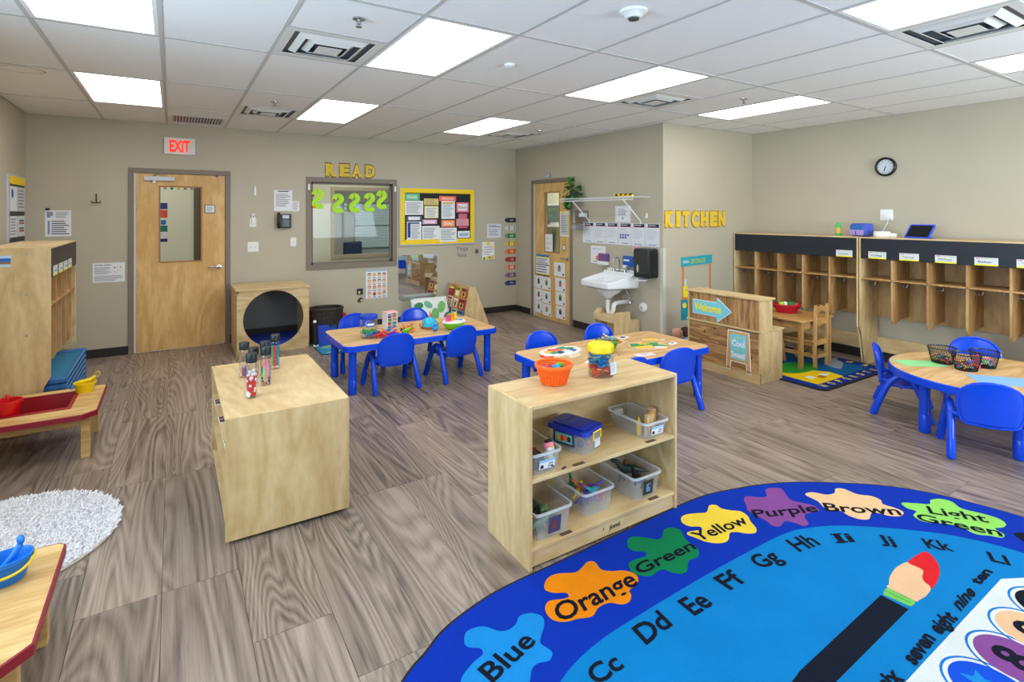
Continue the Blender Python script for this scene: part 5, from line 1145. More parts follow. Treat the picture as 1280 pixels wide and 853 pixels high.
def pil(u, v, s):
    e = (1 - u ** 4) * (1 - v ** 4); th = .085 * max(e, 0) ** .5; return Vector((u * .29, s * th + v * .08, .235 + v * .185))
mb = MB(); n = 14
for s in (-1, 1):
    vs = [pil(-1 + 2 * i / n, -1 + 2 * k / n, s) for k in range(n + 1) for i in range(n + 1)]
    mb.add(vs, [(k * (n + 1) + i, k * (n + 1) + i + 1, (k + 1) * (n + 1) + i + 1, (k + 1) * (n + 1) + i) for k in range(n) for i in range(n)])
mb.build('pillow_body', C(232, 236, 232, .9), t, True)
for k, (u, v, a, l, c) in enumerate(((-.7, .5, 20, .26, (60, 130, 90)), (-.75, -.3, 70, .2, (70, 140, 100)), (-.2, .55, -30, .26, (110, 180, 150)), (.1, -.2, 80, .34, (120, 180, 110)), (.5, .3, 60, .34, (120, 186, 110)), (.75, -.4, 30, .24, (60, 130, 90)), (-.3, -.5, 10, .26, (140, 196, 160)))):
    P = []
    for q in range(14):
        b = 2 * pi * q / 14; x, y = l * 1.15 * cos(b), l * .55 * sin(b) * 1.4; uu = u + (x * cos(R(a)) - y * sin(R(a))) * .8; vv = v + (x * sin(R(a)) + y * cos(R(a))) * 1.2
        p = pil(max(-.93, min(.93, uu)), max(-.93, min(.93, vv)), -1); P.append(p + Vector((0, -.004, 0)))
    c0 = sum(P, Vector()) / 14 + Vector((0, -.012, 0)); MB().add(P + [c0], [(i, (i + 1) % 14, 14) for i in range(14)]).build('leaf_print', C(*c, .9), t, recalc=False)
t = thing('book_rack', 'slant sided birch book display rack full of picture books under the lemon poster', 'rack', (3.62, 7.02, 0), 0)
prof = [(-.05, 0), (.40, 0), (.165, .575), (.075, .575)]
for y in (0, .66): MB().prism(prof, y, y + .018, 0, lambda p: Vector((p.x, p.z, p.y))).build('end_panel', BIRCH, t, bevel=.004)
MB().box(.083, .018, .50, .158, .66, .572).build('top_rail', BIRCHY, t); MB().box(.05, .018, .0, .37, .66, .03).build('bottom_board', BIRCHY, t)
MB().prism([(-.03, .02), (-.015, .02), (.095, .52), (.083, .52)], .018, .66, 0, lambda p: Vector((p.x, p.z, p.y))).build('display_panel', BIRCHY, t); MB().prism([(.37, .02), (.383, .02), (.16, .55), (.147, .55)], .018, .66, 0, lambda p: Vector((p.x, p.z, p.y))).build('display_panel', BIRCHY, t)
for q in range(3): MB().box(-.045 + q * .037, .02, .05 + q * .165, -.01 + q * .037, .655, .058 + q * .165).build('book_ledge', BIRCHY, t)
bc = [[(196, 40, 44), (222, 190, 40), (214, 96, 40)], [(230, 226, 226), (226, 140, 50), (196, 50, 52)], [(40, 80, 140), (220, 226, 232), (70, 130, 190)]]
acc = [(80, 20, 24), (250, 230, 120), (60, 120, 60), (50, 50, 90), (200, 60, 40), (240, 240, 230)]
k = 0
for row in range(3):
    for cl_ in range(3):
        c = bc[2 - row][cl_] if row < 3 else 0; y0 = .03 + (2 - cl_) * .205; z0 = .06 + row * .165; x0 = 3.62 - .036 + row * .037; k += 1
        F = Fr((x0, 7.02 + y0 + .19, z0), (0, -1, 0), (.22, 0, 1))
        sheet('picture_book', 'picture book on the display rack, %s row, %s' % (['bottom', 'middle', 'top'][row], ['far left', 'centre', 'near right'][cl_]), 'book', F, .175, .155 if row < 2 else .15,
              [(.1, .72, .9, .92, C(*acc[k % 6])), (.2, .15, .8, .62, C(*acc[(k * 2 + 1) % 6])), ('c', .5, .4, .2, C(*acc[(k + 3) % 6]))], .012, C(*c), 'picture books on the rack')

# ---------------------------------------------------------------- cots
CB = C(48, 112, 176, .55); CBT = C(34, 120, 160, .6)
for k in range(8):
    z = .0 + k * .047
    t = thing('stacking_cot', 'blue stacking nap cot, %s of the stack by the left lockers' % ['lowest', 'second', 'third', 'fourth', 'fifth', 'sixth', 'seventh', 'topmost'][k], 'cot', (-1.235, 5.375, z), 0, 'stacked blue nap cots')
    for y in (0, 1.04):
        mb = MB().prism(rrect(0, y - .0, .54, y + .09, .035), .012, .047); mb.build('end_frame', CB, t, bevel=.005)
    for x in (.0, .515): MB().tube([(x + .0125, .06, .034), (x + .0125, 1.06, .034)], .010, 8).build('side_rail', C(60, 130, 190, .4), t)
    MB().box(.025, .07, .030, .515, 1.06, .036).build('sleeping_mesh', CBT, t)
    for y in (.02, 1.06): MB().box(.04, y + .005, .0, .50, y + .045, .012).build('foot_bar', CB, t)
    if k == 7:
        for y in (0, 1.04): MB().prism(rrect(.10, y + .03, .40, y + .055, .012), .047, .0478).build('grip_slot', C(20, 60, 110, .6), t)

# ---------------------------------------------------------------- sand and water play tables
REDP = C(150, 16, 30, .35); OAK = wood((226, 190, 128), (196, 154, 92), 'x', 4, 9, .45, .8, .7, 'oak_laminate')
def tray_table(label, loc, L, Wd, basin, chx):
    t = thing('tray_table', label, 'table', loc, 0, 'low red-edged tray tables')
    h = .32; c = .07
    out = [(0, 0), (L - c, 0), (L, c), (L, Wd - chx), (L - chx, Wd), (0, Wd)]
    bx0, by0, bx1, by1 = basin
    # top as a frame round the basin hole
    for nm, q in (('tabletop', None),):
        hole = [(bx0, by0), (bx1, by0), (bx1, by1), (bx0, by1)]
        vs = [(x, y, h) for x, y in out] + [(x, y, h) for x, y in hole] + [(x, y, h - .02) for x, y in out] + [(x, y, h - .02) for x, y in hole]
        def fr(o): return [(o + 0, o + 1, o + 7, o + 6), (o + 1, o + 2, o + 7), (o + 2, o + 3, o + 8, o + 7), (o + 3, o + 4, o + 8), (o + 4, o + 5, o + 9, o + 8), (o + 5, o + 0, o + 6, o + 9)]
        fs = fr(0) + [f[::-1] for f in fr(10)] + [(i, (i + 1) % 6, 10 + (i + 1) % 6, 10 + i) for i in range(6)] + [(6 + i, 6 + (i + 1) % 4, 16 + (i + 1) % 4, 16 + i) for i in range(4)]
        MB().add(vs, fs).build('tabletop', OAK, t)
    e = .006
    o2 = [(-e, -e), (L - c + e * .4, -e), (L + e, c - e * .4), (L + e, Wd - chx + e * .4), (L - chx + e * .4, Wd + e), (-e, Wd + e)]
    vs = [(x, y, h + .0005) for x, y in out] + [(x, y, h - .002) for x, y in o2] + [(x, y, h - .034) for x, y in o2] + [(x, y, h - .034) for x, y in out]
    MB().add(vs, [(r * 6 + i, r * 6 + (i + 1) % 6, (r + 1) * 6 + (i + 1) % 6, (r + 1) * 6 + i) for r in range(3) for i in range(6)]).build('edge_band', C(140, 18, 40, .4), t, solid=.002)
    m = MB(); ins = .012; dz = .13
    rim = [(bx0 - .012, by0 - .012), (bx1 + .012, by0 - .012), (bx1 + .012, by1 + .012), (bx0 - .012, by1 + .012)]; inn = [(bx0 + .01, by0 + .01), (bx1 - .01, by0 + .01), (bx1 - .01, by1 - .01), (bx0 + .01, by1 - .01)]; bot = [(bx0 + .03, by0 + .03), (bx1 - .03, by0 + .03), (bx1 - .03, by1 - .03), (bx0 + .03, by1 - .03)]
    vs = [(x, y, h + .001) for x, y in rim] + [(x, y, h + .007) for x, y in inn] + [(x, y, h - dz) for x, y in bot]
    m.add(vs, [(r * 4 + i, r * 4 + (i + 1) % 4, (r + 1) * 4 + (i + 1) % 4, (r + 1) * 4 + i) for r in range(2) for i in range(4)] + [(8, 9, 10, 11)]).build('basin', REDP, t, solid=.003)
    for x in (.035, L - .085):
        for y in (.08, Wd - .13): MB().box(x, y, 0, x + .05, y + .05, h - .034).build('leg', CHAIRW if False else OAK, t, bevel=.003)
    for q in ((.085, .085, L - .085, .103), (.085, Wd - .10, L - .085, Wd - .082), (.04, .13, .058, Wd - .13), (L - .058, .13, L - .04, Wd - .13)): MB().box(q[0], q[1], h - .095, q[2], q[3], h - .022).build('apron', OAK, t)
    return t
tray_table('low maroon-edged tray table by the left lockers, with yellow and red buckets', (-1.13, 4.53, 0), .69, .72, (.10, .19, .53, .61), .02)
tray_table('low maroon-edged tray table in the lower left corner, with the blue bucket', (-1.06, 2.13, 0), .69, .68, (.06, .12, .50, .52), .02)

# ---------------------------------------------------------------- shaggy white rug
t = thing('shaggy_rug', 'round white shaggy rug at the left edge on the plank floor', 'rug', (-.75, 3.60, 0), 0)
MB().lathe([(.505, 0), (.51, .008), (.50, .014), (.001, .016)], 60).build('backing', C(214, 206, 196, .9), t)
mb = MB(); rr = random.Random(3)
for k in range(22000):
    r = .505 * math.sqrt(rr.random()); a = rr.random() * 2 * pi; x, y = r * cos(a), r * sin(a)
    if x < -.58: continue
    l = .014 + rr.random() * .016; d = rr.random() * 6.28; dx, dy = cos(d) * l, sin(d) * l
    w = .0042; z = .013; px_, py_ = -dy / l * w, dx / l * w
    mb.add([(x - px_, y - py_, z), (x + px_, y + py_, z), (x + dx * .6 + px_ * .5, y + dy * .6 + py_ * .5, z + .018), (x + dx, y + dy, z + .010 + rr.random() * .016)], [(0, 1, 2), (0, 2, 3)])
o = mb.build('fur_pile', C(250, 248, 250, .95, .02), t, recalc=False); o['kind'] = 'stuff'

# ---------------------------------------------------------------- sink and step stool
t = thing('wall_sink', 'white wall-hung hand sink with chrome gooseneck tap', 'sink', (XS, 5.15, 0), 0); PORC = C(236, 238, 240, .12, .01)
# plan: x from -0.51 (front) to 0 (wall), y -.28..+.28
def loop(x0, x1, hw0, hw1, z0, z1, n=8):  # front edge x0 (half width hw0) to back edge x1
    P = []
    c = .05
    for x, y in ((x1, -hw1), (x0 + c, -hw0), (x0 + .012, -hw0 + .018), (x0, -hw0 + c), (x0, hw0 - c), (x0 + .012, hw0 - .018), (x0 + c, hw0), (x1, hw1)): P.append((x, y, z0 + (z1 - z0) * ((x - x0) / (x1 - x0))))
    return P
Ls = [loop(-.44, 0, .20, .24, .70, .70), loop(-.51, 0, .27, .28, .735, .72), loop(-.515, 0, .275, .285, .80, .90), loop(-.49, -.10, .25, .255, .808, .862), loop(-.455, -.13, .21, .22, .785, .80), loop(-.40, -.16, .15, .16, .69, .69), loop(-.30, -.22, .03, .03, .675, .675)]
vs = [p for l in Ls for p in l]; n = 8; fs = []
for r in range(len(Ls) - 1):
    for i in range(n): fs.append((r * n + i, r * n + (i + 1) % n, (r + 1) * n + (i + 1) % n, (r + 1) * n + i))
fs += [tuple(range(n)), tuple(range((len(Ls) - 1) * n, len(Ls) * n))]
MB().add(vs, fs).build('basin', PORC, t, True, bevel=.01, seg=3)
MB().box(-.10, -.27, .84, 0, .27, .905).box(-.03, -.28, .86, 0, .28, .93).build('back_deck', PORC, t, bevel=.012, seg=3)
MB().lathe([(.17, .70), (.14, .66), (.06, .60), (.045, .58)], 24, (-.27, 0, 0), 0, None, 1, 1.2).build('bowl_underside', PORC, t, True)
MB().lathe([(.03, 0), (.03, .01), (.015, .02)], 16, (-.07, 0, .90)).tube(catmull([(-.07, 0, .91), (-.07, 0, 1.02), (-.085, 0, 1.07), (-.12, 0, 1.09), (-.16, 0, 1.075), (-.175, 0, 1.04)], 5, False), .009, 10).build('tap_spout', CHROME, t, True)
for s in (-1, 1):
    MB().lathe([(.024, 0), (.022, .025), (.014, .035)], 14, (-.07, s * .10, .90)).tube([(-.07, s * .10, .935), (-.09, s * .13, .95), (-.11, s * .175, .985)], [.010, .009, .012], 8, 0, None, True, True).tube([(-.07, 0, .905), (-.07, s * .1, .905)], .012, 8).build('tap_handle', CHROME, t, True)
MB().tube([(-.27, 0, .60), (-.27, 0, .54)], .024, 14).build('drain_collar', STEEL, t, True)
MB().tube(catmull([(-.27, .0, .56), (-.27, 0, .44), (-.265, -.025, .395), (-.26, -.06, .395), (-.255, -.085, .44), (-.24, -.085, .50), (-.16, -.08, .52), (0, -.08, .52)], 4, False), .029, 14).build('drain_trap', C(232, 232, 230, .3), t, True)
for s in (-.17, -.02): MB().tube([(0, s, .53), (-.05, s, .53), (-.06, s, .60), (-.08, s * .6, .70)], .007, 8).lathe([(.022, 0), (.02, .02), (.012, .03)], 12, (-.05, s, .515)).build('supply_valve', CHROME, t, True)
t = thing('step_stool', 'birch hand-washing step stool under the sink', 'stool', (4.52, 4.84, 0), 0)
pf = [(0, 0), (.43, 0), (.43, .33), (.27, .34), (.26, .44), (.06, .45), (.0, .40)]
for y in (0, .37): MB().prism(pf, y, y + .016, 0, lambda p: Vector((p.x, p.z, p.y))).build('side_panel', BIRCH, t, bevel=.003)
MB().box(.0, .016, .375, .25, .37, .392).build('step_board', BIRCHY, t, bevel=.002); MB().box(.0, .016, .32, .016, .37, .375).build('front_rail', BIRCHY, t); MB().box(.25, .016, .20, .42, .37, .216).build('step_board', BIRCHY, t)
MB().box(.22, .016, .05, .236, .37, .375).build('inner_panel', BIRCHY, t)
# ---------------------------------------------------------------- sensory bottles on the low cabinet
rr = random.Random(11)
def bottle(label, x, y, h, fill):
    t = thing('sensory_bottle', label, 'bottle', (x, y, .63), rr.random(), 'clear sensory bottles')
    s = h / .22; r = .0285
    MB().lathe([(r * .9, 0), (r, .006), (r, .168 * s), (r * .92, .178 * s), (r * .8, .182 * s)], 28).build('bottle_body', CLEARP, t, True)
    MB().lathe([(r * 1.0, .176 * s), (r * 1.03, .182 * s), (r * 1.03, .214 * s), (r * .97, .22 * s), (.001, .22 * s)], 28).build('bottle_cap', C(26, 34, 38, .4), t, True)
    if fill == 'pom':
        o = MB().lathe([(r * .82, .012), (r * .82, .10 * s), (.001, .115 * s)], 16).build('red_flakes', C(206, 24, 34, .8, .3, 80), t)
        for k in range(22):
            a = rr.random() * 6.28; q = r * (.62 + .12 * rr.random()); MB().ball((q * cos(a), q * sin(a), .014 + k * .0062), .0095, 0, 8).build('pompom', C(238, 236, 238, .95), t, True)
    if fill in ('sticks', 'purple'):
        cols = [(60, 90, 170), (40, 150, 90), (180, 60, 60), (220, 170, 50), (120, 70, 160)] if fill == 'sticks' else [(120, 70, 180), (60, 80, 200), (200, 120, 60), (220, 60, 120)]
        for k in range(13):
            a = rr.random() * 6.28; q = rr.random() * r * .7; b = a + rr.uniform(-.7, .7)
            MB().tube([(q * cos(a), q * sin(a), .006), (r * .75 * cos(b), r * .75 * sin(b), (.05 + rr.random() * .03) * s)], .0024, 5).build('craft_stick', C(*rr.choice(cols)), t)
    if fill == 'feather':
        for c, x0, x1, hh in (((240, 110, 170), -.004, -.010, .14), ((150, 226, 130), -.012, -.004, .10), ((246, 150, 190), .004, .008, .12)):
            MB().lathe([(.001, 0), (.010, .25 * hh), (.013, .6 * hh), (.001, hh)], 10, (x0, -.008, .03), 0, None, 1, .35).build('feather', C(*c, .9), t, True)
        for k in range(16):
            a = rr.random() * 6.28; q = r * .7; MB().ball((q * cos(a), q * sin(a), .01 + rr.random() * .035), .007, 0, 6).build('pebble', C(*rr.choice([(40, 60, 90), (60, 90, 80), (200, 60, 60), (230, 120, 110)])), t, True)
        MB().tube([(.014, -.006, .05), (.016, -.004, .10)], .005, 6).ball((.016, -.004, .105), .009, 0, 8).build('blue_figure', C(40, 160, 210), t, True)
    if fill == 'bright':
        for c, q in (((40, 170, 210), 0), ((50, 200, 120), 2.1), ((220, 60, 60), 4.2)): MB().tube([(.015 * cos(q), .015 * sin(q), .02), (.017 * cos(q), .017 * sin(q), .15)], .009, 8).build('bright_strip', C(*c), t, True)
bottle('clear bottle nearest the viewer, red flakes and white pompoms inside', .370, 3.30, .245, 'pom')
bottle('clear bottle with pink and green feathers, front right of the group', .470, 3.50, .225, 'feather')
bottle('clear bottle at the left rear with purple sticks', .378, 3.74, .215, 'purple')
bottle('clear bottle behind the pompom bottle, short purple and green sticks at the bottom', .413, 3.575, .215, 'sticks')
bottle('clear bottle in the middle with a fan of green and orange sticks', .490, 3.70, .215, 'sticks')
bottle('clear bottle at the right rear with bright blue and red strips', .570, 3.83, .225, 'bright')

# ---------------------------------------------------------------- on the toy shelf
def letter_bits(n, fn, par, cols, name='letter_piece', sz=.016):
    for k in range(n):
        p = fn(); a, b = rr.random() * 6.28, rr.uniform(-.8, .8)
        M = Matrix.Translation(p) @ Matrix.Rotation(a, 4, 'Z') @ Matrix.Rotation(b, 4, 'X'); m = MB(); T = lambda q: M @ q; kind = k % 4; s = sz
        if kind == 0: m.box(-s, -s * .3, -.003, s, s * .3, .003, 0, T).box(-s * .3, s * .3, -.003, s * .3, s * 1.6, .003, 0, T)
        elif kind == 1: m.box(-s, -s, -.003, -s * .4, s, .003, 0, T).box(s * .4, -s, -.003, s, s, .003, 0, T).box(-s * .4, -s * .3, -.003, s * .4, s * .3, .003, 0, T)
        elif kind == 2: m.lathe([(s, -.003), (s, .003), (s * .55, .003), (s * .55, -.003)], 10, (0, 0, 0), 0, T, 1, 1.25, True)
        else: m.box(-s, -s, -.003, -s * .4, s * 1.3, .003, 0, T).box(-s * .4, -s, -.003, s, -s * .4, .003, 0, T)
        m.build(name, C(*rr.choice(cols), .4), par)
t = thing('letter_jar', 'clear plastic jar with yellow screw lid full of coloured letters, on the toy shelf', 'jar', (1.995, 2.245, .76), .2); t.scale = (1.14, 1.14, 1.02)
S8 = 8
MB().prism([(.062 * cos(2 * pi * (k + .5) / 8), .062 * sin(2 * pi * (k + .5) / 8)) for k in range(8)], 0, .128).build('jar_body', CLEARP, t, bevel=.006)
MB().lathe([(.055, .128), (.062, .135), (.062, .165), (.056, .175), (.001, .177)], 36).build('screw_lid', C(240, 216, 14, .4), t, True)
mb = MB()
for k in range(40): a = 2 * pi * k / 40; mb.box(-.0012, -.0635, .137, .0012, -.061, .166, 0, lambda p: Vector((p.x * cos(a) - p.y * sin(a), p.x * sin(a) + p.y * cos(a), p.z)))
mb.build('lid_ridges', C(226, 200, 10, .4), t)
def inside_jar(): a = rr.random() * 6.28; q = .028 + .016 * rr.random(); return Vector((q * cos(a), q * sin(a), .012 + rr.random() * .045))
letter_bits(34, inside_jar, t, [(240, 130, 40), (226, 90, 60), (240, 190, 60), (214, 70, 90)])
def inside_jar2(): a = rr.random() * 6.28; q = .028 + .016 * rr.random(); return Vector((q * cos(a), q * sin(a), .062 + rr.random() * .05))
letter_bits(30, inside_jar2, t, [(30, 140, 210), (40, 110, 190), (30, 160, 120), (60, 170, 220)])
F = Fr((.0, -.0605, .018), (1, 0, 0)); MB().box(-.004, 0, 0, .042, .062, .0012, 0, Fr((.0, -.0600, .016), (.92, -.0, 0)).T).build('jar_label', C(206, 224, 240), t, loc=None)
bpy.data.objects[t.name]
F2j = Fr((-.002, -.0612, .018), (1, 0, 0))
for k in range(5): MB().box(.0, .01 + k * .010, .0, .034, .013 + k * .010, .0004, 0, F2j.T).build('label_line', C(90, 130, 170), t)
t = thing('orange_basket', 'bright orange woven plastic basket with three coloured toys, on the toy shelf', 'basket', (1.695, 2.275, .76), 0); t.scale = (1.22, 1.22, 1.24)
ORG = C(250, 104, 16, .45, .12, 90); mb = MB()
for k in range(9):
    z = .004 + k * .0078; r = .052 + k * .0026; mb.lathe([(r, z), (r + .003, z + .004), (r, z + .0078), (r - .004, z + .004)], 34, (0, 0, 0), 0, None, 1, 1, True)
mb.build('woven_wall', ORG, t); MB().lathe([(.001, .002), (.052, .002), (.052, .006), (.001, .006)], 34).build('basket_floor', ORG, t)
mb = MB()
for k in range(30): a = 2 * pi * k / 30; mb.tube([(.054 * cos(a), .054 * sin(a), .004), (.0765 * cos(a), .0765 * sin(a), .074)], .0022, 4)
o = mb.build('basket_ribs', ORG, t); o['kind'] = 'stuff'
MB().lathe([(.075, .072), (.082, .072), (.084, .082), (.078, .087), (.073, .082)], 40, (0, 0, 0), 0, None, 1, 1, True).build('basket_rim', ORG, t, True)
def little(nm, lb, cat, loc, c, path, r, group=None, ears=True):
    t = thing(nm, lb, cat, loc, rr.random() * 6, group)
    MB().tube(path, r, 10, 0, None, True, True).build('body', C(*c, .4), t, True)
    e = path[-1]; MB().ball(e, (r[-1] if isinstance(r, list) else r) * 1.25, 0, 10).build('head', C(*c, .4), t, True)
    return t
for lb, x, y, c in (('crimson rounded toy in the orange basket', 1.665, 2.285, (200, 30, 70)), ('light blue wedge toy in the orange basket', 1.70, 2.26, (40, 150, 220)), ('green toy in the orange basket', 1.735, 2.28, (40, 190, 60))):
    little('counting_toy', lb, 'toy', (x, y, .79), c, [(-.018, 0, .05), (0, 0, .056), (.012, 0, .052)], [.014, .017, .012], 'toys in the orange basket')

def bin_(label, loc, rz, w, l, h, lab, tall_label=None):
    """open tapered clear bin: front at local y=0"""
    t = thing('clear_bin', label, 'bin', loc, rz, 'clear plastic toy bins'); tp = .016
    def L(hw, hl, z, r): return [(x, y, z) for x, y in rrect(-hw, -hl, hw, hl, r, 3)]
    A = L(w / 2 - tp, l / 2 - tp, 0.001, .018); B = L(w / 2, l / 2, h, .022); A2 = L(w / 2 - tp - .002, l / 2 - tp - .002, .003, .018); n = len(A)
    fs = [tuple(range(n - 1, -1, -1))] + [(i, (i + 1) % n, n + (i + 1) % n, n + i) for i in range(n)]
    MB().add([(x, y + l / 2, z) for x, y, z in A + B], fs).build('bin_wall', BINP, t, True)
    R0 = L(w / 2 - .001, l / 2 - .001, h, .022); R1 = L(w / 2 + .006, l / 2 + .006, h, .026); R2 = L(w / 2 + .006, l / 2 + .006, h - .012, .026)
    MB().add([(x, y + l / 2, z) for x, y, z in R0 + R1 + R2], [(i, (i + 1) % n, n + (i + 1) % n, n + i) for i in range(n)] + [(n + i, n + (i + 1) % n, 2 * n + (i + 1) % n, 2 * n + i) for i in range(n)]).build('bin_rim', clear('bin_rim_plastic', (.98, .98, .99), .6, .25, (.78, .81, .84)), t, True)
    F = Fr((-.0, tp * .5 - .004, h * .25), (1, 0, 0), (0, -tp * .9 / h, 1))
    if lab == 'white':
        MB().box(-.045, .0, 0, .045, .045, .001, 0, F.T).box(-.045, .033, .001, .045, .045, .0014, 1, F.T).prism([(-.038, .004), (-.02, .004), (-.02, .016), (-.03, .024), (-.038, .018)], .001, .0015, 2, F.T).box(.005, .006, .001, .036, .014, .0014, 3, F.T).box(.01, .018, .001, .036, .026, .0014, 3, F.T).build('bin_label', [PAPER, C(150, 200, 240), BLACK, INKL], t)
    if lab in ('photo', 'dark'):
        c2 = C(60, 70, 110, .4, .9, 120) if lab == 'photo' else C(46, 44, 30, .4, .3, 60)
        MB().box(-.036, -.01, 0, .036, .07, .001, 0, F.T).box(-.014, .006, .001, .014, .05, .0015, 1, F.T).build('bin_label', [c2, C(120, 60, 60, .5, .6, 150) if lab == 'photo' else C(90, 150, 220)], t)
    return t
def animal(nm, lb, loc, rz, c, s=1.0, group=None, neck=True):
    """small moulded plastic animal: body, neck and head, tail and four legs in one piece"""
    t = thing(nm, lb, 'toy', loc, rz, group); m = MB()
    m.tube([(-.075 * s, 0, .03 * s), (-.045 * s, 0, .035 * s), (-.02 * s, 0, .04 * s), (.015 * s, 0, .042 * s), (.035 * s, 0, .05 * s), (.05 * s, 0, .07 * s), (.068 * s, 0, .075 * s)], [.003 * s, .009 * s, .016 * s, .017 * s, .012 * s, .009 * s, .008 * s], 10, 0, None, True, True)
    for x in (-.02, .02):
        for y in (-1, 1): m.tube([(x * s, y * .008 * s, .035 * s), (x * s, y * .012 * s, .018 * s), (x * s + .003 * s, y * .012 * s, .002 * s)], [.008 * s, .006 * s, .005 * s], 7)
    m.build('body', C(*c, .4), t, True)
    MB().ball((.068 * s, .006 * s, .08 * s), .002 * s, 0, 6).ball((.068 * s, -.006 * s, .08 * s), .002 * s, 0, 6).build('eyes', BLACK, t)
    return t
SH = .418; SL = .103
bin_('clear bin with a bearded figure, upper shelf at far left', (1.50, 2.065, SH), 0, .175, .30, .105, 'white')
t = thing('gnome_figure', 'small figure with black hair, pink face and white beard in the left upper bin', 'toy', (1.545, 2.115, SH + .006), 0)
MB().lathe([(.02, 0), (.026, .03), (.02, .07), (.012, .085)], 16).build('body', C(190, 200, 214), t, True); MB().ball((0, 0, .10), .026, 0, 16).build('head', C(236, 130, 160), t, True); MB().ball((0, -.012, .09), .022, 0, 12, None, 1, .8, .9).build('beard', PAPER, t, True); MB().ball((0, .004, .118), .020, 0, 12, None, 1.1, 1, .5).build('hair', C(20, 18, 20), t, True); MB().cyl((0, -.028, .10), .005, .012, 8).build('beak', C(240, 200, 40), t); MB().tube([(-.02, -.02, .06), (-.012, -.03, .03)], .007, 8).build('yellow_arm', C(240, 196, 60), t, True)
animal('toy_animal', 'red and dark toy animal in the left upper bin', (1.475, 2.16, SH + .015), .6, (160, 30, 40), .75, 'toys in the left upper bin'); animal('toy_animal', 'black toy animal behind the figure in the left upper bin', (1.50, 2.20, SH + .03), 2.2, (30, 30, 34), .8, 'toys in the left upper bin')
for k in range(4): animal('toy_animal', 'dark blue grey toy animal lying low in the left upper bin, %s from the left' % ['first', 'second', 'third', 'fourth'][k], (1.45 + .03 * k, 2.11 + .05 * (k % 2), SH + .006), k, (60, 70, 90), .8, 'dark toys low in the left upper bin')
# blue lidded box
t = thing('lidded_box', 'clear storage box with blue lid and yellow latches on the upper shelf', 'box', (1.85, 2.125, SH), R(18))
w_, l_, h_ = .185, .25, .115
def LL(hw, hl, z, r): return [(x, y + l_ / 2, z) for x, y in rrect(-hw, -hl, hw, hl, r, 4)]
A = LL(w_ / 2 - .012, l_ / 2 - .012, 0.001, .03); B = LL(w_ / 2 - .002, l_ / 2 - .002, h_ - .012, .03); n = len(A)
MB().add(A + B, [tuple(range(n - 1, -1, -1))] + [(i, (i + 1) % n, n + (i + 1) % n, n + i) for i in range(n)]).build('box_wall', BINP, t, True)
LB = C(14, 44, 170, .35); MB().prism([(x, y) for x, y, z in LL(w_ / 2 + .005, l_ / 2 + .005, 0, .035)], h_ - .018, h_ + .006, 0, None, [(x, y) for x, y, z in LL(w_ / 2, l_ / 2, 0, .032)]).prism([(x, y) for x, y, z in LL(w_ / 2 - .02, l_ / 2 - .025, 0, .02)], h_ + .006, h_ + .013).build('box_lid', LB, t, bevel=.003)
for q in range(3): MB().box(-.05, .05 + q * .06, h_ + .013, .05, .075 + q * .06, h_ + .0155).build('lid_rib', LB, t, bevel=.002)
for y in (-.012, l_ + .004): MB().tube([(-.035, y, h_ - .045), (-.035, y, h_ - .004), (.035, y, h_ - .004), (.035, y, h_ - .045)], .004, 8).build('latch', C(246, 214, 20, .4), t)
MB().box(.0, .001, .02, .05, .004, .062).build('white_label', C(206, 214, 222), t); F = Fr((-w_ / 2 + .004, .20, .03), (0, -1, 0), (-.06, 0, 1))
MB().box(0, 0, 0, .13, .068, .001, 0, F.T).box(.012, .01, .001, .118, .058, .0014, 1, F.T).build('picture_label', [C(20, 60, 100), C(110, 190, 210)], t); mb = MB()
for k, c in enumerate(((240, 200, 30), (220, 50, 40), (240, 130, 30), (30, 30, 40))): MB().ball((0, 0, 0), .016, 0, 10, lambda p: F.T((.035 + k * .021 + p.x * .8, .034 + p.y, .0016 + p.z * .05))).build('label_picture', C(*c), t)
for k in range(12):
    MB().ball((rr.uniform(-.06, .06), rr.uniform(.03, .2), .02 + rr.random() * .05), .018, 0, 8).build('toy_piece', C(*rr.choice([(220, 60, 50), (230, 120, 40), (60, 90, 190), (60, 160, 100), (236, 70, 90), (110, 60, 150)])), t, True)
bin_('clear bin with wooden blocks, on the upper shelf at the right', (2.25, 2.07, SH), R(0), .185, .30, .095, 'white')
MB().box(-.055, .26, .055, -.005, .285, .085).build('white_tab', PAPER, bpy.data.objects['clear_bin.001'])
for k, (x, y, h2, nm) in enumerate(((2.215, 2.11, .12, 'tall square wooden block standing left in the block bin'), (2.245, 2.115, .118, 'square wooden block standing second in the block bin'), (2.27, 2.135, .116, 'square wooden block standing third in the block bin'))):
    t = thing('wooden_block', nm, 'block', (x, y, SH + .004), 0, 'wooden blocks in the bin'); MB().box(-.0125, -.0125, 0, .0125, .0125, h2).build('block', wood((220, 186, 130), (190, 150, 96), 'z', 20, 6, .6, .8, .6, 'block_wood'), t, bevel=.002)
t = thing('wooden_block', 'round pinkish wooden cylinder block at the right of the block bin', 'block', (2.298, 2.16, SH + .004)); MB().cyl((0, 0, 0), .027, .122, 24).build('cylinder', CHAIRW, t); MB().cyl((0, 0, .122), .0268, .002, 24).build('pink_top', C(226, 176, 160), t)
t = thing('yellow_toy', 'small yellow toy beside the wooden blocks', 'toy', (2.19, 2.15, SH + .004)); MB().lathe([(.012, 0), (.014, .06), (.006, .09), (.001, .1)], 12).build('body', C(236, 200, 30), t, True)
bin_('clear bin with a green dinosaur and a photo label, lower shelf at left', (1.545, 2.065, SL), 0, .215, .32, .135, 'photo')
animal('toy_dinosaur', 'dark green toy dinosaur leaning in the lower left bin', (1.53, 2.20, SL + .045), R(250), (30, 74, 58), 1.2)
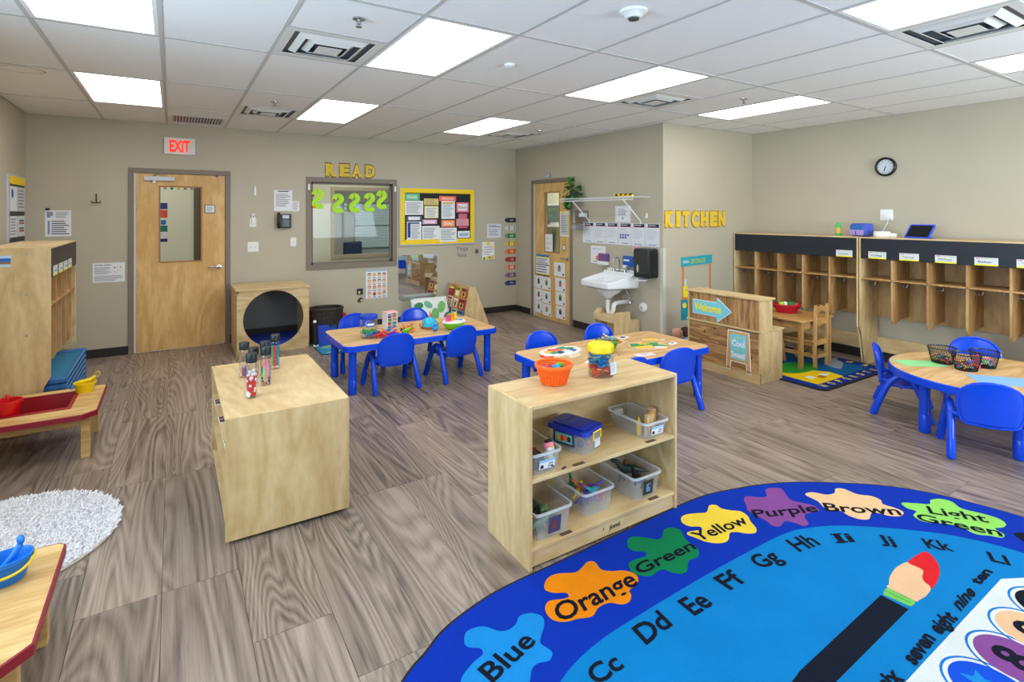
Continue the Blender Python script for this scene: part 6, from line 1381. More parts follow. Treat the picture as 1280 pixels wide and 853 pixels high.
for k, c in enumerate(((90, 150, 120), (150, 110, 90), (60, 70, 60), (120, 160, 90))): animal('toy_dinosaur', ['pale green', 'brown', 'dark grey', 'light green'][k] + ' toy dinosaur lying in the lower left bin', (1.50 + .03 * k, 2.13 + .03 * k, SL + .008), k * 1.3, c, 1.0, 'toys in the lower left bin')
bin_('clear bin with mixed blue and purple toys, middle of the lower shelf', (1.86, 2.10, SL), R(0), .205, .30, .125, None)
TY = [((30, 40, 110), 'navy'), ((110, 80, 180), 'purple'), ((60, 170, 190), 'turquoise'), ((200, 30, 50), 'red'), ((236, 196, 30), 'yellow'), ((216, 110, 60), 'orange'), ((30, 60, 150), 'blue'), ((120, 90, 190), 'violet'), ((40, 130, 60), 'green'), ((200, 80, 120), 'pink')]
for k, (c, nm) in enumerate(TY): animal('toy_animal', nm + ' toy animal in the middle lower bin', (1.81 + .032 * (k % 4), 2.17 + .05 * (k // 4), SL + .03 + .014 * (k % 3)), k * 1.7, c, .85, 'toys in the middle lower bin')
bin_('clear bin with dark dinosaurs and a dark framed label, lower shelf at right', (2.185, 2.075, SL), R(0), .205, .31, .13, 'dark')
for k, (x, y, z, s, c, nm) in enumerate(((2.185, 2.22, .045, 1.45, (24, 46, 40), 'large dark green toy dinosaur rising out of the lower right bin'), (2.19, 2.14, .035, 1.1, (34, 34, 38), 'black toy dinosaur in front in the lower right bin'), (2.16, 2.25, .03, 1.1, (84, 62, 34), 'brown toy dinosaur at the back of the lower right bin'))): animal('toy_dinosaur', nm, (x, y, SL + z), 2.6 - k, c, s)
for k, (x, y, c) in enumerate(((1.60, 2.075, (120, 40, 90)), (1.585, 2.068, (90, 30, 70)))): tag(MB().prism([(0, 0), (.02, .002), (.016, .014), (.004, .012)], SH, SH + .003, 0, lambda p: Vector((x + p.x, y + p.y - .01, p.z))).build('torn_sticker', C(*c)), 'torn purple sticker scrap on the shelf edge, %s one' % ['right', 'left'][k], 'sticker')

# ---------------------------------------------------------------- toys on the jar table
TZ = .4605
t = thing('toy_jar', 'clear jar with blue screw lid holding blue and green counting toys', 'jar', (1.60, 5.13, TZ)); MB().lathe([(.075, .001), (.082, .01), (.082, .17), (.075, .18)], 32).build('jar_body', CLEARP, t, True); MB().lathe([(.08, .178), (.086, .182), (.086, .21), (.08, .216), (.001, .216)], 36).build('screw_lid', C(16, 60, 190, .4), t, True)
F = Fr((-.05, -.083, .11), (1, 0, 0)); MB().box(0, 0, 0, .085, .05, .001, 0, F.T).build('jar_label', C(70, 100, 160), t); MB().box(.01, .015, .001, .075, .035, .0015, 0, F.T).build('label_line', PAPER, t)
for k in range(34):
    a = rr.random() * 6.28; q = .055 * math.sqrt(rr.random()); gr = rr.random() < .35
    MB().tube([(q * cos(a) - .012, q * sin(a), .02 + rr.random() * .03 + (.02 if gr else 0)), (q * cos(a) + .012, q * sin(a) + .006, .02 + rr.random() * .03 + (.02 if gr else 0))], [.009, .012], 8, 0, None, True, True).build('counting_piece', C(*((50, 180, 60) if gr else (30, 140, 220)), .4), t, True)
t = thing('shape_cube', 'white framed toy shelf cube with rows of coloured pieces, on the jar table', 'toy', (1.85, 5.32, TZ), R(12)); t.scale = (.74, .8, .84)
MB().box(0, 0, 0, .012, .12, .21).box(.158, 0, 0, .17, .12, .21).box(.012, 0, .198, .158, .12, .21).box(.012, 0, 0, .158, .12, .012).box(.012, .112, .012, .158, .12, .198).box(.075, .0, .012, .083, .11, .198).build('frame', C(236, 232, 238, .4), t, bevel=.002)
for k in range(4):
    MB().box(.012, .004, .05 + k * .042, .158, .11, .054 + k * .042).build('shelf', C(236, 232, 238, .4), t)
    for q in range(2): MB().box(.018 + q * .07, .012, .055 + k * .042 - .042 * (k == 9), .066 + q * .07, .09, .078 + k * .042 if k < 3 else .19).build('coloured_piece', C(*[(200, 60, 50), (40, 160, 190), (60, 180, 70), (220, 180, 60), (120, 60, 150), (230, 120, 50), (40, 110, 120), (150, 60, 60)][k * 2 + q]), t)
MB().box(.0, .0, .2105, .17, .12, .215).build('pink_top', C(236, 170, 180), t)
tc = [(1.66, 5.02, 'red', (210, 24, 40)), (1.70, 4.995, 'cherry red', (196, 20, 50)), (1.69, 5.12, 'sky blue', (30, 150, 220)), (1.78, 5.02, 'purple', (130, 40, 160)), (1.76, 5.07, 'orange', (240, 110, 20)), (1.82, 5.0, 'violet', (110, 40, 170)), (1.79, 5.15, 'blue', (20, 100, 210)), (1.86, 5.05, 'light orange', (246, 140, 30)), (1.93, 5.12, 'maroon', (170, 30, 40)), (1.97, 5.09, 'lime green', (80, 200, 50)), (2.0, 5.15, 'bright orange', (250, 120, 20)), (2.05, 5.12, 'pale orange', (246, 150, 40)), (2.02, 5.19, 'brick red', (190, 50, 30))]
for k, (x, y, nm, c) in enumerate(tc): animal('counting_animal', nm + ' linking toy lying on the jar table', (x, y, TZ), k * 2.1, c, .85, 'linking toys scattered on the jar table')
t = thing('hedgehog_toy', 'turquoise domed toy with an orange horn and brown base on the jar table', 'toy', (2.265, 5.20, TZ), 0); t.scale = (.84, .84, .88)
MB().lathe([(.10, .0), (.105, .015), (.10, .025), (.001, .026)], 28).build('base', C(170, 90, 50), t, True); MB().lathe([(.10, .026), (.098, .06), (.08, .10), (.045, .125), (.001, .135)], 28).build('dome', C(30, 180, 210, .4), t, True)
for k in range(12): a = k * 2.4; q = .085 - k * .004; MB().cyl((q * cos(a), q * sin(a), .06 + k * .0055), .008, .012, 10).build('dot_hole', C(16, 70, 110), t)
MB().tube([(0, 0, .13), (.01, 0, .16), (0, 0, .20)], [.014, .012, .004], 10).build('horn', C(244, 110, 20, .4), t, True); MB().tube([(.02, .01, .125), (.03, .01, .165)], [.011, .006], 8).build('purple_spike', C(140, 50, 110), t, True)
MB().ball((-.115, 0, .05), .028, 0, 12).build('face', C(210, 130, 80), t, True); MB().tube([(.10, .0, .04), (.15, .01, .05)], [.02, .008], 8).build('tail', C(244, 180, 60), t, True)
t = thing('blue_knob_toy', 'small light blue ball toy in front of the turquoise domed toy', 'toy', (2.25, 5.03, TZ)); MB().ball((0, 0, .032), .032, 0, 16).build('ball', C(20, 140, 220, .3), t, True); MB().lathe([(.012, .06), (.03, .075), (.028, .085), (.001, .09)], 14).build('cap', C(40, 170, 220, .3), t, True)
t = thing('peg_bowl', 'lime green bowl with white rim and coloured pegs on the jar table', 'toy', (2.46, 5.02, TZ), R(10)); MB().lathe([(.05, 0), (.08, .02), (.11, .06), (.115, .075), (.001, .076)], 32, (0, 0, 0), 0, None, 1.12, .85).build('bowl', C(110, 210, 30, .3), t, True)
MB().lathe([(.114, .072), (.118, .08), (.112, .09), (.001, .09)], 36, (0, 0, 0), 0, None, 1.12, .85).build('rim_plate', C(238, 238, 240, .3), t, True)
for nm, x, y, c in (('pink_peg', -.08, 0, (226, 40, 130)), ('orange_peg', -.02, .01, (250, 130, 20)), ('green_peg', -.02, .05, (110, 210, 40)), ('yellow_peg', .05, .05, (246, 200, 30))): MB().lathe([(.022, .088), (.018, .12), (.012, .135)], 14, (x, y, 0)).ball((x, y, .145), .018, 0, 12).build(nm, C(*c, .35), t, True)
MB().cyl((.07, -.01, .09), .026, .004, 18).build('blue_button', C(40, 150, 200), t); MB().cyl((.045, .02, .09), .012, .006, 12).build('green_button', C(60, 170, 60), t)

# ---------------------------------------------------------------- puzzles on the second table
PW_ = C(222, 190, 140, .5)
def board(nm, lb, loc, rz, outline, parts, th=.010, base=None, group=None):
    t = thing(nm, lb, 'puzzle', loc, rz, group); MB().prism(outline, 0, th).build('board', base or PW_, t, bevel=.0015)
    for k, (pn, pts, c) in enumerate(parts): MB().prism(pts, th - .001, th + .004 + .0003 * k).build(pn, C(*c, .5), t, bevel=.001)
    return t
def oval(a, b, n=20, cx=0, cy=0): return [(cx + a * cos(2 * pi * k / n), cy + b * sin(2 * pi * k / n)) for k in range(n)]
P3 = []
for k, (x, y, s, c) in enumerate(((-.12, .02, .035, (230, 190, 40)), (-.06, .05, .04, (220, 90, 60)), (.0, .03, .045, (226, 110, 80)), (.06, .05, .04, (40, 150, 110)), (.11, .0, .035, (50, 130, 80)), (-.05, -.045, .035, (50, 60, 90)), (.03, -.05, .04, (210, 220, 230)), (.09, -.06, .03, (60, 110, 170)), (-.10, -.03, .03, (60, 150, 120)))):
    P3.append(('puzzle_piece', [(x + s * (1 + .35 * (q % 2)) * cos(q * pi / 4 + k), y + s * (1 + .35 * (q % 2)) * .8 * sin(q * pi / 4 + k)) for q in range(8)], c))
board('wooden_puzzle', 'wavy edged wooden puzzle board with many coloured pieces, left end of the puzzle table', (2.83, 3.70, TZ), .1, [(x * (1 + .06 * (k % 2)), y * (1 + .06 * (k % 2))) for k, (x, y) in enumerate(oval(.21, .13, 26))], P3, .010, C(226, 224, 216))
board('wooden_puzzle', 'small white knobbed puzzle plate in front of the wavy edged board', (2.84, 3.52, TZ), .3, oval(.08, .035, 18), [], .008, C(224, 206, 176))
board('puzzle_piece', 'flat red puzzle piece at the left end of the puzzle table', (2.64, 3.64, TZ), -.5, rrect(-.055, -.04, .055, .04, .008, 2), [('white_stripe', rrect(-.02, -.025, .03, .01, .005, 2), (236, 236, 236)), ], .007, C(214, 50, 40))
board('picture_card', 'blue and white picture card left of the lettered jar', (2.86, 3.31, TZ), .5, rrect(-.07, -.05, .07, .05, .004, 2), [('blue_shape', [(-.05, -.03), (.02, -.03), (.05, .03), (-.02, .03)], (30, 90, 200))], .003, PAPER)
WPL = ['left of the jar, nearer one', 'left of the jar, farther one', 'right of the jar, back left of four', 'right of the jar, front left of four', 'right of the jar, back right of four', 'right of the jar, front right of four']
for k, (x, y) in enumerate(((2.80, 3.23), (2.86, 3.21), (3.05, 3.37), (3.09, 3.32), (3.13, 3.37), (3.16, 3.33))): board('wood_piece', 'little wood piece with brown mark, ' + WPL[k], (x, y, TZ), k, rrect(-.018, -.015, .018, .015, .005, 2), [('mark', oval(.007, .006, 8), (110, 60, 40))], .007, None, 'little wood pieces on the puzzle table')
t = thing('green_basket', 'green woven basket of craft sticks on the puzzle table', 'basket', (3.18, 3.50, TZ), 0); GRN = C(60, 150, 30, .5, .2, 90); mb = MB()
for k in range(9): z = .002 + k * .0095; r = .06 + k * .0045; mb.lathe([(r, z), (r + .004, z + .005), (r, z + .0095), (r - .005, z + .005)], 26, (0, 0, 0), 0, None, 1, 1, True)
mb.build('woven_wall', GRN, t); MB().lathe([(.001, .002), (.06, .002), (.06, .008), (.001, .008)], 24).build('basket_floor', GRN, t); MB().lathe([(.097, .085), (.106, .09), (.10, .098)], 30, (0, 0, 0), 0, None, 1, 1, True).build('basket_rim', GRN, t)
for k in range(34):
    a = rr.random() * pi; q = rr.uniform(-.05, .05); z = .088 + rr.random() * .035; d = Vector((cos(a), sin(a), rr.uniform(-.15, .25))) * .065; c = Vector((-sin(a) * q, cos(a) * q, z)); w = Vector((-sin(a), cos(a), 0)) * .006; u = Vector((0, 0, .0015))
    MB().add([c - d - w, c + d - w, c + d + w, c - d + w, c - d - w + u, c + d - w + u, c + d + w + u, c - d + w + u], [(3, 2, 1, 0), (4, 5, 6, 7), (0, 1, 5, 4), (1, 2, 6, 5), (2, 3, 7, 6), (3, 0, 4, 7)]).build('craft_stick', C(*rr.choice([(220, 190, 150), (226, 206, 170), (190, 150, 110), (80, 50, 40), (40, 170, 200)])), t)
MB().ball((.03, -.02, .11), .028, 0, 12, None, 1.6, 1, .6).build('teal_piece', C(30, 160, 180), t, True)
oct_ = [(.15, 0), (.11, .10), (0, .13), (-.11, .10), (-.15, 0), (-.11, -.10), (0, -.13), (.11, -.10)]
board('wooden_puzzle', 'octagonal wooden puzzle board with red and pink pieces behind the green basket', (3.42, 3.70, TZ), .2, [(x * .95, y * .95) for x, y in oct_], [('puzzle_piece', [(-.11, .02), (-.02, .09), (.0, .02)], (226, 60, 50)), ('puzzle_piece', [(.0, .02), (.02, .09), (.11, .03)], (236, 150, 130)), ('puzzle_piece', [(-.11, -.02), (.1, -.01), (.06, -.08), (-.05, -.09)], (220, 70, 60))])
board('picture_card', 'small white card with dark picture at the far edge of the puzzle table', (3.66, 3.80, TZ), .3, rrect(-.06, -.035, .06, .035, .004, 2), [('dark_picture', rrect(-.03, -.02, .02, .02, .003, 1), (60, 60, 66))], .003, PAPER)
gp = [('puzzle_piece', [(-.15, -.02), (-.02, .0), (-.03, .05), (-.12, .07)], (30, 150, 80)), ('puzzle_piece', [(-.01, .01), (.10, .0), (.12, .06), (.0, .08)], (40, 160, 70)), ('puzzle_piece', [(-.13, -.06), (.0, -.08), (.02, -.03), (-.1, -.02)], (240, 200, 40)), ('puzzle_piece', [(.03, -.04), (.15, -.05), (.12, -.01), (.04, -.0)], (30, 140, 80)), ('puzzle_piece', [(-.06, .02), (.04, .03), (.02, .06), (-.05, .06)], (250, 176, 30)), ('puzzle_piece', [(.02, -.10), (.12, -.09), (.1, -.06), (.03, -.05)], (230, 220, 226))]
board('wooden_puzzle', 'wooden puzzle board with green and yellow leaf shaped pieces, right part of the puzzle table', (3.60, 3.43, TZ), -.35, [(x * 1.25, y * 1.1) for x, y in oct_], [(a, [(x * 1.1, y * 1.15) for x, y in b], c) for a, b, c in gp])
board('picture_card', 'white and mauve card in front of the green leaf puzzle', (3.37, 3.24, TZ), -.2, rrect(-.09, -.04, .09, .04, .01, 2), [('mauve_shape', oval(.04, .02, 10), (206, 180, 206))], .004, C(226, 218, 220))
board('puzzle_piece', 'yellow and wood coloured long puzzle piece at the right end of the puzzle table', (3.83, 3.58, TZ), -.5, rrect(-.11, -.03, .11, .03, .01, 2), [('yellow_shape', rrect(-.09, -.02, .02, .02, .006, 2), (244, 200, 30)), ('knob', oval(.012, .012, 10, .06, 0), (200, 130, 80))], .007)
board('puzzle_piece', 'white puzzle piece with grey mark at the right end of the puzzle table', (3.87, 3.38, TZ), .2, rrect(-.05, -.025, .05, .025, .008, 2), [('grey_mark', oval(.02, .01, 8), (110, 110, 130))], .006, PAPER)

# ---------------------------------------------------------------- round table things
t = tag(MB().box(-.16, -.09, 0, .16, .09, .001, 0).build('green_paper', C(140, 214, 140, .8)), 'sheet of light green paper on the left side of the round table', 'paper'); t.location = (5.03, 1.885, TZ + .0005); t.rotation_euler = (0, 0, R(-38))
t = tag(MB().box(-.19, -.12, 0, .19, .12, .001, 0).build('blue_paper', C(130, 176, 222, .8)), 'sheet of light blue paper at the near edge of the round table', 'paper'); t.location = (5.00, 1.36, TZ + .0005); t.rotation_euler = (0, 0, R(-50))
MESH = C(20, 20, 24, .4)
CC = [(226, 40, 60), (240, 200, 30), (40, 150, 80), (40, 90, 200), (230, 110, 40), (150, 60, 160), (110, 200, 190), (236, 130, 160), (90, 60, 40)]
def mesh_basket(lb, loc, kind):
    t = thing('mesh_basket', lb, 'basket', loc, 0, 'black wire mesh baskets'); r0, r1, h = .068, .094, .12
    mb = MB(); n = 34
    for k in range(n):
        for s in (-1, 1):
            a0 = 2 * pi * k / n; a1 = a0 + s * .55
            mb.tube([(r0 * cos(a0), r0 * sin(a0), .004), ((r0 + r1) / 2 * cos((a0 + a1) / 2), (r0 + r1) / 2 * sin((a0 + a1) / 2), h / 2), (r1 * cos(a1), r1 * sin(a1), h)], .0013, 3, 0, None, False)
    o = mb.build('wire_mesh', MESH, t); o['kind'] = 'stuff'
    MB().lathe([(.001, .001), (r0, .001), (r0, .006), (.001, .006)], 30).build('basket_floor', MESH, t); MB().lathe([(r1 - .003, h - .003), (r1 + .004, h), (r1, h + .006)], 36, (0, 0, 0), 0, None, 1, 1, True).build('wire_rim', MESH, t)
    for k in range(30):
        a = rr.random() * 6.28; q = .048 * math.sqrt(rr.random()); z = .02 + rr.random() * .055; d = Vector((rr.uniform(-1, 1), rr.uniform(-1, 1), rr.uniform(-.2, .5))).normalized() * .032; p = Vector((q * cos(a), q * sin(a), z))
        c = C(*rr.choice(CC if kind != 'chalk' else [(236, 120, 150), (110, 190, 220), (130, 210, 180), (240, 230, 90), (180, 150, 210), (90, 130, 200)]), .6)
        if kind == 'chalk': d = Vector((cos(a + 1.5), sin(a + 1.5), 0)) * .03
        MB().tube([p - d, p + d * .75, p + d], [.007 if kind == 'chalk' else .0045, .007 if kind == 'chalk' else .0045, .002 if kind != 'chalk' else .006], 7).build('chalk_stick' if kind == 'chalk' else 'crayon', c, t)
mesh_basket('black mesh basket at the back left of the trio on the round table', (5.20, 1.80, TZ), 'crayon')
mesh_basket('black mesh basket of red, yellow and green crayons, front of the trio', (5.12, 1.62, TZ), 'crayon')
mesh_basket('black mesh basket of pastel chalk sticks, right of the trio', (5.335, 1.575, TZ), 'chalk')
t = thing('pink_cone_toy', 'small pink striped cone standing between the mesh baskets', 'toy', (5.235, 1.59, TZ)); MB().lathe([(.022, 0), (.02, .05), (.012, .10), (.001, .125)], 14).build('cone', C(226, 70, 110), t, True)

# ---------------------------------------------------------------- cups, buckets on the tray tables
def cup(nm, lb, loc, r, h, c, kids_):
    t = thing(nm, lb, 'bucket', loc, 0); MB().lathe([(r * .72, 0), (r * .76, .004), (r * .92, h * .8), (r * 1.02, h * .8), (r * 1.04, h), (r * .93, h), (r * .70, .008), (.001, .008)], 28, (0, 0, 0), 0, None, 1.1, .95).build('bucket_wall', C(*c, .35), t, True)
    for n_, path, rad, cc in kids_: MB().tube(path, rad, 10, 0, None, True, True).build(n_, C(*cc, .35), t, True)
    return t
YC = (246, 212, 8); t = cup('yellow_bucket', 'yellow sand bucket with a scoop on the low tray table near the door', (-.555, 5.10, .3205), .062, .075, YC, [('scoop_handle', [(-.03, 0, .075), (.03, .0, .085), (.06, .01, .105)], [.018, .016, .01], YC), ('handle_clip', [(-.065, -.02, .06), (-.075, -.03, .045)], .009, (20, 130, 220))])
MB().lathe([(.022, -.004), (.026, 0), (.022, .004)], 20, (0, 0, 0), 0, lambda p: Vector((.072 + p.x * .8, .012 + p.z, .118 + p.y * .8)), 1, 1, True).build('handle_ring', C(*YC, .35), t)
cup('red_bucket', 'red sand bucket with a red scoop at the left end of the low tray table', (-.925, 4.78, .3205), .072, .10, (214, 8, 16), [('scoop_handle', [(.0, 0, .05), (.0, .01, .10), (.0, .012, .125)], [.012, .011, .012], (214, 8, 16))])
BC = (20, 120, 216); t = thing('blue_bucket', 'sky blue toy bucket with yellow handle and shovel, lower left corner', 'bucket', (-.515, 2.62, .3205), R(20)); t.scale = (.84, .84, .95)
MB().lathe([(.058, 0), (.062, .004), (.078, .075), (.086, .076), (.087, .092), (.08, .092), (.072, .08), (.056, .008), (.001, .008)], 32, (0, 0, 0), 0, None, 1.15, .85).build('bucket_wall', C(*BC, .35), t, True)
MB().tube(catmull([(-.10, -.0, .085), (-.09, -.05, .062), (-.03, -.085, .05), (.04, -.08, .055), (.09, -.045, .075), (.10, .0, .09)], 5, False), .005, 8).build('bail_handle', C(236, 206, 20, .35), t, True)
MB().tube([(-.03, .0, .03), (.03, .0, .09), (.05, .005, .115)], [.014, .012, .014], 10, 0, None, True, True).box(-.05, -.03, .015, -.01, .03, .03).build('shovel', C(*BC, .35), t, True, bevel=.003); MB().ball((.055, .01, .135), .02, 0, 12, None, .7, 1.3, .9).build('shovel_grip', C(*BC, .35), t, True)

# ---------------------------------------------------------------- red basket on the pine table, dolls by the kitchen wall
t = thing('red_basket', 'red oval basket of play vegetables on the small pine table', 'basket', (5.93, 3.52, .525), R(-50)); RB = C(196, 14, 40, .5, .15, 80); mb = MB()
for k in range(9): z = .002 + k * .0095; r = .085 + k * .004; mb.lathe([(r, z), (r + .004, z + .005), (r, z + .0095), (r - .005, z + .005)], 30, (0, 0, 0), 0, None, 1.2, .85, True)
mb.build('woven_wall', RB, t); MB().lathe([(.001, .002), (.085, .002), (.085, .008), (.001, .008)], 30, (0, 0, 0), 0, None, 1.2, .85).build('basket_floor', RB, t); MB().lathe([(.118, .084), (.128, .09), (.12, .098)], 34, (0, 0, 0), 0, None, 1.2, .85, True).build('basket_rim', RB, t)
for nm, lb, x, y, c, s in (('play_lettuce', 'dark green play vegetable in the red basket', .05, .0, (20, 110, 50), 1.3), ('play_lime', 'lime green play vegetable in the red basket', -.05, .0, (160, 210, 50), 1), ('play_onion', 'white play vegetable in the red basket', 0, .02, (236, 240, 232), 1), ('play_tomato', 'red play vegetable in the red basket', .07, -.035, (210, 40, 40), .8)):
    v = thing(nm, lb, 'toy', (5.93 + x * .7, 3.52 - x * .7 + y, .525 + .075), 0, None); MB().ball((0, 0, 0.02), .035 * s, 0, 14, None, 1.1, 1, .75).build('body', C(*c, .5), v, True); MB().tube([(0, 0, .035), (.005, 0, .052)], .005, 6).build('stem', C(30, 90, 40), v)
def doll(lb, loc, rz, skin, hair, g, bald):
    t = thing('baby_doll', lb, 'doll', loc, rz, g); SK = C(*skin, .45); b = MB()
    MB().tube([(0, 0, .02), (0, .01, .08), (0, .0, .15), (0, 0, .175)], [.06, .065, .05, .03], 16, 0, None, True, True).build('blue_romper', C(190, 208, 226, .9), t, True)
    MB().ball((0, -.005, .235), .062, 0, 24, None, .92, 1.0, 1.05).ball((0, -.062, .228), .009, 0, 10).ball((.058, 0, .232), .012, 0, 8).ball((-.058, 0, .232), .012, 0, 8).build('head', SK, t, True)
    MB().lathe([(.0645, .0), (.064, .012), (.045, .045), (.001, .062)], 20, (0, .006, .24)).build('hair', C(*hair, .7), t, True)
    MB().ball((.022, -.057, .242), .006, 0, 8).ball((-.022, -.057, .242), .006, 0, 8).build('eyes', C(40, 30, 30, .2), t); MB().ball((0, -.058, .208), .012, 0, 8, None, 1, .4, .35).build('mouth', C(190, 80, 80), t)
    for s in (-1, 1):
        MB().tube([(.045 * s, 0, .14), (.085 * s, -.03, .09), (.08 * s, -.075, .07)], [.022, .019, .015], 10, 0, None, True, True).build('sleeve', C(190, 208, 226, .9), t, True)
        MB().ball((.079 * s, -.09, .068), .016, 0, 10).build('hand', SK, t, True); MB().tube([(.03 * s, -.03, .025), (.05 * s, -.12, .03), (.055 * s, -.17, .035)], [.03, .024, .018], 10, 0, None, True, True).build('leg', SK, t, True)
doll('light skinned baby doll in pale blue at the kitchen wall, left of the play counter', (5.05, 4.34, 0), R(60), (224, 168, 146), (196, 140, 116), 'baby dolls', True)
doll('dark skinned baby doll in pale blue, beside the play counter end', (5.20, 4.33, 0), R(55), (112, 70, 46), (46, 28, 20), 'baby dolls', False)
doll('baby doll almost hidden behind the end of the play counter', (5.37, 4.33, 0), R(40), (232, 176, 150), (200, 140, 110), 'baby dolls', True)
# ---------------------------------------------------------------- alphabet rug
def pile(r, g, b):
    key = ('pile', r, g, b)
    if key in _mats: return _mats[key]
    m, N, K, p = newmat('rug_pile_%d_%d_%d' % (r, g, b)); p.inputs['Roughness'].default_value = .95
    p.inputs['Specular IOR Level'].default_value = .15
    tc = N.new('ShaderNodeTexCoord'); nz = N.new('ShaderNodeTexNoise'); nz.inputs['Scale'].default_value = 260; nz.inputs['Detail'].default_value = 3
    n2 = N.new('ShaderNodeTexNoise'); n2.inputs['Scale'].default_value = 5; n2.inputs['Detail'].default_value = 4
    ad = N.new('ShaderNodeMath'); ad.operation = 'MULTIPLY_ADD'; ad.inputs[1].default_value = .6
    ml = N.new('ShaderNodeMath'); ml.operation = 'MULTIPLY'; ml.inputs[1].default_value = .4
    cr = N.new('ShaderNodeMixRGB'); b_ = L3((r, g, b)); cr.inputs[1].default_value = tuple(x * .58 for x in b_[:3]) + (1,); cr.inputs[2].default_value = tuple(min(1, x * 1.04) for x in b_[:3]) + (1,)
    bp = N.new('ShaderNodeBump'); bp.inputs['Strength'].default_value = .5; bp.inputs['Distance'].default_value = .003
    K.new(tc.outputs['Object'], nz.inputs[0]); K.new(tc.outputs['Object'], n2.inputs[0]); K.new(n2.outputs[0], ml.inputs[0]); K.new(nz.outputs[0], ad.inputs[0]); K.new(ml.outputs[0], ad.inputs[2])
    K.new(ad.outputs[0], cr.inputs[0]); K.new(cr.outputs[0], p.inputs['Base Color']); K.new(nz.outputs[0], bp.inputs['Height']); K.new(bp.outputs[0], p.inputs['Normal'])
    _mats[key] = m; return m
CX = 1.98
rug = thing('alphabet_rug', 'large oval blue rug with colour splats, alphabet, numbers and a paint brush', 'rug', (0, 0, 0), 0)
def full(pts, cy, top=None):
    right = [(x, y) for x, y in pts if x > CX]; left = [(2 * CX - x, y) for x, y in reversed(right)]
    up = left + [p for p in right]; up = sorted(up)
    return [(x, y) for x, y in up] + [(x, 2 * cy - y) for x, y in reversed(up)]
RL = [p for p in RUG_EDGE if p[0] <= CX]; RR_ = [p for p in RUG_EDGE if p[0] > CX]
low = [(3.93, .62), (3.90, .30), (3.82, .0), (3.62, -.30), (3.25, -.58), (2.8, -.72), (2.0, -.78), (1.2, -.74), (.72, -.58), (.33, -.30), (.14, .0), (.06, .30), (.03, .62), (.07, .98), (.16, 1.25), (.33, 1.5)]
outl = [(p.x, p.y) for p in catmull(RUG_EDGE + low, 5)]
MB().prism(outl, .001, .0115).build('binding', C(14, 18, 30, .9), rug)
cxr, cyr = 1.98, .65
MB().prism([(cxr + (x - cxr) * .9955, cyr + (y - cyr) * .992) for x, y in outl], .004, .0125).build('blue_field', pile(2, 50, 172), rug)
inn = RUG_INNER; IR = sorted(set(inn)); 
ilow = [(3.50, .62), (3.47, .32), (3.36, .08), (3.14, -.12), (2.8, -.26), (2.0, -.31), (1.2, -.26), (.85, -.12), (.63, .08), (.50, .32), (.47, .62), (.52, .92), (.66, 1.15), (.88, 1.34)]
IRs = [(1.145, 1.50), (1.363, 1.56), (1.609, 1.578), (1.991, 1.59), (2.3, 1.592), (2.642, 1.583), (2.82, 1.538), (3.005, 1.44), (3.256, 1.227), (3.387, 1.072), (3.47, .88)]
MB().prism([(p.x, p.y) for p in catmull(IRs + ilow, 5)], .006, .0129).build('light_field', pile(0, 126, 196), rug)
BC_ = dict(blue=(24, 140, 216), orange=(244, 140, 8), green=(6, 128, 76), yellow=(250, 214, 66), purple=(136, 76, 150), brown=(246, 200, 150), lightgreen=(150, 220, 100), black=(14, 20, 34), brush=(14, 22, 38), ferrule=(120, 200, 92), bristle=(238, 192, 150), redtip=(222, 34, 40))
for nm, pts in RUG_BLOBS.items():
    q = pts if nm in ('brush', 'ferrule') else [(p.x, p.y) for p in catmull(pts, 4)]
    MB().prism(q, .010, .0133 + (.0003 if nm in ('ferrule', 'bristle') else .0005 if nm == 'redtip' else 0)).build({'brush': 'brush_handle', 'ferrule': 'brush_ferrule', 'bristle': 'brush_bristles', 'redtip': 'brush_tip'}.get(nm, 'colour_splat'), pile(*BC_[nm]), rug)
f = RUG_BLOBS['ferrule']; a, b = Vector(f[0]), Vector(f[2]); c, d = Vector(f[7]), Vector(f[5]); m0, m1 = (a + c) / 2, (b + d) / 2; w = (a - c) * .05
MB().poly([(*(m0 - w), .0139), (*(m1 - w), .0139), (*(m1 + w), .0139), (*(m0 + w), .0139)]).build('ferrule_line', pile(6, 128, 76), rug, recalc=False)
# mirrored decoration on the half outside the picture keeps the rug whole: plain splats
for x, y, c in ((.62, 1.15, (222, 34, 40)), (.42, .55, (236, 120, 160)), (.55, -.05, (150, 100, 60)), (1.2, -.52, (250, 214, 66)), (2.1, -.55, (244, 140, 8)), (3.0, -.5, (6, 128, 76)), (3.62, .1, (24, 140, 216))):
    MB().prism([(x + (.15 + .04 * (k % 2)) * cos(k * pi / 5), y + (.12 + .035 * (k % 2)) * sin(k * pi / 5)) for k in range(10)], .010, .0133).build('colour_splat', pile(*c), rug)
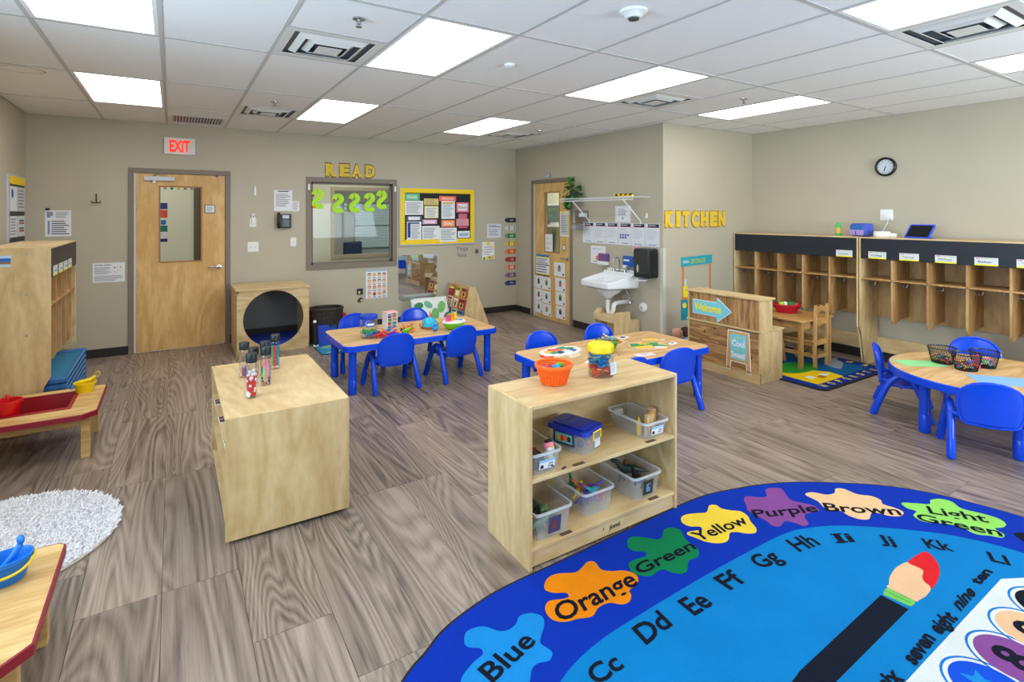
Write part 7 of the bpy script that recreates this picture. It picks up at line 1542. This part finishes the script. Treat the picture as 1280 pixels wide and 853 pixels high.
# number panel with painted discs
PY = .838
MB().prism([(.78, -.10), (.78, PY - .04), (.85, PY), (3.14, PY + .03), (3.235, PY - .02), (3.27, .70), (3.20, -.10)], .010, .0131).build('number_panel', pile(222, 228, 226), rug)
cols = [(40, 60, 200), (6, 128, 76), (244, 140, 8), (200, 40, 50), (136, 76, 150), (250, 214, 66), (14, 80, 214), (136, 76, 150), (238, 192, 150), (16, 20, 34)]
for k in range(10):
    x = 2.385 + (k - 6) * .232; y = .682
    MB().lathe([(.134, .012), (.134, .0135), (.126, .0135), (.126, .012)], 40, (x, y, 0), 0, None, 1, 1.08, True).build('disc_ring', pile(10, 120, 206), rug)
    MB().lathe([(.112, .012), (.112, .0138), (.001, .0138)], 40, (x, y, 0), 0, None, 1, 1.08).build('paint_disc', pile(*cols[k]), rug)
    if k == 6: MB().poly([(x + .06 * (1 if q % 2 else .45) * cos(q * pi / 5 + 1.2), y + .03 + .06 * (1 if q % 2 else .45) * sin(q * pi / 5 + 1.2), .0143) for q in range(10)]).build('star_print', pile(24, 140, 216), rug, recalc=False)
    mb = MB(); text_mb(mb, str((k + 1) % 10) if k != 9 else '10', lambda p: Vector((x - .045 + p.x, y - (.11 if k < 7 else .055) + p.y, .0146)), .09, .12 if k > 6 else .09, .03, 0, 0); mb.build('number_print', pile(16, 22, 38) if k != 9 else pile(230, 230, 230), rug, recalc=False)
# words: measured baseline start, baseline end, top of the first letter
for i, (tx, pts) in enumerate(RUG_TEXT):
    A, B, D = Vector(pts[0]), Vector(pts[1]), Vector(pts[2]); U = B - A; Vv = D - A
    bold = .018 if i < 8 else (.022 if i < 18 else .04)
    mb = MB(); text_mb(mb, tx, lambda p: Vector((A.x + U.x * p.x + Vv.x * p.y, A.y + U.y * p.x + Vv.y * p.y, .0148)), 1.0, 1.0, bold, 0, 0)
    if tx == 'Ii':
        for yy in (.06, .96): mb.poly([(A.x + U.x * p[0] + Vv.x * p[1], A.y + U.y * p[0] + Vv.y * p[1], .0149) for p in ((-.18, yy - .06), (.55, yy - .06), (.55, yy + .06), (-.18, yy + .06))])
    mb.build('word_print', pile(14, 20, 36), rug, recalc=False)
for k, tx in enumerate(['one', 'two', 'three', 'four', 'five']):
    mb = MB(); text_mb(mb, tx, lambda p: Vector((1.0 + k * .235 + p.x, .865 + p.y, .0148)), .15, .055, .04, 0, 0); mb.build('word_print', pile(14, 20, 36), rug, recalc=False)

# ---------------------------------------------------------------- patterned play rug under the pine table
r2 = thing('play_rug', 'dark blue play rug with yellow letters and a seaside picture, by the lockers', 'rug', (5.10, 2.66, 0), 0); L_, W_ = 1.33, 1.70
MB().prism(rrect(0, 0, L_, W_, .08), .001, .010).build('binding', C(10, 12, 20, .9), r2)
MB().prism(rrect(.03, .03, L_ - .03, W_ - .03, .06), .004, .011).build('blue_border', pile(10, 50, 140), r2)
MB().prism(rrect(.16, .16, L_ - .16, W_ - .16, .02), .006, .0115).build('water_field', pile(14, 96, 150), r2)
MB().prism([(.14, .14), (.62, .14), (.66, .30), (.50, .50), (.14, .95)], .008, .0122).build('sand_field', pile(248, 206, 10), r2)
MB().prism([(p.x, p.y) for p in catmull([(.25, .50), (.45, .42), (.72, .44), (.80, .60), (.62, .72), (.40, .75), (.22, .68)], 4)], .009, .0127).build('grass_patch', pile(50, 150, 50), r2)
MB().prism([(p.x, p.y) for p in catmull([(.86, .30), (1.0, .34), (1.16, .42), (1.22, .58), (1.12, .56), (.98, .50), (.90, .48)], 4)], .009, .0128).build('grey_dolphin', pile(150, 160, 166), r2)
for x, y, c in ((.30, .30, (236, 230, 220)), (.42, .25, (200, 110, 40)), (.52, .28, (236, 236, 230)), (.24, .80, (190, 60, 40)), (.35, 1.05, (190, 90, 40)), (.62, 1.0, (60, 140, 190))): MB().prism([(x + .05 * (1 + .3 * (k % 2)) * cos(k * pi / 4), y + .035 * (1 + .3 * (k % 2)) * sin(k * pi / 4)) for k in range(8)], .009, .0131).build('picture_patch', pile(*c), r2)
al = 'ABCDEFGHIJKLMNOPQRSTUVWXYZ'
for k in range(9):
    mb = MB(); text_mb(mb, al[(k + 13) % 26], lambda p: Vector((.12 + k * .14 + p.x, .055 + p.y, .0125)), .05, .07, .03, 0, 0); mb.build('letter_print', pile(246, 216, 30), r2, recalc=False)
for k in range(9):
    mb = MB(); text_mb(mb, al[(k + 4) % 26], lambda p: Vector((L_ - .055 - p.y, .20 + k * .155 + p.x, .0125)), .05, .07, .03, 0, 0); mb.build('letter_print', pile(246, 216, 30), r2, recalc=False)
